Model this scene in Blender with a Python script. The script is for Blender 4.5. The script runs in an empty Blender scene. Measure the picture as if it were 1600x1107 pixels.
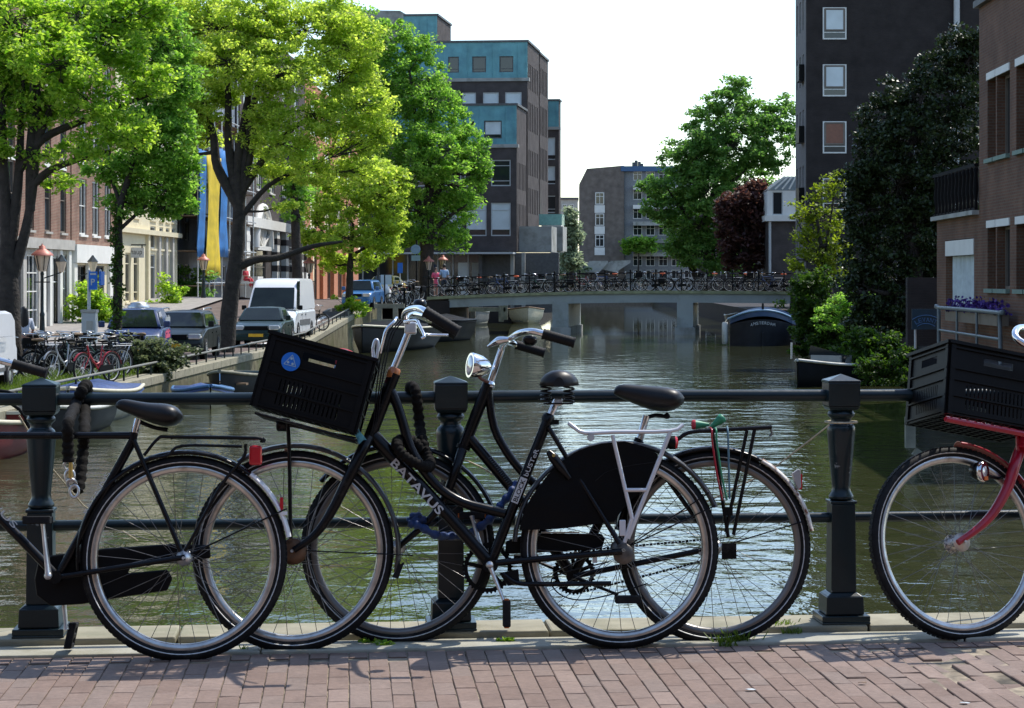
import bpy, math, random
import numpy as np
from mathutils import Vector, Matrix
random.seed(7)
SC = bpy.context.scene
COL = SC.collection
# ------------------------------------------------------------------ camera, light, exposure
F = 3400.0; CX = 896.0; CY = 437.0; EZ = 3.0
cam_d = bpy.data.cameras.new("camera"); cam = bpy.data.objects.new("camera", cam_d); COL.objects.link(cam)
cam.location = (0, 0, EZ); cam.rotation_euler = (math.radians(90), 0, 0)
cam_d.sensor_width = 36.0; cam_d.lens = F / 1600 * 36
cam_d.shift_x = -(CX - 800) / 1600; cam_d.shift_y = -(553.5 - CY) / 1600
cam_d.clip_start = 0.5; cam_d.clip_end = 4000
SC.camera = cam
S = Vector((0.46, 0.45, 1.0)).normalized()
world = bpy.data.worlds.new("World"); SC.world = world; world.use_nodes = True
wn = world.node_tree.nodes; wl = world.node_tree.links
bg = wn["Background"]; sky = wn.new("ShaderNodeTexSky"); sky.sky_type = 'NISHITA'; sky.sun_disc = False
sky.sun_elevation = math.asin(S.z); sky.sun_rotation = math.atan2(S.x, S.y)
sky.altitude = 0; sky.air_density = 1.0; sky.dust_density = 0.5; sky.ozone_density = 1.0
wl.new(sky.outputs[0], bg.inputs[0]); bg.inputs[1].default_value = 0.15
sun_d = bpy.data.lights.new("sun", 'SUN'); sun_d.energy = 3.05; sun_d.angle = math.radians(0.53); sun_d.color = (1.0, 0.95, 0.87)
sun = bpy.data.objects.new("sun", sun_d); COL.objects.link(sun); sun.rotation_euler = S.to_track_quat('Z', 'Y').to_euler()
sun.location = (60, 60, 120)
SC.view_settings.view_transform = 'Standard'; SC.view_settings.look = 'None'
SC.view_settings.exposure = 0.8; SC.view_settings.gamma = 1.0; SC.view_settings.use_curve_mapping = False
SC.render.engine = 'CYCLES'
SC.cycles.max_bounces = 8; SC.cycles.transparent_max_bounces = 8; SC.cycles.caustics_reflective = False; SC.cycles.caustics_refractive = False
SC.cycles.use_denoising = True; SC.cycles.sample_clamp_indirect = 6.0

# ------------------------------------------------------------------ helpers
V = Vector
X3, Y3, Z3 = V((1, 0, 0)), V((0, 1, 0)), V((0, 0, 1))
def P(px, py, Y):
    return V(((px - CX) * Y / F, Y, EZ - (py - CY) * Y / F))
def ng(m): return m.node_tree.nodes, m.node_tree.links
def mat(name, col, rough=0.6, metal=0.0, var=0.12, scale=6.0, bump=0.0, bscale=40.0, spec=0.5, coat=0.0, dirt=None, dscale=1.5, dlo=.5, dhi=.7, bdist=0.01):
    m = bpy.data.materials.new(name); m.use_nodes = True; n, l = ng(m); b = n["Principled BSDF"]
    b.inputs["Roughness"].default_value = rough; b.inputs["Metallic"].default_value = metal
    b.inputs["Specular IOR Level"].default_value = spec
    if coat: b.inputs["Coat Weight"].default_value = coat; b.inputs["Coat Roughness"].default_value = 0.08
    tc = n.new("ShaderNodeTexCoord")
    nz = n.new("ShaderNodeTexNoise"); nz.inputs["Scale"].default_value = scale; nz.inputs["Detail"].default_value = 4
    l.new(tc.outputs["Object"], nz.inputs["Vector"])
    rp = n.new("ShaderNodeMapRange"); rp.inputs[1].default_value = .3; rp.inputs[2].default_value = .7
    rp.inputs[3].default_value = 1 - var; rp.inputs[4].default_value = 1 + var
    l.new(nz.outputs[0], rp.inputs[0])
    mx = n.new("ShaderNodeMix"); mx.data_type = 'RGBA'; mx.blend_type = 'MULTIPLY'; mx.inputs[0].default_value = 1
    mx.inputs[6].default_value = (*col, 1); l.new(rp.outputs[0], mx.inputs[7])
    out = mx.outputs[2]
    if dirt:
        n2 = n.new("ShaderNodeTexNoise"); n2.inputs["Scale"].default_value = dscale; n2.inputs["Detail"].default_value = 7; n2.inputs["Roughness"].default_value = .65
        l.new(tc.outputs["Object"], n2.inputs["Vector"])
        r2 = n.new("ShaderNodeMapRange"); r2.inputs[1].default_value = dlo; r2.inputs[2].default_value = dhi; l.new(n2.outputs[0], r2.inputs[0])
        m2 = n.new("ShaderNodeMix"); m2.data_type = 'RGBA'; l.new(r2.outputs[0], m2.inputs[0]); l.new(out, m2.inputs[6]); m2.inputs[7].default_value = (*dirt, 1)
        out = m2.outputs[2]
    l.new(out, b.inputs["Base Color"])
    if bump:
        n3 = n.new("ShaderNodeTexNoise"); n3.inputs["Scale"].default_value = bscale; n3.inputs["Detail"].default_value = 5
        l.new(tc.outputs["Object"], n3.inputs["Vector"])
        bp = n.new("ShaderNodeBump"); bp.inputs["Strength"].default_value = bump; bp.inputs["Distance"].default_value = bdist
        l.new(n3.outputs[0], bp.inputs["Height"]); l.new(bp.outputs[0], b.inputs["Normal"])
    return m
def brick_mat(name, c1, c2, mortar, bw=0.21, bh=0.065, rough=.85, msize=.012):
    m = bpy.data.materials.new(name); m.use_nodes = True; n, l = ng(m); b = n["Principled BSDF"]
    b.inputs["Roughness"].default_value = rough; b.inputs["Specular IOR Level"].default_value = .25
    tc = n.new("ShaderNodeTexCoord"); sp = n.new("ShaderNodeSeparateXYZ"); l.new(tc.outputs["Object"], sp.inputs[0])
    ad = n.new("ShaderNodeMath"); ad.operation = 'ADD'; l.new(sp.outputs[0], ad.inputs[0]); l.new(sp.outputs[1], ad.inputs[1])
    cb = n.new("ShaderNodeCombineXYZ"); l.new(ad.outputs[0], cb.inputs[0]); l.new(sp.outputs[2], cb.inputs[1])
    bt = n.new("ShaderNodeTexBrick"); bt.inputs["Scale"].default_value = 1; bt.inputs["Brick Width"].default_value = bw; bt.inputs["Row Height"].default_value = bh
    bt.inputs["Mortar Size"].default_value = msize; bt.inputs["Color1"].default_value = (*c1, 1); bt.inputs["Color2"].default_value = (*c2, 1); bt.inputs["Mortar"].default_value = (*mortar, 1)
    l.new(cb.outputs[0], bt.inputs["Vector"])
    nz = n.new("ShaderNodeTexNoise"); nz.inputs["Scale"].default_value = 1.3; nz.inputs["Detail"].default_value = 6; l.new(tc.outputs["Object"], nz.inputs["Vector"])
    rp = n.new("ShaderNodeMapRange"); rp.inputs[1].default_value = .3; rp.inputs[2].default_value = .7; rp.inputs[3].default_value = .72; rp.inputs[4].default_value = 1.2; l.new(nz.outputs[0], rp.inputs[0])
    mx = n.new("ShaderNodeMix"); mx.data_type = 'RGBA'; mx.blend_type = 'MULTIPLY'; mx.inputs[0].default_value = 1
    l.new(bt.outputs["Color"], mx.inputs[6]); l.new(rp.outputs[0], mx.inputs[7]); l.new(mx.outputs[2], b.inputs["Base Color"])
    bp = n.new("ShaderNodeBump"); bp.inputs["Strength"].default_value = .5; bp.inputs["Distance"].default_value = .006; bp.invert = True
    l.new(bt.outputs["Fac"], bp.inputs["Height"]); l.new(bp.outputs[0], b.inputs["Normal"])
    return m
def leaf_mat(name, lo, hi, rough=.5, trans=.5, spec=.3):
    m = bpy.data.materials.new(name); m.use_nodes = True; n, l = ng(m); b = n["Principled BSDF"]
    ge = n.new("ShaderNodeNewGeometry"); cr = n.new("ShaderNodeValToRGB")
    cr.color_ramp.elements[0].color = (*lo, 1); cr.color_ramp.elements[1].color = (*hi, 1)
    l.new(ge.outputs["Random Per Island"], cr.inputs[0]); l.new(cr.outputs[0], b.inputs["Base Color"])
    b.inputs["Roughness"].default_value = rough; b.inputs["Specular IOR Level"].default_value = spec
    tr = n.new("ShaderNodeBsdfTranslucent"); hs = n.new("ShaderNodeHueSaturation"); hs.inputs["Hue"].default_value = .505; hs.inputs["Saturation"].default_value = 1.12; hs.inputs["Value"].default_value = 2.3
    l.new(cr.outputs[0], hs.inputs["Color"]); l.new(hs.outputs[0], tr.inputs[0])
    ms = n.new("ShaderNodeMixShader"); ms.inputs[0].default_value = trans
    l.new(b.outputs[0], ms.inputs[1]); l.new(tr.outputs[0], ms.inputs[2]); l.new(ms.outputs[0], n["Material Output"].inputs[0])
    return m
def tag(o, label=None, cat=None, group=None, kind=None):
    if label: o["label"] = label
    if cat: o["category"] = cat
    if group: o["group"] = group
    if kind: o["kind"] = kind
    return o
def thing(name, label, cat, loc=(0, 0, 0), group=None):
    o = bpy.data.objects.new(name, None); COL.objects.link(o); o.location = V(loc); o.empty_display_size = .2
    return tag(o, label, cat, group)
WL = {}
def wloc(o):
    r = V((0, 0, 0))
    while o is not None:
        r += o.location; o = o.parent
    return r
def link(name, me, parent=None, loc=(0, 0, 0)):
    o = bpy.data.objects.new(name, me); COL.objects.link(o); o.parent = parent; o.location = V(loc)
    return o
def copy_tree(o, parent=None):
    c = o.copy(); COL.objects.link(c); c.parent = parent
    for ch in list(o.children): copy_tree(ch, c)
    return c
def frame_of(t, up):
    n = t.cross(up)
    if n.length < 1e-5: n = t.cross(V((1, 0.03, 0.02)))
    n.normalize(); return n, n.cross(t).normalized()
def smooth_pts(pts, k=5):
    pts = [V(p) for p in pts]
    if len(pts) < 3: return pts
    o = []
    for i in range(len(pts) - 1):
        p0 = pts[i - 1] if i else pts[0] * 2 - pts[1]; p1, p2 = pts[i], pts[i + 1]; p3 = pts[i + 2] if i + 2 < len(pts) else p2 * 2 - p1
        for j in range(k):
            t = j / k
            o.append(.5 * ((2 * p1) + (p2 - p0) * t + (2 * p0 - 5 * p1 + 4 * p2 - p3) * t * t + (3 * p1 - p0 - 3 * p2 + p3) * t ** 3))
    o.append(pts[-1]); return o
class MB:
    def __init__(s): s.v = []; s.f = []; s.m = []; s.sm = []
    def add(s, vs, fs, m=0, sm=False):
        b = len(s.v); s.v += [tuple(v) for v in vs]
        for f in fs: s.f.append([b + i for i in f]); s.m.append(m); s.sm.append(sm)
        return s
    def box(s, a, b, m=0):
        x0, y0, z0 = [min(a[i], b[i]) for i in range(3)]; x1, y1, z1 = [max(a[i], b[i]) for i in range(3)]
        return s.hexa([(x0, y0, z0), (x1, y0, z0), (x1, y1, z0), (x0, y1, z0), (x0, y0, z1), (x1, y0, z1), (x1, y1, z1), (x0, y1, z1)], m)
    def hexa(s, c, m=0):
        return s.add(c, [(3, 2, 1, 0), (4, 5, 6, 7), (0, 1, 5, 4), (1, 2, 6, 5), (2, 3, 7, 6), (3, 0, 4, 7)], m)
    def obox(s, o, u, v, w, m=0):  # corner + three edge vectors
        o, u, v, w = V(o), V(u), V(v), V(w)
        return s.hexa([o, o + u, o + u + v, o + v, o + w, o + u + w, o + u + v + w, o + v + w], m)
    def bar(s, a, b, w, h, up=Z3, m=0):
        a, b = V(a), V(b); t = (b - a).normalized(); n, k = frame_of(t, up); n = n * w / 2; k = k * h / 2
        return s.hexa([a - n - k, a + n - k, a + n + k, a - n + k, b - n - k, b + n - k, b + n + k, b - n + k], m)
    def tube(s, pts, r, seg=8, closed=False, m=0, up=Z3, sm=True, flat=1.0):
        pts = [V(p) for p in pts]; n = len(pts)
        rs = list(r) if hasattr(r, '__len__') else [r] * n
        if len(rs) != n: rs = [np.interp(i / (n - 1), np.linspace(0, 1, len(rs)), rs) for i in range(n)]
        T = []
        for i in range(n):
            a = pts[(i - 1) % n] if (closed or i) else pts[0]; b = pts[(i + 1) % n] if (closed or i < n - 1) else pts[-1]
            d = b - a; T.append(d.normalized() if d.length > 1e-9 else V((0, 0, 1)))
        nx, _ = frame_of(T[0], up); vs = []
        for i in range(n):
            nx = nx - T[i] * nx.dot(T[i])
            if nx.length < 1e-6: nx, _ = frame_of(T[i], up)
            nx.normalize(); ny = T[i].cross(nx)
            for j in range(seg):
                a = 2 * math.pi * j / seg; vs.append(pts[i] + (nx * math.cos(a) + ny * math.sin(a) * flat) * rs[i])
        fs = []
        for i in range(n if closed else n - 1):
            i2 = (i + 1) % n
            for j in range(seg):
                j2 = (j + 1) % seg; fs.append((i * seg + j, i * seg + j2, i2 * seg + j2, i2 * seg + j))
        s.add(vs, fs, m, sm)
        if not closed:
            s.add(vs[:seg], [tuple(range(seg))[::-1]], m); s.add(vs[-seg:], [tuple(range(seg))], m)
        return s
    def lathe(s, prof, o, ax=Z3, seg=20, m=0, sm=True, ph=0.0, up=None):
        o = V(o); ax = V(ax).normalized(); n, k = frame_of(ax, up or (X3 if abs(ax.x) < .9 else Y3)); vs = []
        for r, z in prof:
            for j in range(seg):
                a = 2 * math.pi * j / seg + ph; vs.append(o + ax * z + (n * math.cos(a) + k * math.sin(a)) * r)
        fs = []
        for i in range(len(prof) - 1):
            for j in range(seg):
                j2 = (j + 1) % seg; fs.append((i * seg + j, i * seg + j2, (i + 1) * seg + j2, (i + 1) * seg + j))
        s.add(vs, fs, m, sm)
        if prof[0][0] > 1e-4: s.add(vs[:seg], [tuple(range(seg))[::-1]], m)
        if prof[-1][0] > 1e-4: s.add(vs[-seg:], [tuple(range(seg))], m)
        return s
    def prism(s, poly, vec, m=0):
        poly = [V(p) for p in poly]; n = len(poly); vec = V(vec)
        vs = poly + [p + vec for p in poly]
        fs = [tuple(range(n))[::-1], tuple(range(n, 2 * n))] + [(i, (i + 1) % n, n + (i + 1) % n, n + i) for i in range(n)]
        return s.add(vs, fs, m)
    def loft(s, rings, m=0, sm=True, cap=True, closed=True):
        n = len(rings[0]); vs = [p for r in rings for p in r]; fs = []
        for i in range(len(rings) - 1):
            for j in range(n if closed else n - 1):
                j2 = (j + 1) % n; fs.append((i * n + j, i * n + j2, (i + 1) * n + j2, (i + 1) * n + j))
        s.add(vs, fs, m, sm)
        if cap: s.add(rings[0], [tuple(range(n))[::-1]], m); s.add(rings[-1], [tuple(range(n))], m)
        return s
    def holed(s, o, u, v, n, L, H, holes, thick, m=0):
        """wall L x H spanned by u, v from o, outer normal n, rectangular holes (u0,u1,v0,v1)"""
        o, u, v, n = V(o), V(u), V(v), V(n)
        us = sorted({0.0, L} | {min(max(x, 0), L) for h in holes for x in h[:2]}); vs_ = sorted({0.0, H} | {min(max(x, 0), H) for h in holes for x in h[2:]})
        solid = lambda i, j: 0 <= i < len(us) - 1 and 0 <= j < len(vs_) - 1 and not any(h[0] - 1e-6 < (us[i] + us[i + 1]) / 2 < h[1] + 1e-6 and h[2] - 1e-6 < (vs_[j] + vs_[j + 1]) / 2 < h[3] + 1e-6 for h in holes)
        B = -n * thick
        q = lambda a, b: o + u * a + v * b
        for i in range(len(us) - 1):
            for j in range(len(vs_) - 1):
                if not solid(i, j): continue
                a, b, c, d = q(us[i], vs_[j]), q(us[i + 1], vs_[j]), q(us[i + 1], vs_[j + 1]), q(us[i], vs_[j + 1])
                s.add([a, b, c, d], [(0, 1, 2, 3)], m); s.add([a + B, b + B, c + B, d + B], [(3, 2, 1, 0)], m)
                for (e, g, di, dj) in ((a, b, 0, -1), (b, c, 1, 0), (c, d, 0, 1), (d, a, -1, 0)):
                    if not solid(i + di, j + dj): s.add([e, g, g + B, e + B], [(3, 2, 1, 0)], m)
        return s
    def mesh(s, name, mats, off=None):
        me = bpy.data.meshes.new(name)
        vs = s.v if off is None else [(a - off[0], b - off[1], c - off[2]) for a, b, c in s.v]
        me.from_pydata(vs, [], s.f); me.validate(clean_customdata=False) if False else None
        for mm in (mats if isinstance(mats, (list, tuple)) else [mats]): me.materials.append(mm)
        me.polygons.foreach_set("use_smooth", s.sm); me.polygons.foreach_set("material_index", s.m); me.update()
        return me
    def build(s, name, mats, parent=None, loc=None, bevel=0, seg=2):
        if parent is not None: off = wloc(parent); o = link(name, s.mesh(name, mats, off), parent)
        else:
            off = V(loc) if loc is not None else V((0, 0, 0)); o = link(name, s.mesh(name, mats, off), None, off)
        if bevel:
            b = o.modifiers.new("bevel", 'BEVEL'); b.width = bevel; b.segments = seg; b.limit_method = 'ANGLE'; b.angle_limit = math.radians(35)
        return o
def text(name, s, o, xd, yd, length, height, m, parent, ext=.001, bold=0.0):
    cu = bpy.data.curves.new("text", 'FONT'); cu.body = s; cu.size = 1; cu.extrude = .01; cu.offset = bold; cu.resolution_u = 3
    ob = bpy.data.objects.new("text", cu); COL.objects.link(ob)
    dg = bpy.context.evaluated_depsgraph_get(); me = bpy.data.meshes.new_from_object(ob.evaluated_get(dg))
    bpy.data.objects.remove(ob); bpy.data.curves.remove(cu)
    co = np.empty(len(me.vertices) * 3); me.vertices.foreach_get("co", co); co = co.reshape(-1, 3)
    mn, mxx = co.min(0), co.max(0); co = (co - mn) / np.maximum(mxx - mn, 1e-6)
    xd, yd = V(xd).normalized(), V(yd).normalized(); n = xd.cross(yd).normalized(); off = wloc(parent) if parent else V((0, 0, 0))
    base = np.array(V(o) - off)
    co = base + co[:, :1] * length * np.array(xd) + co[:, 1:2] * height * np.array(yd) + co[:, 2:3] * ext * np.array(n)
    me.vertices.foreach_set("co", co.ravel()); me.materials.clear(); me.materials.append(m); me.update()
    return link(name, me, parent)
def skin(name, chains, m, parent, sub=1):
    """chains: list of polylines [(pos, r)]; polylines share joints by equal positions; the first point is the root"""
    vs, rs, es, idx = [], [], [], {}
    off = wloc(parent) if parent else V((0, 0, 0))
    for ch in chains:
        prev = None
        for p, r in ch:
            k = tuple(round(c, 4) for c in p)
            if k not in idx: idx[k] = len(vs); vs.append(V(p) - off); rs.append(r)
            if prev is not None and prev != idx[k]: es.append((prev, idx[k]))
            prev = idx[k]
    me = bpy.data.meshes.new(name); me.from_pydata(vs, es, []); o = bpy.data.objects.new(name, me); COL.objects.link(o)
    md = o.modifiers.new("s", 'SKIN'); md.use_smooth_shade = True
    for i, sv in enumerate(me.skin_vertices[0].data): sv.radius = (rs[i] if not isinstance(rs[i], tuple) else rs[i][0], rs[i] if not isinstance(rs[i], tuple) else rs[i][1]); sv.use_root = (i == 0)
    sb = o.modifiers.new("sub", 'SUBSURF'); sb.levels = sub; sb.render_levels = sub
    dg = bpy.context.evaluated_depsgraph_get(); m2 = bpy.data.meshes.new_from_object(o.evaluated_get(dg)); m2.materials.clear(); m2.materials.append(m)
    bpy.data.objects.remove(o); m2.name = name
    m2.polygons.foreach_set("use_smooth", [True] * len(m2.polygons))
    return link(name, m2, parent)
# ------------------------------------------------------------------ materials
M = {}
M['asphalt'] = mat('street_bricks', (.15, .12, .105), .9, spec=.05, var=.25, scale=3, bump=.3)
M['stone'] = mat('granite', (.30, .275, .2), .85, spec=.2, var=.18, scale=9, bump=.5, bscale=60, bdist=.004, dirt=(.2, .2, .13), dscale=3, dlo=.5, dhi=.75)
M['paver'] = None
M['rail'] = mat('railing_paint', (.005, .016, .021), .3, var=.3, scale=5, bump=.25, bscale=25, bdist=.004, dirt=(.2, .22, .22), dscale=11, dlo=.655, dhi=.68, spec=.4)
M['black'] = mat('black_paint', (.0035, .0035, .0045), .27, var=.3, scale=14, spec=.25, dirt=(.04, .037, .032), dscale=16, dlo=.6, dhi=.85)
M['blackmat'] = mat('matt_black', (.0035, .0035, .004), .45, var=.3, scale=12, spec=.16)
M['rubber'] = mat('tyre_rubber', (.007, .007, .0075), .7, spec=.25, dirt=(.05, .045, .038), dscale=12, dlo=.52, dhi=.8, var=.3, scale=40, bump=.3, bscale=160, bdist=.002)
M['chrome'] = mat('chrome', (.75, .75, .76), .12, metal=1, var=.1, scale=25, dirt=(.32, .26, .2), dscale=30, dlo=.62, dhi=.8)
M['alu'] = mat('aluminium', (.62, .62, .62), .38, metal=.9, var=.15, scale=30)
M['rim'] = mat('rim_alloy', (.55, .53, .5), .3, metal=.95, var=.2, scale=22, dirt=(.3, .22, .15), dscale=16, dlo=.55, dhi=.8)
M['silver'] = mat('silver_paint', (.66, .66, .67), .35, metal=.25, var=.08)
M['steel'] = mat('spoke_steel', (.17, .165, .16), .32, metal=.9, var=.3, scale=9)
M['white'] = mat('white_plastic', (.8, .8, .8), .4, var=.06)
M['redpl'] = mat('red_lens', (.55, .01, .02), .2, var=.1, coat=.5)
M['redpaint'] = mat('red_paint', (.36, .004, .022), .3, var=.12, scale=20, coat=.4)
M['orange'] = mat('orange_plastic', (.7, .16, .02), .4)
M['rust'] = mat('rusty_white', (.62, .6, .55), .5, var=.1, dirt=(.16, .06, .025), dscale=22, dlo=.5, dhi=.62, bump=.3, bscale=60, bdist=.002)
M['sleeve'] = mat('chain_sleeve', (.008, .007, .006), .85, spec=.15, var=.3, scale=30, bump=.8, bscale=55, bdist=.006)
M['brass'] = mat('brass', (.55, .38, .12), .35, metal=.8)
M['bluepl'] = mat('blue_fabric', (.012, .045, .16), .6, var=.3, scale=20, bump=.7, bscale=50, bdist=.006)
M['print'] = mat('white_print', (.5, .52, .52), .5, var=.1)
M['green'] = mat('green_rubber', (.03, .24, .12), .5)
M['rope'] = mat('rope', (.5, .43, .3), .9, var=.25, scale=60, bump=.6, bscale=120, bdist=.003)
M['blue'] = mat('sticker_blue', (.01, .16, .62), .35)
M['copper_glass'] = None
M['glass'] = mat('window_glass', (.018, .024, .028), .06, var=.2, scale=.4, spec=.7)
M['blind'] = mat('window_blind', (.58, .65, .67), .25, var=.1, scale=1.2, spec=.6)
M['carglass'] = mat('car_glass', (.012, .018, .017), .05, var=.3, scale=2, spec=.35)
M['wframe'] = mat('white_frame', (.72, .72, .68), .5, var=.06)
M['gframe'] = mat('grey_frame', (.5, .52, .52), .5, var=.06)
M['bframe'] = mat('brown_frame', (.17, .14, .11), .55, var=.1)
M['conc'] = mat('concrete', (.36, .36, .33), .85, var=.15, scale=1.2, bump=.3, dirt=(.17, .17, .14), dscale=.7)
M['deckconc'] = mat('bridge_paint', (.30, .33, .32), .6, var=.1, scale=.8, dirt=(.16, .17, .14), dscale=.9, dlo=.52, dhi=.8)
M['moss'] = mat('mossy_stone', (.25, .26, .15), .9, var=.3, scale=3, bump=.5)
M['quay'] = mat('quay_stone', (.15, .135, .085), .9, spec=.1, var=.35, scale=1.7, bump=.7, bscale=6, bdist=.04, dirt=(.1, .11, .05), dscale=.8)
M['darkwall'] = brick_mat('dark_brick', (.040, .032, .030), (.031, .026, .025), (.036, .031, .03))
M['brick_red'] = brick_mat('red_brick', (.26, .115, .075), (.2, .085, .06), (.32, .26, .2))
M['brick_brown'] = brick_mat('brown_brick', (.18, .085, .05), (.14, .066, .04), (.155, .11, .08))
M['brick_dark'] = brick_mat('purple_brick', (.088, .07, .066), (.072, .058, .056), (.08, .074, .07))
M['brick_grey'] = brick_mat('grey_brick', (.19, .155, .13), (.165, .135, .115), (.18, .155, .135))
M['cream'] = mat('cream_paint', (.7, .62, .43), .6, var=.06, scale=2)
M['whitepaint'] = mat('white_paint', (.76, .75, .7), .6, var=.06, scale=2)
M['greystone'] = mat('grey_stone', (.42, .4, .36), .75, var=.15, scale=2)
M['darkstone'] = mat('dark_stone', (.09, .09, .09), .6, var=.2)
M['copper'] = mat('copper_patina', (.13, .34, .37), .6, var=.2, scale=1.1, dirt=(.08, .22, .27), dscale=.9, dlo=.45, dhi=.75)
M['bluenet'] = mat('blue_netting', (.03, .16, .42), .7, var=.3, scale=1.5)
M['yellownet'] = mat('yellow_netting', (.6, .44, .02), .7, var=.2, scale=1.5)
M['wood'] = mat('wood', (.2, .13, .075), .75, var=.3, scale=8, bump=.4)
M['oldwood'] = mat('weathered_wood', (.24, .23, .17), .85, var=.3, scale=4, bump=.4)
M['bark'] = mat('bark', (.035, .028, .022), .95, var=.4, scale=5, bump=1.0, bscale=14, bdist=.04)
M['tarp'] = mat('blue_tarp', (.02, .05, .16), .55, var=.3, scale=3, bump=.9, bscale=5, bdist=.06)
M['cloth_blue'] = mat('light_blue_cotton', (.32, .45, .62), .85)
M['cloth_white'] = mat('pale_cotton', (.55, .58, .66), .85)
M['cloth_red'] = mat('red_cotton', (.5, .05, .07), .85)
M['cloth_pink'] = mat('pink_cotton', (.75, .11, .2), .85)
M['cloth_dark'] = mat('dark_trousers', (.03, .04, .055), .85)
M['skin'] = mat('skin', (.5, .28, .2), .55)
M['hair'] = mat('dark_hair', (.012, .010, .009), .5)
M['purple'] = mat('petals', (.06, .02, .2), .7, var=.4, scale=30)
M['lampred'] = mat('copper_red_cap', (.42, .15, .11), .5, metal=.2)
M['lampglass'] = mat('lamp_glass', (.62, .52, .4), .3, var=.1)
M['road_white'] = mat('road_paint', (.7, .7, .68), .7)
M['yplate'] = mat('yellow_plate', (.75, .42, .02), .4)
M['headlight'] = mat('headlight', (.7, .72, .74), .1, metal=.4, coat=.6)
M['carblue'] = mat('car_blue', (.022, .042, .13), .35, coat=.2)
M['cardark'] = mat('car_dark', (.008, .012, .012), .3, spec=.3, coat=.1)
M['cargreen'] = mat('car_green', (.010, .026, .023), .3, spec=.3, coat=.1)
M['carwhite'] = mat('car_white', (.78, .79, .8), .3, coat=.6, var=.03)
M['renault'] = mat('car_midblue', (.03, .14, .36), .3, coat=.6)
M['boatwhite'] = mat('boat_white', (.6, .6, .55), .5, var=.1, scale=2, dirt=(.3, .28, .2), dscale=1.5)
M['boatdark'] = mat('boat_dark', (.010, .012, .016), .5, var=.3, scale=3, spec=.25)
M['boatred'] = mat('boat_red', (.17, .012, .012), .45, var=.15)
M['boatblue'] = mat('boat_blue', (.06, .16, .33), .4, var=.15)
M['boatcream'] = mat('boat_cream', (.62, .57, .42), .5, var=.1)
def paver_mat():
    m = bpy.data.materials.new('paving_brick'); m.use_nodes = True; n, l = ng(m); b = n["Principled BSDF"]; b.inputs["Roughness"].default_value = .8; b.inputs["Specular IOR Level"].default_value = .3
    oi = n.new("ShaderNodeObjectInfo"); cr = n.new("ShaderNodeValToRGB"); e = cr.color_ramp.elements
    e[0].color = (.185, .126, .100, 1); e[1].color = (.255, .184, .150, 1); e.new(.4).color = (.215, .151, .121, 1); e.new(.75).color = (.205, .154, .128, 1)
    l.new(oi.outputs["Random"], cr.inputs[0])
    tc = n.new("ShaderNodeTexCoord"); nz = n.new("ShaderNodeTexNoise"); nz.inputs["Scale"].default_value = 45; nz.inputs["Detail"].default_value = 6; nz.inputs["Roughness"].default_value = .7
    ad = n.new("ShaderNodeVectorMath"); l.new(tc.outputs["Object"], ad.inputs[0]); l.new(oi.outputs["Location"], ad.inputs[1]); l.new(ad.outputs[0], nz.inputs["Vector"])
    rp = n.new("ShaderNodeMapRange"); rp.inputs[1].default_value = .3; rp.inputs[2].default_value = .7; rp.inputs[3].default_value = .8; rp.inputs[4].default_value = 1.15; l.new(nz.outputs[0], rp.inputs[0])
    mx = n.new("ShaderNodeMix"); mx.data_type = 'RGBA'; mx.blend_type = 'MULTIPLY'; mx.inputs[0].default_value = 1; l.new(cr.outputs[0], mx.inputs[6]); l.new(rp.outputs[0], mx.inputs[7])
    n2 = n.new("ShaderNodeTexNoise"); n2.inputs["Scale"].default_value = 4.5; n2.inputs["Detail"].default_value = 7; n2.inputs["Roughness"].default_value = .7; l.new(ad.outputs[0], n2.inputs["Vector"])
    r2 = n.new("ShaderNodeMapRange"); r2.inputs[1].default_value = .35; r2.inputs[2].default_value = .65; r2.inputs[3].default_value = .86; r2.inputs[4].default_value = 1.08; l.new(n2.outputs[0], r2.inputs[0])
    m2 = n.new("ShaderNodeMix"); m2.data_type = 'RGBA'; m2.blend_type = 'MULTIPLY'; m2.inputs[0].default_value = 1; l.new(mx.outputs[2], m2.inputs[6]); l.new(r2.outputs[0], m2.inputs[7]); l.new(m2.outputs[2], b.inputs["Base Color"])
    bp = n.new("ShaderNodeBump"); bp.inputs["Strength"].default_value = .6; bp.inputs["Distance"].default_value = .003; l.new(nz.outputs[0], bp.inputs["Height"]); l.new(bp.outputs[0], b.inputs["Normal"])
    return m
M['paver'] = paver_mat()
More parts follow.
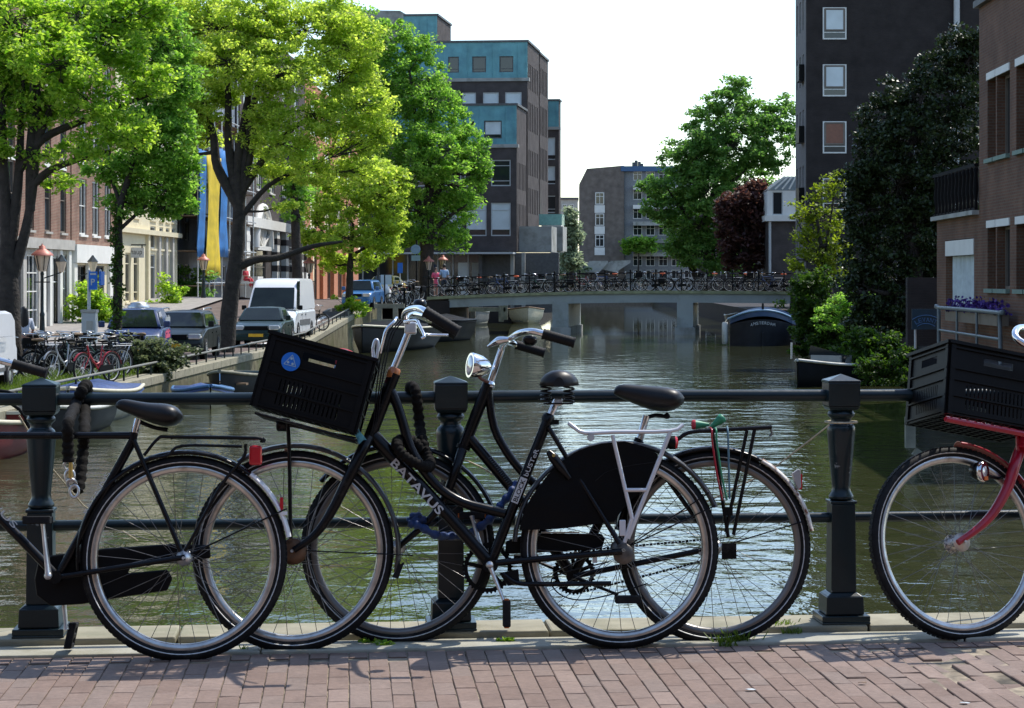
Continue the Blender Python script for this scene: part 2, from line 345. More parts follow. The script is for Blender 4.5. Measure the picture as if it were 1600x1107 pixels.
def water_mat():
    m = bpy.data.materials.new('canal_water'); m.use_nodes = True; n, l = ng(m); b = n["Principled BSDF"]
    b.inputs["Base Color"].default_value = (.040, .044, .018, 1); b.inputs["Roughness"].default_value = .02; b.inputs["IOR"].default_value = 1.38
    tc = n.new("ShaderNodeTexCoord")
    def wave(sx, sy, sc, dist, st, det=3, rough=.55):
        mp = n.new("ShaderNodeMapping"); mp.inputs["Scale"].default_value = (sx, sy, 1); l.new(tc.outputs["Object"], mp.inputs[0])
        nz = n.new("ShaderNodeTexNoise"); nz.inputs["Scale"].default_value = sc; nz.inputs["Detail"].default_value = det; nz.inputs["Roughness"].default_value = rough; l.new(mp.outputs[0], nz.inputs[0])
        return nz
    # calm and ruffled patches
    pn = wave(.35, .12, .55, 0, 0, 2); pr = n.new("ShaderNodeMapRange"); pr.inputs[1].default_value = .38; pr.inputs[2].default_value = .62; pr.inputs[3].default_value = .5; pr.inputs[4].default_value = 1.0; l.new(pn.outputs[0], pr.inputs[0])
    a = wave(1, .8, 5.5, 0, 0, 3); c = wave(.7, .8, 1.1, 0, 0, 2)
    b1 = n.new("ShaderNodeBump"); b1.inputs["Distance"].default_value = .015; sp = n.new("ShaderNodeSeparateXYZ"); l.new(tc.outputs["Object"], sp.inputs[0]); fd = n.new("ShaderNodeMapRange"); fd.inputs[1].default_value = 50; fd.inputs[2].default_value = 118; fd.inputs[3].default_value = 1.0; fd.inputs[4].default_value = .04; l.new(sp.outputs[1], fd.inputs[0])
    mu = n.new("ShaderNodeMath"); mu.operation = 'MULTIPLY'; l.new(pr.outputs[0], mu.inputs[0]); l.new(fd.outputs[0], mu.inputs[1]); l.new(mu.outputs[0], b1.inputs["Strength"]); l.new(a.outputs[0], b1.inputs["Height"])
    b2 = n.new("ShaderNodeBump"); b2.inputs["Distance"].default_value = .05; l.new(fd.outputs[0], b2.inputs["Strength"]); l.new(c.outputs[0], b2.inputs["Height"]); l.new(b1.outputs[0], b2.inputs["Normal"])
    l.new(b2.outputs[0], b.inputs["Normal"]); return m
M['railgrey'] = mat('grey_tube', (.13, .155, .165), .45)
M['vinyl'] = mat('saddle_vinyl', (.006, .006, .0065), .42, var=.3, scale=20, spec=.35, bump=.15, bscale=90, bdist=.002)
M['balblack'] = mat('baluster_black', (.006, .006, .007), .7, spec=.1)
M['water'] = water_mat()
# ------------------------------------------------------------------ water, ground
o = MB().add([(-80, 2, 0), (90, 2, 0), (90, 1500, 0), (-80, 1500, 0)], [(0, 1, 2, 3)]).build('canal_water', M['water']); tag(o, kind='structure')
o = MB().add([(-2500, -60, -1.5), (2500, -60, -1.5), (2500, 3600, -1.5), (-2500, 3600, -1.5)], [(0, 1, 2, 3)]).build('canal_bed_ground', mat('mud', (.05, .045, .03), .9)); tag(o, kind='structure')
QX = -10.45                    # left quay edge
def zq(Y):                     # street level on the left quay, ramps up to the far bridge
    if Y < 86: return .59
    if Y < 119: return .59 + (Y - 86) * .0425
    if Y < 150: return 1.99 - (Y - 119) * .03
    return 1.06
def strip(name, x0, x1, m, y0=8, y1=420, dz=0.0, step=6, kind='structure'):
    b = MB(); ys = [y0 + i * step for i in range(int((y1 - y0) / step) + 1)]
    vs = []
    for y in ys: vs += [(x0, y, zq(y) + dz), (x1, y, zq(y) + dz)]
    b.add(vs, [(2 * i, 2 * i + 1, 2 * i + 3, 2 * i + 2) for i in range(len(ys) - 1)])
    return tag(b.build(name, m), kind=kind)
strip('street', -220, QX - .45, M['asphalt'])
strip('street_pavement', -23.2, -18.6, mat('pavement_tiles', (.27, .25, .23), .85, var=.2, scale=2), dz=.12)
b = MB(); b.box((-18.6, 8, .4), (-18.45, 85, .715)); tag(b.build('kerb', M['stone']), kind='structure')
strip('grass_verge_ground', -14.0, QX - .5, mat('verge_soil', (.10, .10, .045), .95, var=.4, scale=1.5), y0=37, y1=63, dz=.004, step=2)
# quay wall of separate stones near, coping stones on top
qw = tag(MB().hexa([(QX - .5, 8, -1.4), (QX, 8, -1.4), (QX, 118, -1.4), (QX - .5, 118, -1.4), (QX - .5, 8, .38), (QX, 8, .38), (QX, 118, .38), (QX - .5, 118, .38)]).build('quay_wall', M['quay']), kind='structure')
b = MB()
for y0, y1 in ((86, 94), (94, 102), (102, 110), (110, 118)):
    b.hexa([(QX - .5, y0, .38), (QX, y0, .38), (QX, y1, .38), (QX - .5, y1, .38), (QX - .5, y0, zq(y0) - .2), (QX, y0, zq(y0) - .2), (QX, y1, zq(y1) - .2), (QX - .5, y1, zq(y1) - .2)])
b.build('ramp_wall', M['quay'], qw)
y = 20.0
while y < 116:
    L = random.uniform(1.3, 1.9); z = zq(y + L / 2)
    c = MB().hexa([(QX - .5, y + .012, zq(y) - .21), (QX + .03, y + .012, zq(y) - .21), (QX + .03, y + L, zq(y + L) - .21), (QX - .5, y + L, zq(y + L) - .21),
                   (QX - .5, y + .012, zq(y) + .01), (QX + .03, y + .012, zq(y) + .012), (QX + .03, y + L, zq(y + L) + .012), (QX - .5, y + L, zq(y + L) + .01)])
    c.build('coping_stone', M['stone'], qw, bevel=.015, seg=1); y += L
# left low bar rail along the quay edge
qr = thing('quay_guard_rail', 'low steel guard rail running along the stone quay edge below the parked cars', 'guard rail', (QX - .2, 40, .59))
y = 30.0; pts = []
while y < 117:
    pts.append(V((QX - .18, y, zq(y) + .3)))
    MB().box((QX - .2, y - .025, zq(y)), (QX - .16, y + .025, zq(y) + .29)).build('rail_post', M['rail'], qr); y += 1.65
MB().tube(pts, .03, 8).build('rail_bar', mat('worn_rail', (.17, .17, .15), .6, var=.2, scale=6), qr)
# road markings on the ramp
for i in range(5):
    y = 96.5 + i * 1.5
    tag(MB().add([(-14.6, y, zq(y) + .01), (-13.7, y, zq(y) + .01), (-13.5, y + .75, zq(y + .75) + .01), (-14.4, y + .75, zq(y + .75) + .01)], [(0, 1, 2, 3)]).build('road_marking', M['road_white']), kind='structure')
b = MB(); ys = list(range(80, 118, 4)); b.add([p for y in ys for p in ((QX - 1.25, y, zq(y) + .008), (QX - 1.05, y, zq(y) + .008))], [(2 * i, 2 * i + 1, 2 * i + 3, 2 * i + 2) for i in range(len(ys) - 1)])
tag(b.build('road_edge_line', M['road_white']), kind='structure')
# right bank
RX = 8.7
b = MB(); b.hexa([(RX, 25, -1.4), (RX + 1, 25, -1.4), (RX + 3.9, 112, -1.4), (RX + 2.5, 112, -1.4), (RX, 25, 1.25), (RX + 1, 25, 1.25), (RX + 3.9, 112, 1.25), (RX + 2.5, 112, 1.25)])
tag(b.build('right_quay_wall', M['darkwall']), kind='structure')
b = MB().add([(RX + .3, 25, 1.26), (220, 25, 1.26), (220, 127, 1.26), (RX + 3.7, 127, 1.26), (RX + 3.4, 112, 1.26)], [(0, 1, 2, 3, 4)]); tag(b.build('right_bank_ground', mat('bank_soil', (.05, .045, .03), .95, var=.3, spec=.05)), kind='structure')
# land that closes the canal far off
tag(MB().hexa([(-400, 303, -1), (500, 303, -1), (500, 2200, -1), (-400, 2200, -1), (-400, 303, .9), (500, 303, .9), (500, 2200, .9), (-400, 2200, .9)]).build('far_quay_ground', M['asphalt']), kind='structure')
tag(MB().hexa([(-60, 150, -1), (-3.4, 150, -1), (.2, 302.9, -1), (-60, 302.9, -1), (-60, 150, .95), (-3.4, 150, .95), (.2, 302.9, .95), (-60, 302.9, .95)]).build('far_left_quay_wall', M['darkwall']), kind='structure')  # dark brick colour stands in for shade from the block and bridge

tag(MB().hexa([(10.6, 127.5, -1), (240, 127.5, -1), (240, 302.9, -1), (11.0, 302.9, -1), (10.6, 127.5, 1.2), (240, 127.5, 1.2), (240, 302.9, 1.2), (11.0, 302.9, 1.2)]).build('far_right_quay_wall', M['darkwall']), kind='structure')
# ------------------------------------------------------------------ the near bridge: pavement, kerb, railing
AN = math.radians(5.95); E1 = V((math.cos(AN), math.sin(AN), 0)); E2 = V((-math.sin(AN), math.cos(AN), 0)); ZD = 1.71; H = EZ - ZD; O0 = V((-.444, 7.87, ZD))
def D(a, b, z=0.0): return O0 + E1 * a + E2 * b + Z3 * z
def pix(p): return CX + F * p.x / p.y, CY - F * (p.z - EZ) / p.y
def mat_frame(o, x, y, z): return Matrix(((x.x, y.x, z.x, o.x), (x.y, y.y, z.y, o.y), (x.z, y.z, z.z, o.z), (0, 0, 0, 1)))
pav = tag(MB().obox(D(-9, -12, -.3), E1 * 18, E2 * (12 - .30), Z3 * .294).build('bridge_pavement', mat('joint_sand', (.27, .22, .155), .95, var=.45, scale=25, dirt=(.06, .05, .035), dscale=5, dlo=.45, dhi=.62)), kind='structure')
def paver_mesh(k):
    r = random.Random(k); hx, hy, t, c = .0320 + r.uniform(-.0007, .0004), .1000 + r.uniform(-.0013, .0006), .028, .0022
    b = MB(); A = [(-hx, -hy), (hx, -hy), (hx, hy), (-hx, hy)]
    j = lambda: r.uniform(-.0012, .0012)
    lo = [(x, y, -t) for x, y in A]; mi = [(x, y, -c) for x, y in A]; hi = [(x - math.copysign(c, x) + j(), y - math.copysign(c, y) + j(), 0) for x, y in A]
    b.add(lo + mi + hi, [(8, 9, 10, 11)] + [(i, (i + 1) % 4, 4 + (i + 1) % 4, 4 + i) for i in range(4)] + [(4 + i, 4 + (i + 1) % 4, 8 + (i + 1) % 4, 8 + i) for i in range(4)])
    return b.mesh('brick', M['paver'])
PM = [paver_mesh(k) for k in range(6)]
cand = []; rest = []
for i in range(-60, 62):
    a = i * .0668 + random.uniform(-.0008, .0008); off = (i * 0.0985 + random.uniform(-.012, .012)) % .203
    for k in range(0, 22):
        bb = -.30 - .1 - k * .203 + off - .1
        if bb > -.39: continue
        p = D(a, bb); x, yy = pix(p)
        q = D(a, bb)
        (cand if -25 < x < 1625 and yy < 1118 else rest).append((p, a, bb, yy))
cand.sort(key=lambda c: -c[3]); rest += cand[300:]; cand = cand[:300]
def paver_frame(p, a, bb):
    un = max(0.0, 1 - abs(a - 1.75) / .75) * 1.0
    z = random.uniform(-.0012, .0012) + random.uniform(-.009, .003) * un; ry = random.gauss(0, .008 + .03 * un); rx = random.gauss(0, .004 + .014 * un); rz = random.gauss(0, .006)
    return Matrix.Translation(p + Z3 * z) @ Matrix.Rotation(AN + rz, 4, 'Z') @ Matrix.Rotation(ry, 4, 'Y') @ Matrix.Rotation(rx, 4, 'X')
for k, (p, a, bb, yy) in enumerate(cand):
    o = link('brick', PM[k % 6], pav); o.matrix_local = paver_frame(p, a, bb)
b = MB(); hb = paver_mesh(1); hv = [v.co.copy() for v in hb.vertices]; hf = [tuple(f.vertices) for f in hb.polygons]
for p, a, bb, yy in rest:
    mm = paver_frame(p, a, bb); b.add([mm @ v for v in hv], hf)
tag(b.build('outer_bricks', M['paver'], pav), kind='stuff')
# half bricks close the ragged edge along the kerb
edge = MB()
for i in range(-60, 62):
    a = i * .0668; edge.obox(D(a - .0305, -.405, -.02), E1 * .061, E2 * .1, Z3 * .0185)
tag(edge.build('edge_bricks', M['paver'], pav), kind='stuff')
M['kerb_pale'] = mat('pale_kerb_stone', (.36, .345, .28), .85, spec=.2, var=.15, scale=7, bump=.4, bscale=50, bdist=.004, dirt=(.2, .19, .12), dscale=4, dlo=.5, dhi=.8)
kb = tag(MB().obox(D(-9, -.298, -.45), E1 * 18, E2 * .46, Z3 * .43).build('bridge_edge_kerb', M['stone']), kind='structure')
a = -8.7
while a < 9:
    L = random.uniform(1.0, 1.5)
    MB().obox(D(a, -.10, -.019), E1 * (L - .008), E2 * .265, Z3 * .05).build('kerb_stone', M['stone'], kb, bevel=.008, seg=2)
    MB().obox(D(a + .3, -.297, -.019), E1 * (L - .006), E2 * .19, Z3 * random.uniform(.027, .031)).build('kerb_stone', M['kerb_pale'], kb, bevel=.006, seg=2)
    a += L
tag(MB().obox(D(-12, -.25, -1.0), E1 * 24, E2 * .4, Z3 * .55).build('near_bridge_beam', M['deckconc']), kind='structure')
rl = thing('bridge_railing', 'dark green iron railing with turned posts and two pipes behind the bicycles', 'railing', O0)
def post(a):
    p = D(a, 0, .03)
    b = MB()
    def sq(w, z0, z1, w1=None):
        w1 = w1 or w; q = []
        for ww, z in ((w, z0), (w1, z1)):
            for sx, sy in ((-1, -1), (1, -1), (1, 1), (-1, 1)): q.append(p + E1 * sx * ww / 2 + E2 * sy * ww / 2 + Z3 * z)
        b.hexa(q)
    sq(.18, 0, .010); sq(.178, .010, .032); sq(.142, .034, .10, .136); sq(.132, .1, .112, .1); sq(.094, .112, .436, .088); sq(.098, .437, .448)
    b.lathe([(.034, .448), (.045, .452), (.047, .462), (.04, .474), (.035, .484), (.034, .5), (.04, .56), (.047, .64), (.052, .70), (.052, .715), (.047, .725), (.038, .733), (.037, .748), (.048, .757), (.052, .766), (.046, .774), (.042, .78)], p, Z3, 20, up=E1)
    sq(.1, .780, .794, .118); sq(.118, .795, .882); sq(.122, .882, .888)
    q = [p + E1 * sx * .061 + E2 * sy * .061 + Z3 * .889 for sx, sy in ((-1, -1), (1, -1), (1, 1), (-1, 1))] + [p + Z3 * .912]
    b.add(q, [(0, 1, 4), (1, 2, 4), (2, 3, 4), (3, 0, 4), (3, 2, 1, 0)])
    b.build('post', M['rail'], rl, bevel=.004, seg=2)
for a in (-2.90, -1.452, 0, 1.438, 2.88): post(a)
def rail(z, r, name):
    aa = [-5 + .25 * i for i in range(41)]
    MB().tube([D(a, 0, z + .0015 * math.sin(a * 3)) for a in aa], r, 14).build(name, M['rail'], rl)
rail(2.574 - ZD, .0225, 'top_rail'); rail(2.125 - ZD, .019, 'lower_rail')
# ------------------------------------------------------------------ buildings
def window(par, o, u, v, n, w, h, fm, pm, style='sash', t=.07):
    """frame with bars and its panes, o = lower left of the opening, set back from the wall face"""
    o, u, v, n = V(o), V(u), V(v), V(n); b = MB(); d = n * .07; oo = o - n * .13
    b.obox(oo, u * w, v * t, d); b.obox(oo + v * (h - t), u * w, v * t, d); b.obox(oo + v * t, u * t, v * (h - 2 * t), d); b.obox(oo + u * (w - t) + v * t, u * t, v * (h - 2 * t), d)
    bars_u, bars_v = [], []
    if style == 'sash': bars_v = [.52]; bars_u = [.5] if w > 1.3 else []
    elif style == 'cross': bars_v = [.66]; bars_u = [.5]
    elif style == 'top': bars_v = [.72]
    elif style == 'bottom': bars_v = [.22]
    elif style == 'grid': bars_v = [.25, .5, .75]; bars_u = [.34, .67]
    elif style == 'two': bars_v = [.2, .78]
    s = t * .6
    for k in bars_v: b.obox(oo + u * t + v * (h * k - s / 2) + n * .002, u * (w - 2 * t), v * s, d * .8)
    for k in bars_u: b.obox(oo + v * t + u * (w * k - s / 2) + n * .005, u * s, v * (h - 2 * t), d * .7)
    f = b.build('window', fm, par)
    if style in ('two', 'bottom') and pm is not M['glass']:
        k = bars_v[0]
        MB().obox(oo + u * t * .9 + v * t * .9 + n * .014, u * (w - 1.8 * t), v * (h * k - t), n * .01).build('pane', M['glass'], f); MB().obox(oo + u * t * .9 + v * (h * k) + n * .014, u * (w - 1.8 * t), v * (h * (1 - k) - t), n * .01).build('pane', pm, f)
    else: MB().obox(oo + u * t * .9 + v * t * .9 + n * .014, u * (w - 1.8 * t), v * (h - 1.8 * t), n * .01).build('pane', pm, f)
    return f
def wallwin(par, o, u, n, L, Hh, wins, wm, sill=None, thick=.3, lintel=None, name='wall'):
    """wins: (u0, z0, w, h, frame material, pane material, style)"""
    o, u, n = V(o), V(u), V(n)
    MB().holed(o, u, Z3, n, L, Hh, [(a, a + w, z, z + h) for a, z, w, h, *_ in wins], thick).build(name, wm, par)
    for a, z, w, h, fm, pm, st in wins:
        window(par, o + u * a + Z3 * z, u, Z3, n, w, h, fm, pm, st, t=min(.08, w * .09))
        if sill is not None: MB().obox(o + u * (a - .06) + Z3 * (z - .1) - n * .1, u * (w + .12), Z3 * .098, n * .18).build('sill', sill, par)
        if lintel is not None: MB().obox(o + u * (a - .05) + Z3 * (z + h + .002) - n * .05, u * (w + .1), Z3 * .2, n * .058).build('lintel', lintel, par)
FX = -22.5
def fy(x): return F * -FX / (CX - x)          # where a point of the left facades shows at picture column x
def fz(x, y): return EZ + (CY - y) * -FX / (CX - x)
def body(par, y0, y1, z0, z1, depth, m, x=FX):
    b = MB(); b.box((x - depth, y0 + .002, z0), (x - .31, y1 - .002, z1 - .01)); b.build('building_body', m, par)
# -- brick house with stone shopfront
h1 = thing('brick_house', 'red brick canal house with tall brown windows over a grey stone shopfront', 'house', (FX, fy(40), .7), 'houses along the left quay')
y0, y1 = 74.0, fy(110); z0 = 4.75
W1 = []
for cx in (-40, -5, 18, 48, 75, 99):
    yc = fy(cx) - y0
    for zb, hh in ((5.05, 2.75), (8.3, 2.45), (11.3, 2.1)): W1.append((yc - .55, zb - z0, 1.1, hh, M['bframe'], M['glass'], 'sash'))
wallwin(h1, (FX, y0, z0), Y3, X3, y1 - y0, 10.2, W1, M['brick_red'], sill=M['greystone'], lintel=M['whitepaint'])
body(h1, y0, y1, .7, 14.9, 9, M['brick_red'])
MB().box((FX - .1, y0, 14.95), (FX + .35, y1, 15.4)).build('cornice', M['whitepaint'], h1)
b = MB(); b.prism([(FX + .1, y0, 15.4), (FX - 9, y0, 15.4), (FX - 4.5, y0, 18.6)], Y3 * (y1 - y0)); b.build('roof', mat('roof_tiles', (.09, .055, .045), .8, var=.3), h1)
MB().box((FX - .2, y0, 4.3), (FX + .22, y1, 4.74)).build('shop_cornice', M['greystone'], h1)
gl = [(fy(-60) - y0, .35, 3.0, 3.0, M['bframe'], M['glass'], 'grid'), (fy(42) - y0, .25, 2.0, 3.1, M['whitepaint'], M['glass'], 'grid'), (fy(66) - y0, .9, 1.2, 2.3, M['wframe'], M['glass'], 'top'), (fy(78) - y0, .05, 1.9, 3.25, M['wframe'], M['glass'], 'cross'), (fy(98) - y0, .4, 1.0, 3.0, M['wframe'], M['glass'], 'grid')]
wallwin(h1, (FX, y0, .7), Y3, X3, y1 - y0, 3.6, gl, M['greystone'], name='shopfront')
for x in (30, 66, 76, 92, 106):
    MB().box((FX + .002, fy(x) - .22, .72), (FX + .12, fy(x) + .22, 4.28)).build('pilaster', M['whitepaint'] if x > 60 else M['darkstone'], h1)
# -- second brick house with white windows and a white fascia
h2 = thing('brick_house', 'red brick house with three white sash windows above a white painted fascia', 'house', (FX, fy(145), .7), 'houses along the left quay')
y0, y1 = fy(110) + .02, fy(179); z0 = 4.6; W1 = []
for cx in (128, 148, 167):
    yc = fy(cx) - y0
    for zb, hh in ((5.05, 2.55), (8.3, 2.3), (11.2, 2.0)): W1.append((yc - .72, zb - z0, 1.44, hh, M['wframe'], M['glass'], 'sash'))
wallwin(h2, (FX + .05, y0, z0), Y3, X3, y1 - y0, 9.3, W1, M['brick_red'], sill=M['whitepaint'])
body(h2, y0, y1, .7, 13.8, 9, M['brick_red'], FX + .05)
MB().box((FX - .1, y0, 13.9), (FX + .35, y1, 14.3)).build('cornice', M['whitepaint'], h2)
MB().box((FX - .2, y0, 3.75), (FX + .3, y1, 4.58)).build('fascia', M['whitepaint'], h2)
gl = [(.9, .25, 2.2, 2.7, M['bframe'], M['glass'], 'cross'), (fy(138) - y0, .05, 3.2, 2.9, mat('dark_door', (.02, .03, .05), .4), M['glass'], 'cross')]
wallwin(h2, (FX + .05, y0, .7), Y3, X3, y1 - y0, 3.04, gl, M['cream'], name='shopfront')
for i, x in enumerate((112, 134, 168, 177)): MB().box((FX + .055, fy(x) - .3, .72), (FX + .2, fy(x) + .3, 3.74)).build('pilaster', M['whitepaint'], h2)
# -- cream house
h3 = thing('cream_house', 'cream plastered house with a shallow bay and grey window posts', 'house', (FX, fy(225), .7), 'houses along the left quay')
y0, y1 = fy(179.5), fy(277); W1 = []
for cx, w in ((200, 1.3), (213, 1.3), (239, 1.5), (252, 1.1), (262, 1.1), (271, 1.1)):
    yc = fy(cx) - y0
    W1 += [(yc - w / 2, 1.15, w, 2.5, M['cream'] if cx < 230 else M['gframe'], M['glass'], 'two' if cx < 230 else 'top')]
    if cx > 230: W1 += [(yc - w / 2, 3.95, w, 1.2, M['gframe'], M['glass'], 'top')]
    for zb in (6.2, 9.3, 12.2): W1.append((yc - w / 2, zb - .7, w, 2.0, M['wframe'], M['glass'], 'sash'))
wallwin(h3, (FX, y0, .7), Y3, X3, y1 - y0, 14.2, W1, M['cream'], sill=M['cream'])
body(h3, y0, y1, .7, 14.8, 9, M['cream'])
for z in (5.35, 8.5): MB().box((FX + .002, y0, z), (FX + .3, y1, z + .25)).build('string_course', M['cream'], h3)
for x in (181, 229, 246, 257, 267): MB().box((FX + .003, fy(x) - .25, .72), (FX + .16, fy(x) + .25, 5.34)).build('pilaster', M['cream'] if x < 240 else M['greystone'], h3)
sgn = thing('hanging_sign', 'grey shop sign with lower-case lettering hung from a dark bracket on the cream house', 'shop sign', P(208, 395, fy(205)))
Ys = fy(205); a = P(188, 403, Ys); bq = P(225, 387, Ys); MB().box((a.x, Ys, a.z), (bq.x, Ys + .08, bq.z)).build('sign_board', mat('sign_grey', (.6, .61, .6), .5), sgn)
text('lettering', 'bulthaup', P(189.5, 400.5, Ys) - Y3 * .004, X3, Z3, (P(222, 0, Ys) - P(189.5, 0, Ys)).x, .36, mat('sign_letters', (.04, .045, .045), .5), sgn, ext=.003)
b = MB(); b.bar(P(180, 383, Ys), P(228, 383, Ys), .06, .06); b.bar(P(192, 383, Ys), P(192, 388, Ys), .05, .05); b.bar(P(222, 383, Ys), P(222, 388, Ys), .05, .05); b.build('bracket', M['blackmat'], sgn)
# -- scaffolded house
h4 = thing('scaffolded_house', 'house wrapped in blue scaffold netting with a tall yellow sheet', 'house', (FX, fy(315), .7), 'houses along the left quay')
y0, y1 = fy(277.5), fy(374)
W1 = [(fy(cx) - y0 - .6, zb, 1.2, 2.0, M['gframe'], M['glass'], 'sash') for cx in (288, 300, 340, 358) for zb in (1.2, 4.6, 7.8, 11)]
wallwin(h4, (FX - .3, y0, .7), Y3, X3, y1 - y0, 16, W1, mat('blue_grey_plaster', (.2, .24, .29), .8, var=.2, scale=1), thick=.3); body(h4, y0, y1, .7, 16.6, 9, M['greystone'], FX - .3)
sx = FX + 1.1
for i, x in enumerate((279, 288, 297, 306, 318, 331, 344, 357, 370)): MB().tube([(sx, fy(x), .75), (sx, fy(x), 16)], .05, 6).build('scaffold_pole', M['alu'], h4)
for z in (2.8, 4.8, 6.8, 8.8, 10.8, 12.8): MB().tube([(sx, y0, z), (sx, y1, z)], .045, 6).build('scaffold_pole', M['alu'], h4); MB().box((FX - .2, y0 + .1, z - .2), (sx - .1, y1 - .1, z - .14)).build('scaffold_board', M['wood'], h4)
def sheet(xa, xb, ya, yb, m, nm, off=0.0):
    n_, k = 14, 10; SX = -(sx + .12 + off); ca, cb_ = F * SX / (CX - xa), F * SX / (CX - xb); xm = (xa + xb) / 2; zt, zb = EZ + (CY - ya) * SX / (CX - xm), EZ + (CY - yb) * SX / (CX - xm); b = MB(); vs = []
    for i in range(n_ + 1):
        for j in range(k + 1):
            t = i / n_; vs.append((sx + .12 + off + .12 * math.sin(t * 9 + j * .4) * (1 if j < k else .4), ca + (cb_ - ca) * t, zt + (zb - zt) * j / k))
    b.add(vs, [(i * (k + 1) + j, (i + 1) * (k + 1) + j, (i + 1) * (k + 1) + j + 1, i * (k + 1) + j + 1) for i in range(n_) for j in range(k)], 0, True)
    o = b.build(nm, m, h4); sd_ = o.modifiers.new('thick', 'SOLIDIFY'); sd_.thickness = .02
sheet(309, 322, 235, 402, M['bluenet'], 'blue_sheet'); sheet(342, 356, 235, 402, M['bluenet'], 'blue_sheet'); sheet(322, 344, 245, 431, M['yellownet'], 'yellow_sheet', .1)
# -- white house with fanlight and striped stone pilasters
h5 = thing('white_house', 'white stone house with a fanlight over its dark door and banded brick pilasters', 'house', (FX, fy(425), .8), 'houses along the left quay')
y0, y1 = fy(374.5), fy(476)
dw = fy(415) - fy(388)
W1 = [(fy(388) - y0, .05, dw, 4.6, M['bframe'], M['glass'], 'cross'), (fy(452) - y0, .8, 6, 4, M['wframe'], M['glass'], 'cross')]
for cx in (385, 405, 425, 445, 463):
    for zb in (8.6, 12.4, 16): W1.append((fy(cx) - y0 - 1.3, zb, 2.6, 2.7, M['wframe'], M['glass'], 'sash'))
wallwin(h5, (FX, y0, .8), Y3, X3, y1 - y0, 20, W1, M['brick_dark'], sill=M['whitepaint']); body(h5, y0, y1, .8, 20.7, 10, M['brick_dark'])
b = MB(); ctr = V((FX + .2, (fy(388) + fy(415)) / 2 + 1.5, fz(402, 388))); R0 = 3.6
b.tube([ctr + Y3 * R0 * math.cos(math.pi * i / 14) + Z3 * R0 * .82 * math.sin(math.pi * i / 14) for i in range(15)], .3, 8)
for i in range(1, 8): b.bar(ctr, ctr + Y3 * R0 * math.cos(math.pi * i / 8) + Z3 * R0 * .82 * math.sin(math.pi * i / 8), .14, .14, X3)
b.bar(ctr - Y3 * R0, ctr + Y3 * R0, .3, .3); b.build('fanlight', M['whitepaint'], h5)
MB().prism([ctr - X3 * .12 + Y3 * R0 * math.cos(math.pi * i / 12) + Z3 * R0 * .82 * math.sin(math.pi * i / 12) for i in range(13)], X3 * .05).build('fanlight_pane', M['glass'], h5)
for x in (379, 427, 441, 465, 473):
    MB().box((FX + .003, fy(x) - .75, .82), (FX + .4, fy(x) + .75, 6.6)).build('pilaster', M['whitepaint'], h5)
    for k in range(5): MB().box((FX + .004, fy(x) - .78, 1.6 + k), (FX + .425, fy(x) + .78, 2.05 + k)).build('pilaster_band', M['brick_dark'] if x > 425 else M['whitepaint'], h5)
MB().box((FX - .1, y0, 6.62), (FX + .55, y1, 7.3)).build('cornice', M['whitepaint'], h5); MB().box((FX + .003, fy(375), .85), (FX + 1.2, fy(384), 3.2)).build('stoop', M['whitepaint'], h5)
# -- house with orange brick piers, partly behind the leaves
h6 = thing('brick_house', 'narrow house with orange brick piers and dark shop windows behind the young tree', 'house', (FX, fy(500), .9), 'houses along the left quay')
y0, y1 = fy(476.5), fy(560)
W1 = [(fy(cx) - y0 - 2.4, zb, 4.8, hh, M['bframe'], M['glass'], 'cross') for cx in (490, 512, 530, 546) for zb, hh in ((.3, 4.2), (6.5, 3), (10.5, 3), (14.5, 3))]
wallwin(h6, (FX, y0, .9), Y3, X3, y1 - y0, 19, W1, mat('orange_brick', (.4, .16, .08), .85, var=.2)); body(h6, y0, y1, .9, 19.8, 10, M['brick_red'])
for x in (480, 503, 520, 538): MB().box((FX + .003, fy(x) - 1.6, .9), (FX + .3, fy(x) + 1.6, 6.4)).build('pier', mat('orange_brick', (.45, .17, .08), .85, var=.2), h6)
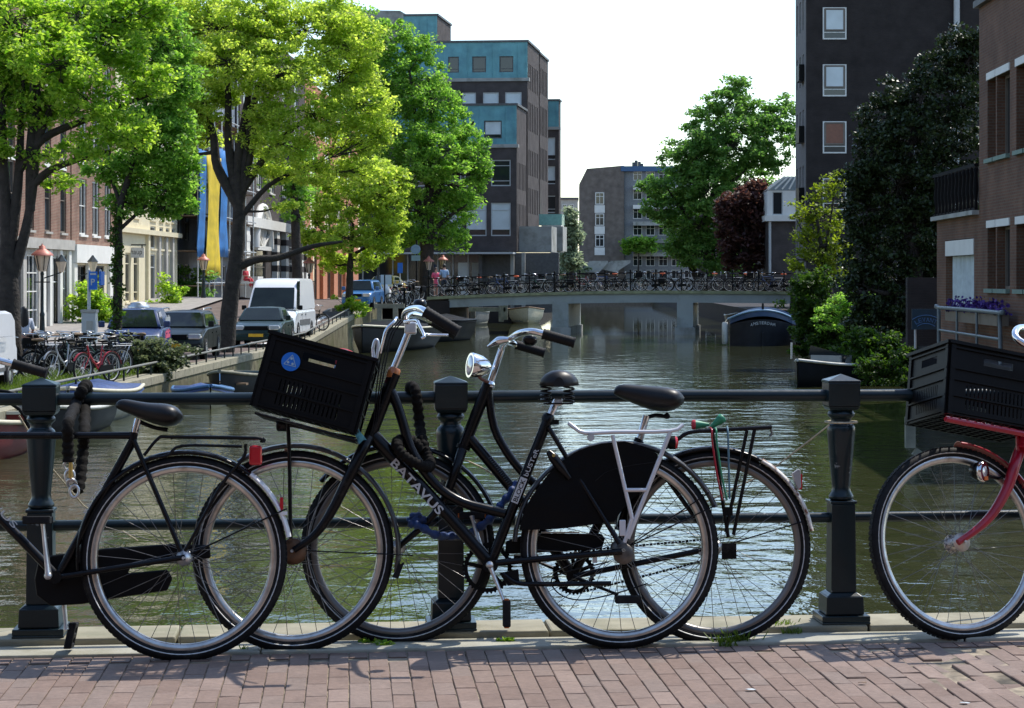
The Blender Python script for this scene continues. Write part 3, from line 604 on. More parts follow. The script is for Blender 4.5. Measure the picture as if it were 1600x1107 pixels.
# -- modern complex with copper clad top storeys, behind the bridge
AB = math.radians(5.7); U1 = V((math.cos(AB), -math.sin(AB), 0)); U2 = V((math.sin(AB), math.cos(AB), 0))
cx_ = thing('copper_topped_block', 'dark brick office block with blue-green copper clad top storeys beyond the far bridge', 'office building', P(760, 480, 156))
def block(xl, xr, ytop, ybot, ycop, Y, depth, wins, side_wins=(), cap=M['conc']):
    a = P(xr, ybot, Y); z1 = P(0, ytop, Y).z; zc = P(0, ycop, Y).z; Lx = (xr - xl) / F * Y / math.cos(AB); o = a - U1 * Lx; zb = a.z
    sc = F / Y
    W = [((x - xl) / sc, (ybot - (y + h)) / sc, w / sc, h / sc, M['gframe'], pm, st) for x, y, w, h, pm, st in wins if y > ycop]
    C = [((x - xl) / sc, (ycop - (y + h)) / sc, w / sc, h / sc, M['darkstone'], pm, st) for x, y, w, h, pm, st in wins if y < ycop]
    wallwin(cx_, o, U1, -U2, Lx, zc - zb, W, M['brick_dark'], thick=.4)
    if z1 > zc + .3:
        oc = V((o.x, o.y, zc + .25)); wallwin(cx_, oc, U1, -U2, Lx, z1 - zc - .25, C, M['copper'], thick=.3, name='copper_cladding')
        for k in range(int(Lx / .62) + 1): MB().obox(oc + U1 * (k * .62) - U2 * .03, U1 * .05, Z3 * (z1 - zc - .26), U2 * .028).build('standing_seam', M['copper'], cx_) if not any(c[0] - .1 < k * .62 < c[0] + c[2] + .1 for c in C) else None
        MB().obox(o + Z3 * (zc - zb) - U1 * .05 - U2 * .12, U1 * (Lx + .2), Z3 * .245, U2 * .5).build('ledge', cap, cx_)
        MB().obox(a + Z3 * (zc - zb + .25) + U1 * .002, U1 * .03, Z3 * (z1 - zc - .25), U2 * depth).build('copper_side', M['copper'], cx_) if False else None
    MB().obox(o + U2 * .41 + Z3 * .01, U1 * (Lx - .32), U2 * (depth - .5), Z3 * (z1 - zb - .05)).build('building_body', M['brick_dark'], cx_)
    ws = [(u, z / sc, w, h / sc, M['bframe'], M['glass'], 'top') for u, z, w, h in side_wins]
    ohm = [(d, ybot * 0 + zz, w, hh, f_, g_, s_) for (d, zz, w, hh, f_, g_, s_) in ws]
    wallwin(cx_, a + U2 * .005, U2, U1, depth, z1 - zb - .02, ohm, M['brick_dark'], thick=.3)
    MB().obox(V((o.x, o.y, z1)) - U2 * .06, U1 * (Lx + .1), U2 * (depth + .1), Z3 * .16).build('parapet', M['darkstone'], cx_)
    return o, a
BL, GL = M['blind'], M['glass']
block(560, 807, 165, 393, 231, 156, 5.8, [(757, 194, 28, 28, BL, 'bottom'), (768, 250, 31, 41, GL, 'two'), (726, 250, 30, 41, GL, 'two'), (768, 317, 31, 52, BL, 'two'), (729, 317, 32, 52, BL, 'two'), (690, 317, 32, 52, BL, 'two'), (640, 317, 32, 52, BL, 'two'), (640, 250, 31, 41, GL, 'two'), (690, 250, 31, 41, GL, 'two'), (590, 250, 31, 41, GL, 'two')], [(.7 + .85 * k, zz, .34, hh) for k in range(6) for zz, hh in ((20, 55), (98, 42))])
block(600, 824, 66, 393, 127, 162, 7.5, [(700, 93, 17, 25, GL, 'bottom'), (738, 93, 22, 25, GL, 'bottom'), (781, 93, 22, 25, GL, 'bottom'), (722, 144, 22, 22, BL, 'bottom'), (755, 144, 25, 22, BL, 'bottom'), (790, 144, 26, 36, BL, 'bottom')], [(.8 + 1.1 * k, zz, .45, hh) for k in range(6) for zz, hh in ((120, 40), (190, 45), (255, 40), (60, 40))])
block(700, 843, 85, 340, 86, 170, 6.0, [], [(.7 + 1.0 * k, zz, .45, hh) for k in range(5) for zz, hh in ((60, 50), (130, 45), (195, 40))])
block(834, 873, 158, 345, 203, 182, 1.6, [(847, 176, 6, 16, BL, 'bottom'), (851, 215, 19, 35, BL, 'bottom'), (852, 260, 19, 28, BL, 'bottom'), (851, 306, 20, 27, GL, 'bottom')], [])
block(630, 683, 25, 170, 100, 172, 7, [], [])
b = MB(); b.prism([P(555, 16, 174), P(625, 17, 174), P(642, 27, 174), P(642, 140, 174), P(555, 140, 174)], U2 * 8); b.build('roof_house', M['conc'], cx_)
MB().obox(P(821, 394, 157.5) - U1 * 1.2, U1 * 3.1, U2 * 3.5, Z3 * 1.85).build('concrete_balcony', M['conc'], cx_); MB().obox(P(861, 393, 166), U1 * .9, U2 * 3, Z3 * 1.9).build('concrete_balcony', M['conc'], cx_)
MB().obox(P(838, 352, 170), U1 * 2, U2 * 2, Z3 * .85).build('roof_glass', mat('pale_green_glass', (.25, .5, .46), .15), cx_); MB().obox(P(846, 394, 176), U1 * 1.6, U2 * 2, Z3 * 2.7).build('white_stair_head', M['whitepaint'], cx_)
# recessed ground floor
g0 = P(560, 441, 157.6); MB().obox(g0 - Z3 * 2.2, U1 * 9.0, U2 * .3, Z3 * 4.3).build('shop_window', M['glass'], cx_)
for k in range(8): MB().obox(g0 - Z3 * 2.2 + U1 * (1.1 * k + .3) - U2 * .15, U1 * .09, U2 * .14, Z3 * 4.3).build('mullion', M['gframe'], cx_)
for k, (u0, w, m_) in enumerate(((4.6, .9, 'whitepaint'), (6.2, .55, 'conc'), (7.3, .8, 'blind'), (8.3, .5, 'conc'))): MB().obox(g0 + U1 * u0 - Z3 * 1.8 - U2 * .06, U1 * w, U2 * .04, Z3 * 3.2).build('shop_panel', M[m_], cx_)
MB().obox(g0 + U1 * 9.0 - Z3 * 2.2, U1 * 5.6, U2 * .3, Z3 * 4.3).build('shop_front', M['darkstone'], cx_); MB().obox(g0 - U2 * 1.7 + Z3 * 2.0, U1 * 11.5, U2 * 1.9, Z3 * .14).build('canopy', M['gframe'], cx_)
for k in (8.9, 11.2, 12.0): MB().obox(g0 + U1 * k - Z3 * 2.2 - U2 * .8, U1 * .25, U2 * .25, Z3 * 4.3).build('column', M['conc'] if k > 10 else M['darkstone'], cx_)
# -- grey brick building far down the canal
YG = 309; gb = thing('grey_brick_building', 'grey brick building with a white window strip and balconies far down the canal', 'apartment building', P(990, 430, YG))
pl = [(905, 440), (905, 288), (917, 264), (968, 259), (1010, 262), (1090, 264), (1090, 440)]
MB().prism([P(x, y, YG) for x, y in pl[:4] + [(984, 459)]] if False else [P(905, 459, YG), P(905, 288, YG), P(917, 264, YG), P(975, 259, YG), P(975, 459, YG)], Y3 * 12).build('wall', M['brick_grey'], gb)
sc = F / YG; W1 = []
o = P(975.3, 459, YG + .5); Lx = 115 / sc
rows = ((268, 14), (296, 16), (326, 16), (352, 16), (400, 16), (422, 14))
for y_, h_ in rows:
    for k in range(5): W1.append(((14 + 20 * k) / sc, (459 - y_ - h_) / sc, 14 / sc, h_ / sc, M['wframe'], M['glass'], 'cross'))
wallwin(gb, o, X3, -Y3, Lx, (459 - 272) / sc if False else 194 / sc, W1, mat('pale_panel', (.2, .21, .22), .7, var=.2), thick=.4)
MB().box((P(975.3, 0, YG).x, YG + 1, P(0, 459, YG).z), (P(1090, 0, YG).x, YG + 12, P(0, 264, YG).z)).build('building_body', M['brick_grey'], gb)
MB().box((P(970, 0, YG).x, YG - .2, P(0, 268, YG).z), (P(1090, 0, YG).x, YG + 12, P(0, 260, YG).z)).build('roof_edge', mat('blue_fascia', (.05, .12, .24), .6), gb)
for y_ in (291, 321, 347, 374, 395): MB().box((P(989, 0, YG).x, YG - 1.3, P(0, y_ + 6, YG).z), (P(1090, 0, YG).x, YG + .4, P(0, y_, YG).z)).build('balcony', M['whitepaint'] if y_ < 340 else M['conc'], gb)
for i, y_ in enumerate((301, 334, 367)):
    window(gb, P(930, y_ + 19, YG) - Y3 * .22, X3, Z3, -Y3, 14 / sc, 19 / sc, M['wframe'], M['glass'], 'cross', t=.12)
    MB().box((P(929, 0, YG).x, YG - .14, P(0, y_ + 32, YG).z), (P(945, 0, YG).x, YG - .02, P(0, y_ + 20, YG).z)).build('white_panel', M['whitepaint'], gb)
for x_, h_ in ((990, 8), (994, 11), (999, 9), (1003, 6)): MB().tube([P(x_, 262, YG + 4), P(x_, 262 - h_, YG + 4)], .22, 8).build('chimney', M['darkstone'], gb)
b = MB(); b.prism([P(910, 426, YG - 4), P(921, 408, YG - 4), P(950, 408, YG - 4), P(950, 411, YG - 4), P(936, 426, YG - 4)], Y3 * 2); b.prism([P(936, 420, YG - 3), P(955, 408, YG - 3), P(985, 407, YG - 3), P(985, 411, YG - 3), P(962, 426, YG - 3)], Y3 * 2); b.build('entrance_ramp', M['conc'], gb)
# -- white bay house at the right end of the far bridge
YW = 136; wb = thing('white_bay_house', 'dark brick house with white glazed bay and sloping glass roof by the bridge end', 'house', P(1225, 430, YW))
MB().box((P(1200, 0, YW).x, YW, P(0, 450, YW).z), (P(1290, 0, YW).x, YW + 9, P(0, 344, YW).z)).build('wall', M['brick_dark'], wb)
MB().box((P(1195, 0, YW).x, YW - .3, P(0, 346, YW).z), (P(1290, 0, YW).x, YW + 9, P(0, 337, YW).z)).build('ledge', M['whitepaint'], wb)
wallwin(wb, P(1199, 337, YW), X3, -Y3, 90 * YW / F, 39 * YW / F, [(8 * YW / F, 1 * YW / F, 16 * YW / F, 36 * YW / F, M['gframe'], M['glass'], 'none')], M['whitepaint'])
MB().box((P(1199.3, 0, YW).x, YW + .3, P(0, 337, YW).z), (P(1290, 0, YW).x, YW + 8, P(0, 298, YW).z)).build('bay_body', M['whitepaint'], wb)
b = MB(); b.prism([P(1198, 297.5, YW), P(1226, 276, YW), P(1290, 276, YW), P(1290, 297.5, YW)], Y3 * 6); b.build('glass_roof', mat('roof_glass', (.35, .42, .46), .12, spec=.8), wb)
for k in range(5): b = MB().bar(P(1200 + 11 * k, 296, YW - .1), P(1226 + 6 * k, 276, YW - .1), .1, .1, Y3).build('glazing_bar', M['whitepaint'], wb)
MB().tube([P(1203, 345, YW - .1), P(1203, 430, YW - .1)], .09, 6).build('drain_pipe', M['gframe'], wb)
# -- tall dark building at the right
YD = 112; sc = F / YD; db = thing('dark_brick_tower', 'tall dark brick apartment building with square white framed windows', 'apartment building', P(1400, 480, YD))
o = P(1260, 500, YD); W1 = [((1285.5 - 1260) / sc, (500 - y_ - 50) / sc, 37 / sc, 50 / sc, M['wframe'], pm, 'bottom2') for y_, pm in ((12, M['blind']), (101, M['blind']), (190, mat('orange_blind', (.22, .085, .05), .3)), (279, M['glass']), (-78, M['glass']))]
L_ = 330 / sc; Hd = 660 / sc
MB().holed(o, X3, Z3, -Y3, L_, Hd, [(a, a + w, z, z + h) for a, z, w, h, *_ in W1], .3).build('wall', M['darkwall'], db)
for a, z, w, h, fm, pm, st in W1:
    f = window(db, o + X3 * a + Z3 * z + -Y3 * .1, X3, Z3, -Y3, w, h, fm, M['glass'], 'bottom', t=.07)
    MB().obox(o + X3 * (a + .16) + Z3 * (z + h * .3) - Y3 * .028, X3 * (w - .32), Z3 * (h * .62), -Y3 * .03).build('shutter_pane', pm, f)
    fb = MB(); q_ = o + X3 * (a + .1) + Z3 * (z + h * .27) - Y3 * .03
    fb.obox(q_, X3 * (w - .2), Z3 * .07, -Y3 * .05); fb.obox(q_ + Z3 * (h * .66), X3 * (w - .2), Z3 * .07, -Y3 * .05); fb.obox(q_ + Z3 * .07, X3 * .07, Z3 * (h * .66 - .07), -Y3 * .05); fb.obox(q_ + X3 * (w - .27) + Z3 * .07, X3 * .07, Z3 * (h * .66 - .07), -Y3 * .05); fb.build('sash', M['bframe'], f)
sl = YD * (364 / 347.) - YD
wins = [(.6 + 1.5 * k, z_, .7, 1.6, M['gframe'], M['glass'], 'top') for k in range(3) for z_ in (3.5, 6.4, 9.3, 12.2, 15.1)]
wallwin(db, o + Y3 * sl, -Y3, -X3, sl - .302, Hd, wins, mat('grey_side_brick', (.16, .15, .145), .85, var=.15), thick=.3)
MB().box((o.x + .31, YD + .31, o.z), (o.x + L_, YD + sl, o.z + Hd - .05)).build('building_body', M['darkwall'], db)
for z_ in (6, 9.2, 12.4): MB().box((o.x - .28, YD + 1.0, o.z + z_), (o.x - .003, YD + 2.4, o.z + z_ + .85)).build('side_balcony', M['blackmat'], db)
MB().tube([P(1495, 480, YD - .2), P(1495, -60, YD - .2)], .16, 8).build('drain_pipe', M['gframe'], db)
# -- brown brick house on the right bank
BX = 9.05; bh = thing('brown_brick_house', 'brown brick waterside house with tall narrow windows and pale lintels', 'house', (BX, 46, 1.3))
by = lambda x: F * BX / (x - CX); bz = lambda x, y: EZ + (CY - y) * BX / (x - CX)
y0, y1 = 36.0, by(1530); W1 = []
for xa, xb in ((1543, 1556), (1557.5, 1578), (1588, 1604), (1606, 1630)):
    ya, yb = by(xb), by(xa)
    W1 += [(ya - y0, 5.62 - 1.3, yb - ya, 1.72, M['bframe'], M['glass'], 'none'), (ya - y0, 1.5, yb - ya, 1.32, M['bframe'], M['glass'], 'none')]
MB().holed((BX, y0, 1.3), Y3, Z3, -X3, y1 - y0, 7.75, [(a, a + w, z, z + h) for a, z, w, h, *_ in W1], .35).build('wall', M['brick_brown'], bh)
for a, z, w, h, fm, pm, st in W1:
    window(bh, (BX + .12, y0 + a + w, 1.3 + z), -Y3, Z3, -X3, w, h, fm, pm, st, t=.06)
    MB().box((BX - .03, y0 + a - .02, 1.3 + z + h + .003), (BX + .1, y0 + a + w + .02, 1.3 + z + h + .16)).build('lintel', M['whitepaint'], bh); MB().box((BX - .09, y0 + a, 1.3 + z - .09), (BX + .15, y0 + a + w, 1.3 + z - .003)).build('sill', mat('green_sill', (.16, .24, .2), .6), bh)
MB().box((BX + .36, y0, 1.3), (BX + 9, y1 - .01, 9.0)).build('building_body', M['brick_brown'], bh); MB().box((BX - .12, y0, 9.055), (BX + 9, y1 + .1, 9.2)).build('roof_edge', M['darkstone'], bh)
# lower wing with curtained window and balcony railing
y2 = by(1464); zt = 4.45; a_, b_ = by(1522), by(1478)
MB().holed((BX, y1 + .003, 1.3), Y3, Z3, -X3, y2 - y1, zt - 1.3, [(a_ - y1, b_ - y1, .9, bz(1500, 374) - 1.3)], .35).build('wall', M['brick_brown'], bh)
zl = bz(1500, 374) - .02; MB().box((BX - .02, a_, zl - .36), (BX + .1, b_, zl)).build('lintel', M['whitepaint'], bh); MB().box((BX + .3, a_, 2.2), (BX + .32, b_, zl)).build('pane', M['glass'], bh)
n_ = 6
for k in range(n_):
    b = MB(); ya = a_ + (b_ - a_) * k / n_; yb = a_ + (b_ - a_) * (k + 1) / n_; vs = []
    for j in range(9): t = j / 8; vs += [(BX + .16 + .05 * math.cos(2 * math.pi * t), ya + (yb - ya) * t, 2.2), (BX + .16 + .05 * math.cos(2 * math.pi * t), ya + (yb - ya) * t, zl - .37)]
    b.add(vs, [(2 * j, 2 * j + 2, 2 * j + 3, 2 * j + 1) for j in range(8)], 0, True); b.build('curtain', mat('curtain', (.5, .56, .57), .8), bh)
MB().box((BX + .36, y1, 1.3), (BX + 7, y2, zt - .003)).build('wing_body', M['brick_brown'], bh); MB().box((BX - .15, y1 + .05, zt), (BX + 7, y2 + .1, zt + .1)).build('balcony_slab', M['conc'], bh)
k = 0; y = y1 + .1
while y < y2:
    MB().lathe([(.03, zt + .1), (.05, zt + .14), (.035, zt + .3), (.075, zt + .55), (.045, zt + .9), (.07, zt + 1.0), (.05, zt + 1.06)], (BX - .05, y, 0), Z3, 10).build('baluster', M['balblack'], bh); y += .48
MB().box((BX - .1, y1 + .05, zt + 1.07), (BX, y2 + .05, zt + 1.15)).build('hand_rail', M['balblack'], bh); MB().box((BX - .08, y1 + .05, zt + .101), (BX - .02, y2 + .05, zt + .16)).build('foot_rail', M['balblack'], bh)
MB().box((BX - .62, 38, .9), (BX - .003, 52.5, 1.3)).build('terrace', M['darkwall'], bh)
# terrace rail with purple flowers
tr_ = thing('terrace_railing', 'pale grey tube railing on the waterside terrace carrying a flower box', 'railing', (8.55, 48, 1.3)); RXX = 8.55; ry = lambda x: F * RXX / (x - CX)
ya, yb = ry(1467), ry(1562); zr = 2.34
MB().tube(smooth_pts([(RXX, ya, 1.3), (RXX, ya, zr - .05), (RXX, ya - .1, zr), (RXX, yb + .15, zr - .01), (RXX, yb, zr - .08), (RXX, yb - .12, 1.3)], 4), .045, 10).build('top_rail', M['railgrey'], tr_); MB().tube([(RXX, ya, 1.82), (RXX, yb - .05, 1.80)], .03, 8).build('lower_rail', M['railgrey'], tr_)
for t in (.33, .66): MB().tube([(RXX, ya + (yb - ya) * t, 1.3), (RXX, ya + (yb - ya) * t, zr)], .03, 8).build('rail_post', M['railgrey'], tr_)
fb = thing('flower_box', 'long flower box of purple flowers behind the pale terrace railing', 'flower box', (RXX + .15, (ya + yb) / 2, 2.1))
MB().box((RXX + .06, yb + .6, 2.05), (RXX + .3, ya - .5, 2.28)).build('box', M['bframe'], fb)
b = MB(); rr = random.Random(3)
for i in range(900):
    p = V((RXX + rr.uniform(.04, .34), rr.uniform(yb + .45, ya - .45), 2.28 + rr.random() ** 1.5 * .26 * (1 if (rr.random() < .8) else 1.3))); s = rr.uniform(.022, .045); d1 = V((rr.gauss(0, 1), rr.gauss(0, 1), rr.gauss(0, 1))).normalized(); d2 = d1.cross(V((rr.gauss(0, 1), rr.gauss(0, 1), .3))).normalized(); b.add([p - d1 * s, p - d2 * s, p + d1 * s, p + d2 * s], [(0, 1, 2, 3)])
tag(b.build('flowers', M['purple'], fb), kind='stuff')
# sign and terrace wall by the trees
sg_ = thing('blue_sign', 'dark blue sign with an arched name in the shade below the trees', 'sign', P(1442, 500, 56)); a = P(1425, 515, 56); bq = P(1466, 483, 56)
MB().box((a.x, 56, a.z), (bq.x, 56.06, bq.z)).build('sign_board', mat('sign_blue', (.012, .045, .075), .4), sg_)
sc = F / 56; cc = P(1447, 530, 56) - Y3 * .012
MB().tube([cc + X3 * 37 / sc * math.sin(t) + Z3 * 37 / sc * math.cos(t) for t in [(-.62 + 1.1 * i / 14) for i in range(15)]], .012, 6).build('arch_line', M['boatblue'], sg_); MB().tube([cc + X3 * 24 / sc * math.sin(t) + Z3 * 24 / sc * math.cos(t) for t in [(-.62 + 1.24 * i / 14) for i in range(15)]], .012, 6).build('arch_line', M['boatblue'], sg_)
for i, ch_ in enumerate('LEVANT'): t = -.52 + .2 * i; e = V((math.sin(t), 0, math.cos(t))); r_ = V((math.cos(t), 0, -math.sin(t))); text('lettering', ch_, cc + e * 27 / sc - r_ * .04 - Y3 * .004, r_, e, .085, .11, M['boatblue'], sg_, ext=.004)
MB().tube([P(1430, 515, 56.03), P(1430, 545, 56.03)], .03, 6).build('sign_post', M['gframe'], sg_)
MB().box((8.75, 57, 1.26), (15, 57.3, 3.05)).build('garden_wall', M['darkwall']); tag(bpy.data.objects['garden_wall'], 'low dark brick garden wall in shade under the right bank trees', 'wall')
# distant row beyond the junction, left of the grey building
db2 = thing('distant_house', 'pale low building with flat roof in the gap far down the canal', 'house', P(885, 437, 420)); MB().box((P(860, 0, 420).x, 420, .9), (P(903, 0, 420).x, 432, P(0, 312, 420).z)).build('wall', M['greystone'], db2); MB().box((P(858, 0, 420).x, 419.6, P(0, 312, 420).z + .01), (P(904, 0, 420).x, 432, P(0, 309, 420).z)).build('roof', M['darkstone'], db2)
for k in range(3):
    for j in range(5): window(db2, P(868 + 11 * k, 330 + 20 * j, 420) - Y3 * .2, X3, Z3, -Y3, .8, 1.3, M['wframe'], M['glass'], 'cross', t=.1)
for i, (x, y, Y_, c_, lb) in enumerate(((873, 417, 304.5, 'boatblue', 'market stall with blue canopy beside the concrete balcony, far off'), (888, 419, 305.5, 'whitepaint', 'market stall with pale canopy in the far gap'), (899, 418, 307, 'carblue', 'market stall with dark blue canopy next to the far grey building'))):
    t = thing('market_stall', lb, 'stall', V((P(x, y, Y_).x, Y_, .95)), 'market stalls in the far gap'); c = P(x, y, Y_); w = .62
    MB().prism([c + V((-w, 0, -.35)), c + V((w, 0, -.35)), c + V((0, 0, .45))], Y3 * 2).build('canopy', M[c_], t)
    for sx in (-w * .9, w * .9): MB().bar(c + V((sx, .2, -.35)), V((c.x + sx, Y_ + .2, .95)), .08, .08).build('post', M['gframe'], t)
    MB().box((c.x - w * .9, Y_ + .3, .95), (c.x + w * .9, Y_ + 1.5, c.z - 1.2)).build('counter', M['wood'], t)

YT = 235; tb = thing('brick_terrace', 'dark brick terrace glimpsed under the big green tree beyond the far bridge', 'house', P(1150, 440, YT)); sc = F / YT; L_ = 240 / sc
wallwin(tb, P(1091, 452, YT), X3, -Y3, L_, 130 / sc, [(.8 + 2.2 * k, .8 + 2.9 * j, 1.1, 1.8, M['wframe'], M['glass'], 'sash') for k in range(int(L_ / 2.2) - 1) for j in range(3)], M['brick_dark']); MB().box((P(1091, 0, YT).x, YT + .31, .5), (P(1091, 0, YT).x + L_, YT + 9, P(0, 322.5, YT).z)).build('building_body', M['brick_dark'], tb)
# unseen house rows added behind the camera to darken reflections and block open sky
for i, (xa, xb, ya, yb, hh, lb, m_) in enumerate(((-60, -13, -46, -14, 15, 'unseen tall brick house row added behind the viewer on the left quay', 'brick_red'), (13, 60, -46, -14, 14, 'unseen brown brick house row added behind the viewer on the right quay', 'brick_brown'), (-14, 16, -52, -34, 17, 'unseen dark house row added to block sky behind the viewer', 'brick_dark'))):
    t = thing('added_house_row', lb, 'house', (xa, ya, 0)); L_ = xb - xa; W1 = [(1.2 + 3 * k, 1.2 + 3.3 * j, 1.3, 2.1, M['wframe'], M['glass'], 'sash') for k in range(int(L_ / 3) - 0) for j in range(4) if 2.6 + 3 * k < L_]
    wallwin(t, (xb, yb, .6), -X3, Y3, L_, hh, W1, M[m_]); MB().box((xa, ya, .6), (xb, yb - .31, hh + .5)).build('building_body', M[m_], t); MB().prism([(xa, yb + .2, hh + .61), (xa, ya, hh + .61), (xa, (ya + yb) / 2, hh + 5)], X3 * L_).build('roof', M['darkstone'], t)
# ------------------------------------------------------------------ the four bicycles at the railing
def gnd(x, y):
    Y = H * F / (y - CY); return P(x, y, Y)
EYE = V((0, 0, EZ))
class Plane:
    """the leaning plane a bicycle stands in: contact points of its two wheels give its line on the pavement"""
    def __init__(s, c0, c1, lean):
        s.A = c0; d = (c1 - c0); d.z = 0; s.d = d.normalized(); n0 = V((s.d.y, -s.d.x, 0)); a = math.radians(lean)
        s.v = Z3 * math.cos(a) - n0 * math.sin(a); s.n = n0 * math.cos(a) + Z3 * math.sin(a)
    def p(s, x, y, w=0.0):
        dr = V(((x - CX) / F, 1, -(y - CY) / F)); t = (s.A + s.n * w - EYE).dot(s.n) / dr.dot(s.n); return EYE + dr * t
    def pts(s, l, w=0.0): return [s.p(q[0], q[1], q[2] if len(q) > 2 else w) for q in l]
def torus(R, r, n=64, k=10, rz=None):
    b = MB(); rz = rz or r; vs = []
    for i in range(n):
        a = 2 * math.pi * i / n
        for j in range(k):
            t = 2 * math.pi * j / k; rr = R + r * math.cos(t); vs.append((rr * math.cos(a), rr * math.sin(a), rz * math.sin(t)))
    b.add(vs, [(i * k + j, ((i + 1) % n) * k + j, ((i + 1) % n) * k + (j + 1) % k, i * k + (j + 1) % k) for i in range(n) for j in range(k)], 0, True); return b
TR = .349; tr = .0215
def ring_profile(prof, n=72):
    b = MB(); k = len(prof); vs = []
    for i in range(n):
        a = 2 * math.pi * i / n
        for r, z in prof: vs.append((r * math.cos(a), r * math.sin(a), z))
    b.add(vs, [(i * k + j, ((i + 1) % n) * k + j, ((i + 1) % n) * k + (j + 1) % k, i * k + (j + 1) % k) for i in range(n) for j in range(k)], 0, True); return b
def treaded_tyre():
    b = torus(TR - tr, tr, 108, 12)
    # shallow tread blocks over the crown
    for i in range(108):
        a0 = 2 * math.pi * (i + .12) / 108; a1 = 2 * math.pi * (i + .8) / 108
        for z0, z1 in ((-.012, -.002), (.002, .012)):
            sh = .004 if z0 < 0 else -.004
            q = []
            for r in (TR - .003, TR + .0003):
                for a, z in ((a0 + sh, z0), (a1 + sh, z0), (a1, z1), (a0, z1)): q.append((r * math.cos(a), r * math.sin(a), z))
            b.hexa(q)
    return b.mesh('tyre', M['rubber'])
ME_TYRE = treaded_tyre()
ME_STRIPE = MB()
for sgn in (1, -1): 
    st = ring_profile([(TR - .026, sgn * .0206), (TR - .022, sgn * .0213), (TR - .0215, sgn * .0206)]); ME_STRIPE.add(st.v, st.f, 0, True)
ME_STRIPE = ME_STRIPE.mesh('reflective_stripe', mat('reflective_band', (.6, .6, .58), .5))
RIMP = [(TR - .034, .013), (TR - .036, .0145), (TR - .052, .0125), (TR - .058, .006), (TR - .059, 0), (TR - .058, -.006), (TR - .052, -.0125), (TR - .036, -.0145), (TR - .034, -.013), (TR - .038, 0)]
ME_RIM = ring_profile(RIMP).mesh('wheel', M['rim']); ME_RIM_B = ring_profile(RIMP).mesh('wheel', mat('dull_rim', (.2, .19, .18), .4, metal=.8))
def hub_mesh(r, w, m):
    return MB().lathe([(.005, -w - .03), (.006, -w - .012), (.012, -w - .006), (r, -w), (r, -w + .004), (r * .62, -w + .008), (r * .55, 0), (r * .62, w - .008), (r, w - .004), (r, w), (.012, w + .006), (.006, w + .012), (.005, w + .03)], (0, 0, 0), Z3, 18, up=X3).mesh('hub', m)
ME_HUB = hub_mesh(.027, .032, M['alu']); ME_HUB_G = hub_mesh(.03, .034, mat('dull_hub', (.16, .15, .14), .45, metal=.7)); ME_DRUM = hub_mesh(.045, .036, M['alu'])
def spoke_mesh(side, lean, r0):
    a = lean; p0 = V((r0 * math.cos(a), r0 * math.sin(a), side * .03)); p1 = V((TR - .056, 0, side * .003))
    return MB().tube([p0, p1], .00115, 4, up=Z3).mesh('spoke', M['steel'])
ME_SP = {r0: [spoke_mesh(1, 1.15, r0), spoke_mesh(-1, 1.15, r0), spoke_mesh(1, -1.15, r0), spoke_mesh(-1, -1.15, r0)] for r0 in (.024, .042)}
def wheel(par, c, x, n, rim=ME_RIM, hub=ME_HUB, r0=.024, scale=1.0, ph=0.0, stripe=True, name='wheel'):
    y = n.cross(x).normalized(); x = y.cross(n).normalized()
    w = link(name, rim, par); w.matrix_local = mat_frame(c - wloc(par), x * scale, y * scale, n * scale)
    link('tyre', ME_TYRE, w); link('hub', hub, w)
    if stripe: link('reflective_stripe', ME_STRIPE, w)
    for i in range(36):
        s = link('spoke', ME_SP[r0][i % 4], w); s.rotation_euler = (0, 0, 2 * math.pi * (i + .5) / 36 + ph)
    return w
def mudguard(par, c, x, n, R, a0, a1, m, name='mudguard', half=.027, steps=26):
    """curved gutter from angle a0 to a1 (degrees, seen from the near side, counted from the right upwards)"""
    y = n.cross(x).normalized(); y = y if y.z > 0 else -y
    prof = [(-half, -.014), (-half * .72, -.003), (0, .003), (half * .72, -.003), (half, -.014), (half * .7, -.005), (0, .0012), (-half * .7, -.005)]
    rings = []
    for i in range(steps + 1):
        a = math.radians(a0 + (a1 - a0) * i / steps); e = x * math.cos(a) + y * math.sin(a)
        rings.append([c + e * (R + dr) + n * w for w, dr in prof])
    return MB().loft(rings).build(name, m, par)
def arc(c, x, n, R, a0, a1, k=20, w=0.0):
    y = n.cross(x).normalized(); y = y if y.z > 0 else -y
    return [c + (x * math.cos(math.radians(a0 + (a1 - a0) * i / k)) + y * math.sin(math.radians(a0 + (a1 - a0) * i / k))) * R + n * w for i in range(k + 1)]
def saddle(par, nose, tail, up, m, wt=.085, wn=.022, h=.05, name='saddle', dip=.012):
    ax = (tail - nose); L = ax.length; ax.normalize(); side = ax.cross(up).normalized(); up = side.cross(ax).normalized(); rings = []
    for i in range(15):
        t = i / 14; e = (4 * t * (1 - t)) if t in (0, 1) else 1
        w = wn + (wt - wn) * (1 / (1 + math.exp(-(t - .55) * 10))); end = math.sqrt(max(0, 1 - abs(2 * t - 1) ** 4)); w *= .25 + .75 * end
        top = -dip * math.sin(math.pi * min(1, t * 1.5)) + .012 * t; hh = h * (.35 + .65 * math.sin(math.pi * min(1, .15 + .78 * t))) * (.3 + .7 * end)
        ring = []
        for j in range(14):
            a = 2 * math.pi * j / 14; ca, sa = math.cos(a), math.sin(a)
            z = top - hh * .35 + (hh * .35 * sa if sa > 0 else hh * .65 * sa * (abs(sa) ** .3))
            ring.append(nose + ax * (L * t) + side * (w * math.copysign(abs(ca) ** .7, ca)) + up * z)
        rings.append(ring)
    return MB().loft(rings).build(name, m, par)
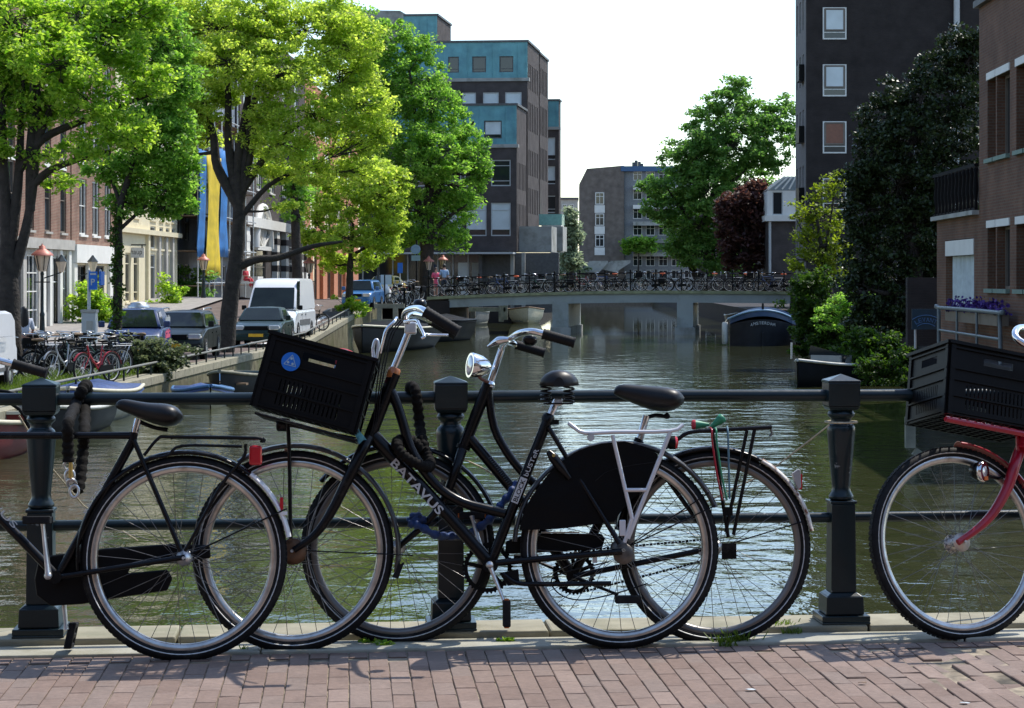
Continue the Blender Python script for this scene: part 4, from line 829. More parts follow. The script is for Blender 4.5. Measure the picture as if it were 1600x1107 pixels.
def saddle_shape(par, pl, x0, x1, st):
    """saddle from side outline stations (t, top px, bottom px, half width)"""
    rings = []
    for t, yt, yb, w in st:
        x = x0 + (x1 - x0) * t; a, b_ = pl.p(x, yt), pl.p(x, yb); c_ = a.lerp(b_, .55); hu = (a - c_); hl = (b_ - c_); ring = []
        for j in range(16):
            an = 2 * math.pi * j / 16; ca, sa = math.cos(an), math.sin(an); ring.append(c_ + pl.n * (w * math.copysign(abs(ca) ** .75, ca)) + (hu * abs(sa) ** .8 if sa > 0 else hl * abs(sa) ** .8))
        rings.append(ring)
    o = MB().loft(rings).build('saddle', M['vinyl'], par); md = o.modifiers.new('sub', 'SUBSURF'); md.levels = 1; md.render_levels = 1; return o
def spring(a, b, r, turns, wr, k=14):
    ax = (b - a); L = ax.length; t = ax.normalized(); n, q = frame_of(t, X3)
    return [a + t * (L * i / (turns * k)) + (n * math.cos(2 * math.pi * i / k) + q * math.sin(2 * math.pi * i / k)) * r for i in range(turns * k + 1)], wr
def crate(name, label, o, u, v, w, m, stick=None):
    """plastic crate: o is the near lower left corner, u along the face, v up, w into the scene"""
    L, Hh, Dp = u.length, v.length, w.length; u, v, w = u.normalized(), v.normalized(), w.normalized()
    t = thing(name, label, 'crate', o)
    def side(o2, uu, nn, L2):
        k = max(5, int(L2 / .0245)); holes = []
        sl = [(.07 + (L2 - .14) * i / k + .004, .07 + (L2 - .14) * (i + .62) / k) for i in range(k)]
        for a0, a1 in sl: holes += [(a0, a1, Hh * .10, Hh * .235), (a0, a1, Hh * .28, Hh * .43)]
        hs = min(.06, L2 * .19); holes.append((L2 / 2 - hs, L2 / 2 + hs, Hh * .735, Hh * .84))
        b = MB().holed(o2, uu, v, nn, L2, Hh, holes, .004)
        for z in (.03, .25, .47, .62, .9): b.obox(o2 + v * Hh * z + nn * .0005 + uu * .006, uu * (L2 - .012), v * .006, nn * .007)
        b.obox(o2 + v * (Hh - .012) - uu * .006, uu * (L2 + .012), v * .012, nn * .013)
        for xx in (.004, L2 - .022): b.obox(o2 + uu * xx + nn * .0005, uu * .018, v * (Hh - .013), nn * .006)
        b.build('side_panel', m, t)
    side(o, u, -w, L); side(o + u * L + w * Dp, -u, w, L); side(o + w * Dp, -w, -u, Dp); side(o + u * L, w, u, Dp)
    b = MB()
    nx, ny = 12, 9
    for i in range(nx + 1): b.obox(o + u * (L * i / nx - .003) + w * .004, u * .006, v * .006, w * (Dp - .008))
    for i in range(ny + 1): b.obox(o + w * (Dp * i / ny - .003) + u * .004 + v * .0004, w * .006, v * .005, u * (L - .008))
    b.build('base_grid', m, t)
    return t, u, v, w, L, Hh, Dp
def cone_grip(par, a, b, r=.0165, name='grip'):
    a, b = V(a), V(b); n = 22; pts = [a.lerp(b, i / n) for i in range(n + 1)]
    rs = [r * (1.12 if i in (0, n) else (1.06 if i % 2 else .96)) for i in range(n + 1)]
    return MB().tube(pts, rs, 12).build(name, M['rubber'], par)
def crank(par, a, b, name='crank', m='alu'):
    a, b = V(a), V(b); bb = MB(); bb.tube([a, a.lerp(b, .15), a.lerp(b, .85), b], [.015, .012, .0085, .012], 10, flat=.6)
    return bb.build(name, M[m], par)
def pedal(par, c, ax, out, up, name='pedal', refl=True):
    b = MB(); c = V(c); lo = c - ax * .045 - out * .0 - up * .013
    b.obox(lo, ax * .09, out * .02, up * .026); b.obox(lo + out * .075, ax * .09, out * .02, up * .026)
    for k in range(3): b.obox(lo + ax * (.0 + .035 * k) + out * .02, ax * .018, out * .055, up * .024)
    p = b.build(name, M['rubber'], par, bevel=.003, seg=1)
    if refl:
        for s in (-1, 1): MB().obox(c + ax * (s * .0455) + out * .02 - up * .008, ax * (s * .004), out * .055, up * .016).build('reflector', M['orange'], p)
    return p
def T(par, name, pts, r, m, seg=12, k=5, sm=True):
    return MB().tube(smooth_pts(pts, k) if sm and len(pts) > 2 else pts, r, seg).build(name, M[m] if isinstance(m, str) else m, par)
def toothed(par, c, n, x, R, teeth, name='chainring'):
    y = n.cross(x).normalized(); k = teeth * 4; prof = [R + (.004 if (i % 4) in (1, 2) else -.002) for i in range(k)]
    outer = [c + (x * math.cos(2 * math.pi * i / k) + y * math.sin(2 * math.pi * i / k)) * prof[i] for i in range(k)]; inner = [c + (x * math.cos(2 * math.pi * i / k) + y * math.sin(2 * math.pi * i / k)) * (R - .016) for i in range(k)]
    b = MB(); h = n * .0015
    vs = [p + h for p in outer] + [p + h for p in inner] + [p - h for p in outer] + [p - h for p in inner]; fs = []
    for i in range(k):
        j = (i + 1) % k; fs += [(i, j, k + j, k + i), (2 * k + j, 2 * k + i, 3 * k + i, 3 * k + j), (j, i, 2 * k + i, 2 * k + j), (k + i, k + j, 3 * k + j, 3 * k + i)]
    b.add(vs, fs)
    for i in range(5):
        a = 2 * math.pi * i / 5 + .4; e = x * math.cos(a) + y * math.sin(a); b.bar(c + e * .01, c + e * (R - .012), .014, .003, n)
    b.lathe([(.02, -.004), (.02, .004)], c, n, 14)
    return b.build(name, M['blackmat'], par)

# ---- bicycle 1: black gents' bicycle, rear half in the picture, facing left
B1 = Plane(gnd(288, 1030), gnd(-228, 1040), 6.5); B1.d = -B1.d; B1 = Plane(B1.A, B1.A + B1.d, 6.5)
p1 = B1.p
b1 = thing('bicycle', "black gents' bicycle with red tail light and white mudguard end, leaning beside the left post", 'bicycle', gnd(288, 1030), 'bicycles leaning on the near bridge railing')
c = p1(288, 872); wheel(b1, c, B1.d, B1.n, ph=.05, name='rear_wheel')
mudguard(b1, c, B1.d, B1.n, .366, 52, 186, M['black']); mudguard(b1, c, B1.d, B1.n, .366, 10.5, 51.6, M['white'], 'mudguard_tip')
fr = MB(); q = B1.pts
fr.tube(q([(-130, 681), (207, 681)]), .0125, 12); fr.tube(q([(209, 676), (207, 690), (90, 902)]), .0155, 12); fr.tube(q([(-122, 693), (-60, 748), (90, 902)]), .016, 12)
for w in (.024, -.034): fr.tube(q([(209, 688, w * .6), (283, 862, w * 1.9)]), .0085, 10); fr.tube(q([(92, 902, w), (289, 871, w * 1.9)]), .0095, 10)
fr.tube(q([(-144, 640), (-118, 722)]), .018, 14); fr.lathe([(.022, -.036), (.022, .036)], p1(88, 902), B1.n, 16)
fr.build('frame', M['black'], b1)
T(b1, 'seat_post', q([(208, 684), (216, 655)]), .0135, 'chrome')
saddle_shape(b1, B1, 181, 286, [(0, 632, 637, .012), (.03, 626, 640, .024), (.12, 623, 644, .03), (.28, 626, 651, .036), (.48, 630, 660, .058), (.68, 630, 667, .08), (.84, 632, 667, .088), (.94, 638, 662, .07), (1, 648, 655, .03)])
T(b1, 'saddle_rail', q([(215, 658), (240, 668), (262, 672)]), .007, 'blackmat')
# chain case with its notch between the two runs of the chain
b = MB(); poly = [(55, 905), (60, 880), (82, 868), (165, 857), (270, 850), (328, 852), (330, 872), (290, 878), (205, 886), (200, 896), (262, 890), (270, 904), (262, 923), (200, 932), (130, 944), (80, 947), (58, 930)]
b.prism([p1(x, y, -.055) for x, y in poly], B1.n * .022); b.build('chain_case', M['blackmat'], b1, bevel=.006, seg=2)
crank(b1, p1(76, 900, .075), p1(66, 812, .08)); pedal(b1, p1(62, 813, .085), B1.d, B1.n, B1.v, refl=False)
MB().lathe([(.012, 0), (.013, .02), (.006, .024)], p1(76, 900, .06), B1.n, 12).build('axle_cap', M['alu'], b1)
crank(b1, p1(96, 902, -.075), p1(104, 984, -.08)); pedal(b1, p1(114, 992, -.18), (B1.v + B1.d * .2).normalized(), B1.n, -B1.d, refl=False)
# carrier
rk = MB()
for w in (.062, -.062):
    rk.tube(smooth_pts(q([(225, 712, w), (247, 686, w), (268, 683, w), (400, 685, w), (412, 692, w)]), 4), .0055, 8)
    rk.tube(smooth_pts(q([(233, 716, w), (262, 712, w), (285, 697, w), (378, 698, w)]), 4), .005, 8)
    rk.tube(smooth_pts(q([(384, 694, w), (380, 716, w), (345, 760, w * .9), (289, 862, w * .8)]), 4), .0062, 8)
for x in (268, 305, 345, 382, 408): rk.tube(q([(x, 685 if x < 400 else 690, .062), (x, 685 if x < 400 else 690, -.062)]), .0045, 8)
for w in (.02, -.02): rk.tube(q([(268, 684, w), (400, 686, w)]), .0045, 8)
rk.build('carrier', M['black'], b1)
b = MB(); b.obox(p1(389, 727, .028), B1.d * (20 / 460), -B1.n * .056, B1.v * (31 / 460)); b.build('tail_light', M['redpl'], b1, bevel=.008, seg=3)
b = MB(); b.obox(p1(437, 800, .02), B1.d * .012, -B1.n * .04, B1.v * .05); b.build('reflector', M['redpl'], b1, bevel=.003); MB().obox(p1(436, 805, .024), B1.d * .028, -B1.n * .048, B1.v * .012).build('reflector_bracket', M['white'], b1)
for w in (.03, -.03): T(b1, 'mudguard_stay', q([(289, 870, w), (448, 795, w * .8)]), .0028, 'black')
# front end, mostly beyond the left edge of the picture
hub1 = B1.p(-236, 880); wheel(b1, hub1, B1.d, B1.n, name='front_wheel'); mudguard(b1, hub1, B1.d, B1.n, .366, 20, 165, M['black'])
for w in (.05, -.05): T(b1, 'fork', q([(-120, 720, w * .6), (-145, 780, w), (-185, 840, w), (-236, 880, w)]), .011, 'black')
T(b1, 'stem', q([(-140, 650), (-165, 575)]), .013, 'chrome')
for sg in (1, -1):
    hbp = [p1(-165, 575), p1(-168, 566, sg * .12), p1(-110, 556, sg * .25), p1(-40, 556, sg * .29), p1(24, 570, sg * .30)]
    T(b1, 'handlebar', hbp, .011, 'chrome'); cone_grip(b1, p1(20, 569, sg * .30), p1(73, 584, sg * .305))
text('lettering', 'BATAVUS', p1(137, 802, .017), p1(171, 742, .017) - p1(137, 802, .017), -B1.d * 1 + B1.v * .4 * 0, .155, .016, M['print'], b1)
text('lettering', 'BATAVUS', p1(-66, 738, .0175), p1(20, 825, .0175) - p1(-66, 738, .0175), B1.d * .7 + B1.v * .7, .27, .02, M['print'], b1)

# ---- bicycle 2: black bicycle with crate carrier, nearest the middle
B2 = Plane(gnd(458, 1018), gnd(968, 1013), 6.5); p2 = B2.p; q = B2.pts
b2 = thing('bicycle', 'black step-through bicycle with silver rear carrier, skirt guard and thick lettered frame tube', 'bicycle', gnd(700, 1015), 'bicycles leaning on the near bridge railing')
cf, crr = p2(458, 861), p2(968, 857)
wheel(b2, cf, B2.d, B2.n, hub=ME_DRUM, r0=.042, ph=.03, name='front_wheel'); wheel(b2, crr, B2.d, B2.n, hub=ME_HUB_G, r0=.024, ph=.1, name='rear_wheel')
fm = mat('grey_black_mudguard', (.03, .03, .032), .35, coat=.3)
mudguard(b2, cf, B2.d, B2.n, .372, -12, 122, fm); mudguard(b2, crr, B2.d, B2.n, .376, 22.5, 176, fm)
for w in (.034, -.034): T(b2, 'mudguard_stay', q([(458, 860, w), (645, 868, w)]), .0024, 'black'); T(b2, 'mudguard_stay', q([(975, 858, w), (1118, 790, w)]), .0026, 'black'); T(b2, 'mudguard_stay', q([(975, 858, w), (1108, 770, w)]), .0024, 'black')
# mud flap of the front guard
b = MB(); b.prism(q([(622, 884, .022), (632, 878, .022), (622, 905, .022), (612, 902, .022)]), -B2.n * .044); b.build('mud_flap', M['rubber'], b2)
fr = MB()
fr.tube(q([(583, 682), (640, 742), (700, 806), (766, 880)]), [.026, .0235, .0225, .0225], 16, flat=1.0)
fr.tube(smooth_pts(q([(608, 606), (619, 630), (629, 660), (641, 700), (662, 735), (690, 766), (724, 786), (760, 796), (789, 803)]), 3), .0175, 14)
fr.tube(q([(766, 882), (858, 650)]), .0185, 16); fr.tube(q([(616, 584), (578, 684)]), .0225, 16)
for w in (.03, -.03): fr.tube(q([(857, 668, w * .5), (905, 748, w), (968, 850, w * 2.1)]), .0085, 10); fr.tube(q([(775, 880, w), (972, 862, w * 2.1)]), .0115, 10)
fr.lathe([(.027, -.036), (.027, .036)], p2(766, 883), B2.n, 18); fr.lathe([(.016, 0), (.0225, .012), (.022, .03)], p2(859, 647), (p2(766, 882) - p2(859, 647)), 14)
fr.obox(p2(858, 664, .01), B2.d * .035, -B2.n * .02, B2.v * .018)
fr.build('frame', M['black'], b2)
MB().lathe([(.021, 0), (.022, .004), (.022, .034), (.018, .04)], p2(612, 592), p2(617, 577) - p2(612, 592), 16).build('headset_ring', mat('amber_ring', (.45, .14, .03), .35, coat=.4), b2)
for w in (.052, -.052):
    T(b2, 'fork', q([(576, 686, w * .35), (568, 700, w * .8), (549, 738, w), (516, 803, w), (490, 838, w), (459, 860, w)]), [.02, .021, .02, .017, .014, .011], 'black', k=4)
T(b2, 'stem', q([(614, 580), (641, 513)]), .0125, 'chrome')
MB().obox(p2(632, 522, .018), B2.d * .042, -B2.n * .036, B2.v * .042).build('stem_clamp', M['alu'], b2, bevel=.006)
# handlebar swept back; near end in view, far end behind it
hb = [p2(641, 508, 0), p2(632, 497, .03), p2(636, 486, .08), p2(650, 482, .16), p2(660, 484, .24), p2(670, 491, .29)]
T(b2, 'handlebar', hb, .0115, 'chrome'); cone_grip(b2, p2(664, 487, .285), p2(717, 519, .30), .019)
hb = [p2(641, 508, 0), p2(634, 500, -.05), p2(640, 492, -.14), p2(656, 494, -.22), p2(676, 503, -.28)]
T(b2, 'handlebar', hb, .0115, 'chrome'); cone_grip(b2, p2(672, 501, -.28), p2(712, 524, -.29), .017)
T(b2, 'brake_lever', q([(632, 503, .1), (650, 501, .16), (655, 508, .2), (663, 525, .25), (659, 529, .25)]), .0052, 'chrome', 8); T(b2, 'brake_lever', q([(634, 506, -.1), (652, 508, -.16), (662, 522, -.22), (700, 524, -.25)]), .0052, 'chrome', 8)
T(b2, 'brake_lever_bracket', q([(620, 497, .05), (616, 503, .08), (604, 515, .09), (599, 532, .09), (594, 552, .08)]), .0055, 'chrome', 8)
MB().lathe([(.001, .028), (.016, .026), (.024, .016), (.026, .004), (.022, 0)], p2(656, 480, .07), B2.n * .2 + B2.v, 18).build('bell', M['black'], b2)
for i, dx in enumerate((0, 5, 9)):
    T(b2, 'cable', q([(622 + dx, 500, .05 - .02 * i), (607 + dx, 520, .05 - .02 * i), (596 + dx, 556, .045 - .02 * i), (588 + dx * .8, 610, .04), (584 + dx * .6, 660, .03), (575 + dx * .3, 690, .03)]), .0026, 'rubber', 6)
T(b2, 'reflector_loop', q([(584, 560, .05), (583, 545, .05), (586, 533, .05), (590, 533, .05), (591, 545, .05), (588, 562, .05)]), .006, 'alu', 8)
# front carrier with two uprights to the hub
rk = MB(); o = p2(400, 646, .15); uu = (p2(556, 688, .15) - o); dn = uu.normalized()
for k in range(6): rk.tube([o - B2.n * (.06 * k), o + uu - B2.n * (.06 * k)], .005, 8)
for k in range(4): a = o + uu * (k / 3); rk.tube([a, a - B2.n * .30], .005, 8)
for w in (.062, -.062):
    rk.tube(q([(449, 656, w), (452, 700, w), (454, 842, w * 1.05)]), .0072, 8); rk.tube(q([(450, 664, w), (556, 686, w)]), .006, 8)
rk.build('front_carrier', M['black'], b2)
MB().lathe([(.002, -.03), (.02, -.026), (.024, -.01), (.024, .014), (.018, .02)], p2(441, 664, .02), -B2.d, 14).build('front_lamp', M['black'], b2)
rb = MB(); rb.obox(p2(444, 708, .012), B2.d * .012, -B2.n * .03, B2.v * .03); rb.build('lamp_bracket', M['rust'], b2)
MB().lathe([(.02, -.045), (.045, -.043), (.046, -.03), (.03, -.02), (.03, .03), (.045, .034), (.046, .05), (.02, .052)], p2(459, 862), B2.n, 18).build('brake_drum', mat('rusty_drum', (.14, .075, .04), .6, metal=.5, var=.3, scale=40), b2)
# seat post, sprung saddle seen from behind the bars
T(b2, 'seat_post', q([(857, 655), (870, 627)]), .0135, 'chrome'); MB().obox(p2(866, 634, .018), B2.d * .03, -B2.n * .034, B2.v * .026).build('saddle_clamp', M['alu'], b2, bevel=.005)
sd = (B2.n * .96 + B2.d * .10).normalized(); sc_ = p2(873, 586)
rings = []
for w_, k_ in ((.115, .25), (.105, .7), (.075, .95), (.02, 1), (-.06, .8), (-.12, .5), (-.16, .38), (-.165, .1)):
    c_ = p2(873.5, 602, w_); rings.append([c_ + B2.d * (.071 * k_ * math.cos(a_)) + B2.v * ((.054 * k_ ** .5) * math.sin(a_) if math.sin(a_) > 0 else .006 * math.sin(a_)) for a_ in [2 * math.pi * i / 16 for i in range(16)]])
MB().loft(rings).build('saddle', M['vinyl'], b2)
for x in (853, 889):
    pp, wr = spring(p2(x, 630, .05), p2(x, 603, .05), .018, 4, .0034); MB().tube(pp, wr, 6).build('saddle_spring', M['black'], b2)
MB().bar(p2(849, 631, .05), p2(895, 631, .05), .012, .006).build('saddle_frame', M['black'], b2)
# skirt guard over the upper front of the rear wheel
sg = [(811, 829), (818, 800), (830, 777), (856, 742), (876, 722), (897, 708), (918, 699), (940, 693), (976, 690), (1004, 697), (1025, 708), (1036, 722), (1024, 742), (1010, 763), (996, 774), (985, 782), (970, 800), (960, 815), (927, 820), (898, 824), (869, 827)]
for w, nm in ((.036, 'skirt_guard'), (-.036, 'skirt_guard')):
    MB().prism([p2(x, y, w) for x, y in sg], B2.n * .0025 * (1 if w > 0 else -1)).build(nm, mat('guard_vinyl', (.003, .003, .0035), .38, bump=.5, bscale=5, bdist=.02, spec=.14), b2)
T(b2, 'guard_seam', q([(930, 752, .0395), (950, 737, .0395), (985, 728, .0395), (1030, 722, .0395)]), .0016, 'rubber', 6)
# silver carrier
rk = MB()
for w in (.07, -.07): rk.tube(smooth_pts(q([(889, 662, w * .7), (897, 668, w * .9), (914, 677, w), (960, 675.5, w), (1047, 674, w), (1067, 664, w * .8)]), 3), .0072, 10)
for x, y in ((917, 677), (958, 676), (1000, 675), (1045, 674)): rk.tube(q([(x, y, .07), (x, y, -.07)]), .005, 8)
for w in (.022, -.022): rk.tube(q([(917, 677, w), (1045, 674, w)]), .0045, 8)
for w in (.07, -.07):
    rk.tube(q([(957, 680, w), (988, 812, w * .95)]), .0072, 10); rk.tube(q([(1047, 676, w), (981, 842, w * .9)]), .0078, 10); rk.tube(q([(977, 766, w), (1010, 766, w)]), .007, 8)
    rk.tube(q([(988, 808, w * .95), (976, 848, w * .9)]), .007, 10)
rk.build('rear_carrier', M['silver'], b2)
MB().lathe([(.006, -.02), (.02, -.02), (.024, -.01), (.024, .006)], p2(1052, 692), B2.d, 16).build('tail_light', M['blackmat'], b2); MB().lathe([(.0238, .006), (.02, .014), (.001, .018)], p2(1052, 692), B2.d, 16).build('tail_light_lens', M['redpl'], b2)
MB().lathe([(.013, -.008), (.013, .008)], p2(923, 684, .075), B2.n, 12).build('carrier_bolt', M['alu'], b2)
MB().lathe([(.036, .0), (.037, .006), (.034, .010), (.014, .012)], p2(974, 866, .036), B2.n, 20).build('hub_cover', mat('hub_grey', (.13, .115, .1), .5, metal=.6, var=.3, scale=40), b2)
MB().obox(p2(968, 838, .07), B2.d * .022, -B2.n * .006, B2.v * .056).build('carrier_foot', M['silver'], b2, bevel=.003); MB().lathe([(.007, 0), (.007, .012)], p2(974, 860, .07), B2.n, 8).build('axle_nut', M['chrome'], b2)
# ring lock on the seat stay
T(b2, 'ring_lock', q([(857, 706, .045), (865, 716, .05), (877, 732, .05), (890, 748, .045)]), [.010, .018, .017, .010], 'black', 10, 3)
MB().lathe([(.006, 0), (.006, .004)], p2(865, 712, .069), B2.n, 10).build('lock_key_hole', M['brass'], b2)
# chain cover, chain stay clip, stand
b = MB(); b.prism([p2(x, y, -.06) for x, y in ((790, 846), (812, 838), (840, 834), (938, 834), (945, 842), (940, 858), (880, 862), (790, 866))], B2.n * .02); b.build('chain_cover', M['blackmat'], b2, bevel=.005)
MB().bar(p2(846, 832.5, -.05), p2(905, 832.5, -.05), .02, .005, B2.v).build('chain_cover_trim', M['alu'], b2)
MB().obox(p2(926, 880, .05), B2.d * .016, -B2.n * .01, B2.v * .042).build('stay_clip', M['alu'], b2)
T(b2, 'kick_stand', q([(786, 897, .03), (808, 911, .035), (850, 913, .04), (955, 912, .05)]), .0085, 'black'); MB().prism(q([(780, 896, .03), (810, 890, .03), (812, 912, .03), (794, 916, .03)]), -B2.n * .05).build('stand_bracket', M['blackmat'], b2)
T(b2, 'brake_cable', q([(952, 878, .06), (868, 900, .04), (870, 925, .04), (905, 938, .045), (960, 928, .05), (1012, 912, .045)]), .0028, 'rubber', 6)
toothed(b2, p2(762, 888, -.052), B2.n, B2.d, .086, 38)
crank(b2, p2(765, 883, .075), p2(789, 943, .08)); MB().lathe([(.013, 0), (.012, .012), (.002, .015)], p2(765, 883, .08), B2.n, 14).build('axle_cap', M['alu'], b2)
pedal(b2, p2(791, 958, .08), B2.v, B2.n, B2.d)
crank(b2, p2(755, 868, -.06), p2(737, 806, -.07)); pedal(b2, p2(737, 806, -.17), B2.d, B2.n, B2.v)
dt = p2(693, 797, .024) - p2(617, 717, .024)
text('lettering', 'BATAVUS', p2(609, 726, .0245), dt, B2.v * .72 + B2.d * .69, dt.length * 1.0, .031, M['print'], b2, ext=.0012, bold=.02)
bx = p2(819, 747, .0195) - p2(803.5, 786, .0195); up_ = -B2.d * .93 + B2.v * .37; up_ = (up_ - bx.normalized() * up_.dot(bx.normalized())).normalized()
o_ = p2(803.5, 786, .0190) - up_ * .0125
MB().obox(o_, bx, up_ * .025, bx.normalized().cross(up_) * .0012).build('frame_sticker', M['print'], b2)
text('lettering', 'BLOCK', p2(803.5, 786, .0204) - up_ * .0085 + bx.normalized() * .006, bx, up_, bx.length - .012, .016, M['black'], b2, ext=.0006, bold=.01)
bt = p2(839, 702, .0195) - p2(821, 744, .0195); text('lettering', 'bUSTeR', p2(821, 744, .0195) - up_ * .0085, bt, up_, bt.length, .016, M['print'], b2, ext=.0006, bold=.01)
st_ = MB().prism(q([(553, 676, .05), (560, 671, .05), (575, 690, .05), (564, 700, .05)]), -B2.n * .003); st_.build('card_tag', mat('turquoise_tag', (.12, .4, .48), .5, var=.5, scale=60), b2)
# crate on the front carrier
o = p2(392, 634, .165); u = p2(554, 677, .165) - o; w_ = -B2.n
vv = u.cross(w_).normalized(); vv = vv if vv.z > 0 else -vv
cr2, cu, cv, cw, cL, cH, cD = crate('plastic_crate', 'black plastic crate with round blue sticker on the front carrier of the middle bicycle', o, u, vv * .268, w_ * .30, M['blackmat'])
MB().lathe([(.0325, .0), (.0325, .002)], o + cu * .092 + cv * .180 - cw * .0085, -cw, 32).build('round_sticker', M['blue'], cr2)
lg = MB(); sc0 = o + cu * .092 + cv * .180 - cw * .0112
tri = [V((0, .024)), V((-.021, -.013)), V((.021, -.013))]; pv = lambda a: sc0 + cu * a.x + cv * a.y
for i in range(3): lg.bar(pv(tri[i]), pv(tri[(i + 1) % 3]), .0022, .0006, -cw)
for a in ((0, .011), (-.008, -.004), (.008, -.006)): lg.lathe([(.0045, 0), (.0045, .0008)], pv(V(a)), -cw, 10)
lg.build('sticker_print', mat('pale_print', (.35, .5, .6), .5), cr2)
bag = thing('folded_bag', 'folded red, blue and white bag lying in the stickered crate', 'bag', o + cu * .3 + cv * .2 + cw * .12)
b = MB(); 
for k, (m_, dz) in enumerate(((0, .0), (1, .02), (2, .036))):
    b.obox(o + cu * .235 + cv * (.195 + dz) + cw * .05, cu * .11, cv * .018, cw * .2, k)
b.build('folded_cloth', [M['cloth_blue'], M['cloth_red'], M['cloth_white']], bag, bevel=.006)
for k, (m_, dz) in enumerate((('boatblue', .05), ('cloth_red', .062))): MB().tube(smooth_pts([o + cu * .20 + cv * (.26) + cw * .1, o + cu * (.26) + cv * (.262 + dz * .2) + cw * .09, o + cu * .34 + cv * .255 + cw * .09], 5), .011 - .003 * k, 8, flat=.5).build('bag_handle', M[m_], bag)

# ---- bicycle 3: black bicycle behind the middle one
B3 = Plane(gnd(622, 1006), gnd(1116, 1004), 6.0); p3 = B3.p; q = B3.pts
b3 = thing('bicycle', 'black bicycle with chrome bullet headlamp standing behind the one with silver carrier', 'bicycle', gnd(870, 1005), 'bicycles leaning on the near bridge railing')
cf, crr = p3(622, 855), p3(1116, 855)
wheel(b3, cf, B3.d, B3.n, rim=ME_RIM_B, name='front_wheel', scale=.985); wheel(b3, crr, B3.d, B3.n, rim=ME_RIM_B, name='rear_wheel', scale=.985, ph=.07)
mudguard(b3, cf, B3.d, B3.n, .368, 18, 140, M['black']); mudguard(b3, crr, B3.d, B3.n, .358, 61, 170, M['black']); mudguard(b3, crr, B3.d, B3.n, .3585, 9, 60.6, M['rust'], 'mudguard_tip')
fr = MB()
fr.tube(q([(763, 600), (724, 700)]), .0215, 16); fr.tube(smooth_pts(q([(763, 612), (772, 668), (792, 707), (816, 738), (840, 760), (880, 790), (935, 815)]), 3), .0155, 12); fr.tube(q([(733, 684), (801, 765), (895, 900)]), .0195, 14)
fr.tube(q([(895, 901), (999, 686)]), .0165, 14); fr.lathe([(.024, -.036), (.024, .036)], p3(895, 901), B3.n, 16)
for w in (.03, -.03): fr.tube(q([(1000, 690, w * .6), (1118, 853, w * 2)]), .0085, 10); fr.tube(q([(900, 900, w), (1118, 856, w * 2)]), .0105, 10)
fr.build('frame', M['black'], b3)
MB().lathe([(.026, -.007), (.026, .007)], p3(724, 699), B3.v + B3.d * .35, 16).build('headset_ring', M['blackmat'], b3)
for w in (.05, -.05): T(b3, 'fork', q([(722, 704, w * .4), (712, 734, w), (694, 780, w), (668, 815, w), (624, 854, w)]), [.018, .017, .015, .013, .010], 'black', k=4)
T(b3, 'stem', q([(766, 600), (784, 545)]), .0125, 'chrome'); MB().lathe([(.02, 0), (.021, .01), (.014, .02)], p3(764, 604), p3(768, 592) - p3(764, 604), 14).build('stem_collar', M['chrome'], b3)
hb = [p3(784, 545, 0), p3(787, 537, .06), p3(799, 528, .16), p3(812, 521, .24), p3(830, 518, .29), p3(850, 522, .30)]
T(b3, 'handlebar', hb, .0115, 'chrome'); cone_grip(b3, p3(848, 522, .30), p3(898, 536, .305), .0175)
hb = [p3(784, 545, 0), p3(787, 540, -.08), p3(792, 535, -.18), p3(800, 536, -.26), p3(808, 541, -.29)]
T(b3, 'handlebar', hb, .0115, 'chrome'); cone_grip(b3, p3(806, 539, -.29), p3(851, 552, -.29), .0165)
T(b3, 'brake_lever', q([(796, 531, .17), (780, 533, .15), (762, 542, .13)]), [.009, .016, .004], 'chrome', 10)
MB().lathe([(.001, .026), (.016, .024), (.025, .014), (.027, .003), (.024, 0)], p3(828, 529, .18), -B3.v + B3.n * .4, 18).build('bell', M['black'], b3)
# bullet headlamp
hl = MB().lathe([(.0445, -.01), (.046, -.004), (.044, .01), (.038, .035), (.026, .058), (.012, .07), (.002, .073)], p3(738, 571.5, .05), B3.d * .93 - B3.v * .10 - B3.n * .35, 24).build('headlamp', M['chrome'], b3)
ax = (B3.d * .93 - B3.v * .10 - B3.n * .35).normalized(); MB().lathe([(.001, -.016), (.025, -.014), (.041, -.0085), (.042, -.004)], p3(738, 571.5, .05), ax, 24).build('lamp_glass', M['headlight'], hl)
T(b3, 'lamp_bracket', q([(745, 586, .05), (752, 592, .04), (762, 597, .02)]), .006, mat('rusty_bracket', (.16, .07, .05), .6), 8)
T(b3, 'seat_post', q([(999, 688), (1010, 650)]), .0135, 'chrome'); saddle_shape(b3, B3, 959, 1068, [(0, 610, 616, .014), (.03, 603, 619, .028), (.12, 600, 624, .035), (.28, 601, 631, .042), (.48, 603, 640, .06), (.68, 604, 645, .085), (.84, 606, 643, .092), (.94, 611, 637, .075), (1, 620, 630, .035)])
T(b3, 'saddle_rail', q([(1005, 655), (1025, 649), (1044, 652), (1040, 646)]), .007, 'blackmat')
rk = MB()
for w in (.062, -.062):
    rk.tube(smooth_pts(q([(1040, 700, w * .8), (1058, 688, w), (1078, 676, w), (1130, 672, w), (1206, 668, w)]), 3), .0072, 10)
    rk.tube(q([(1179, 672, w), (1146, 836, w * .95)]), .0068, 8); rk.tube(q([(1167, 673, w), (1134, 832, w * .95)]), .0068, 8); rk.tube(q([(1113, 674, w), (1130, 790, w * .95), (1138, 840, w * .95)]), .0068, 8)
for x in (1080, 1120, 1160, 1204): rk.tube(q([(x, 675 - (x - 1080) * .055, .062), (x, 675 - (x - 1080) * .055, -.062)]), .005, 8)
rk.obox(p3(1128, 874, .066), B3.d * .052, -B3.n * .01, B3.v * .055); rk.obox(p3(1132, 806, .066), B3.d * .03, -B3.n * .01, B3.v * .03)
rk.build('rear_carrier', M['black'], b3)
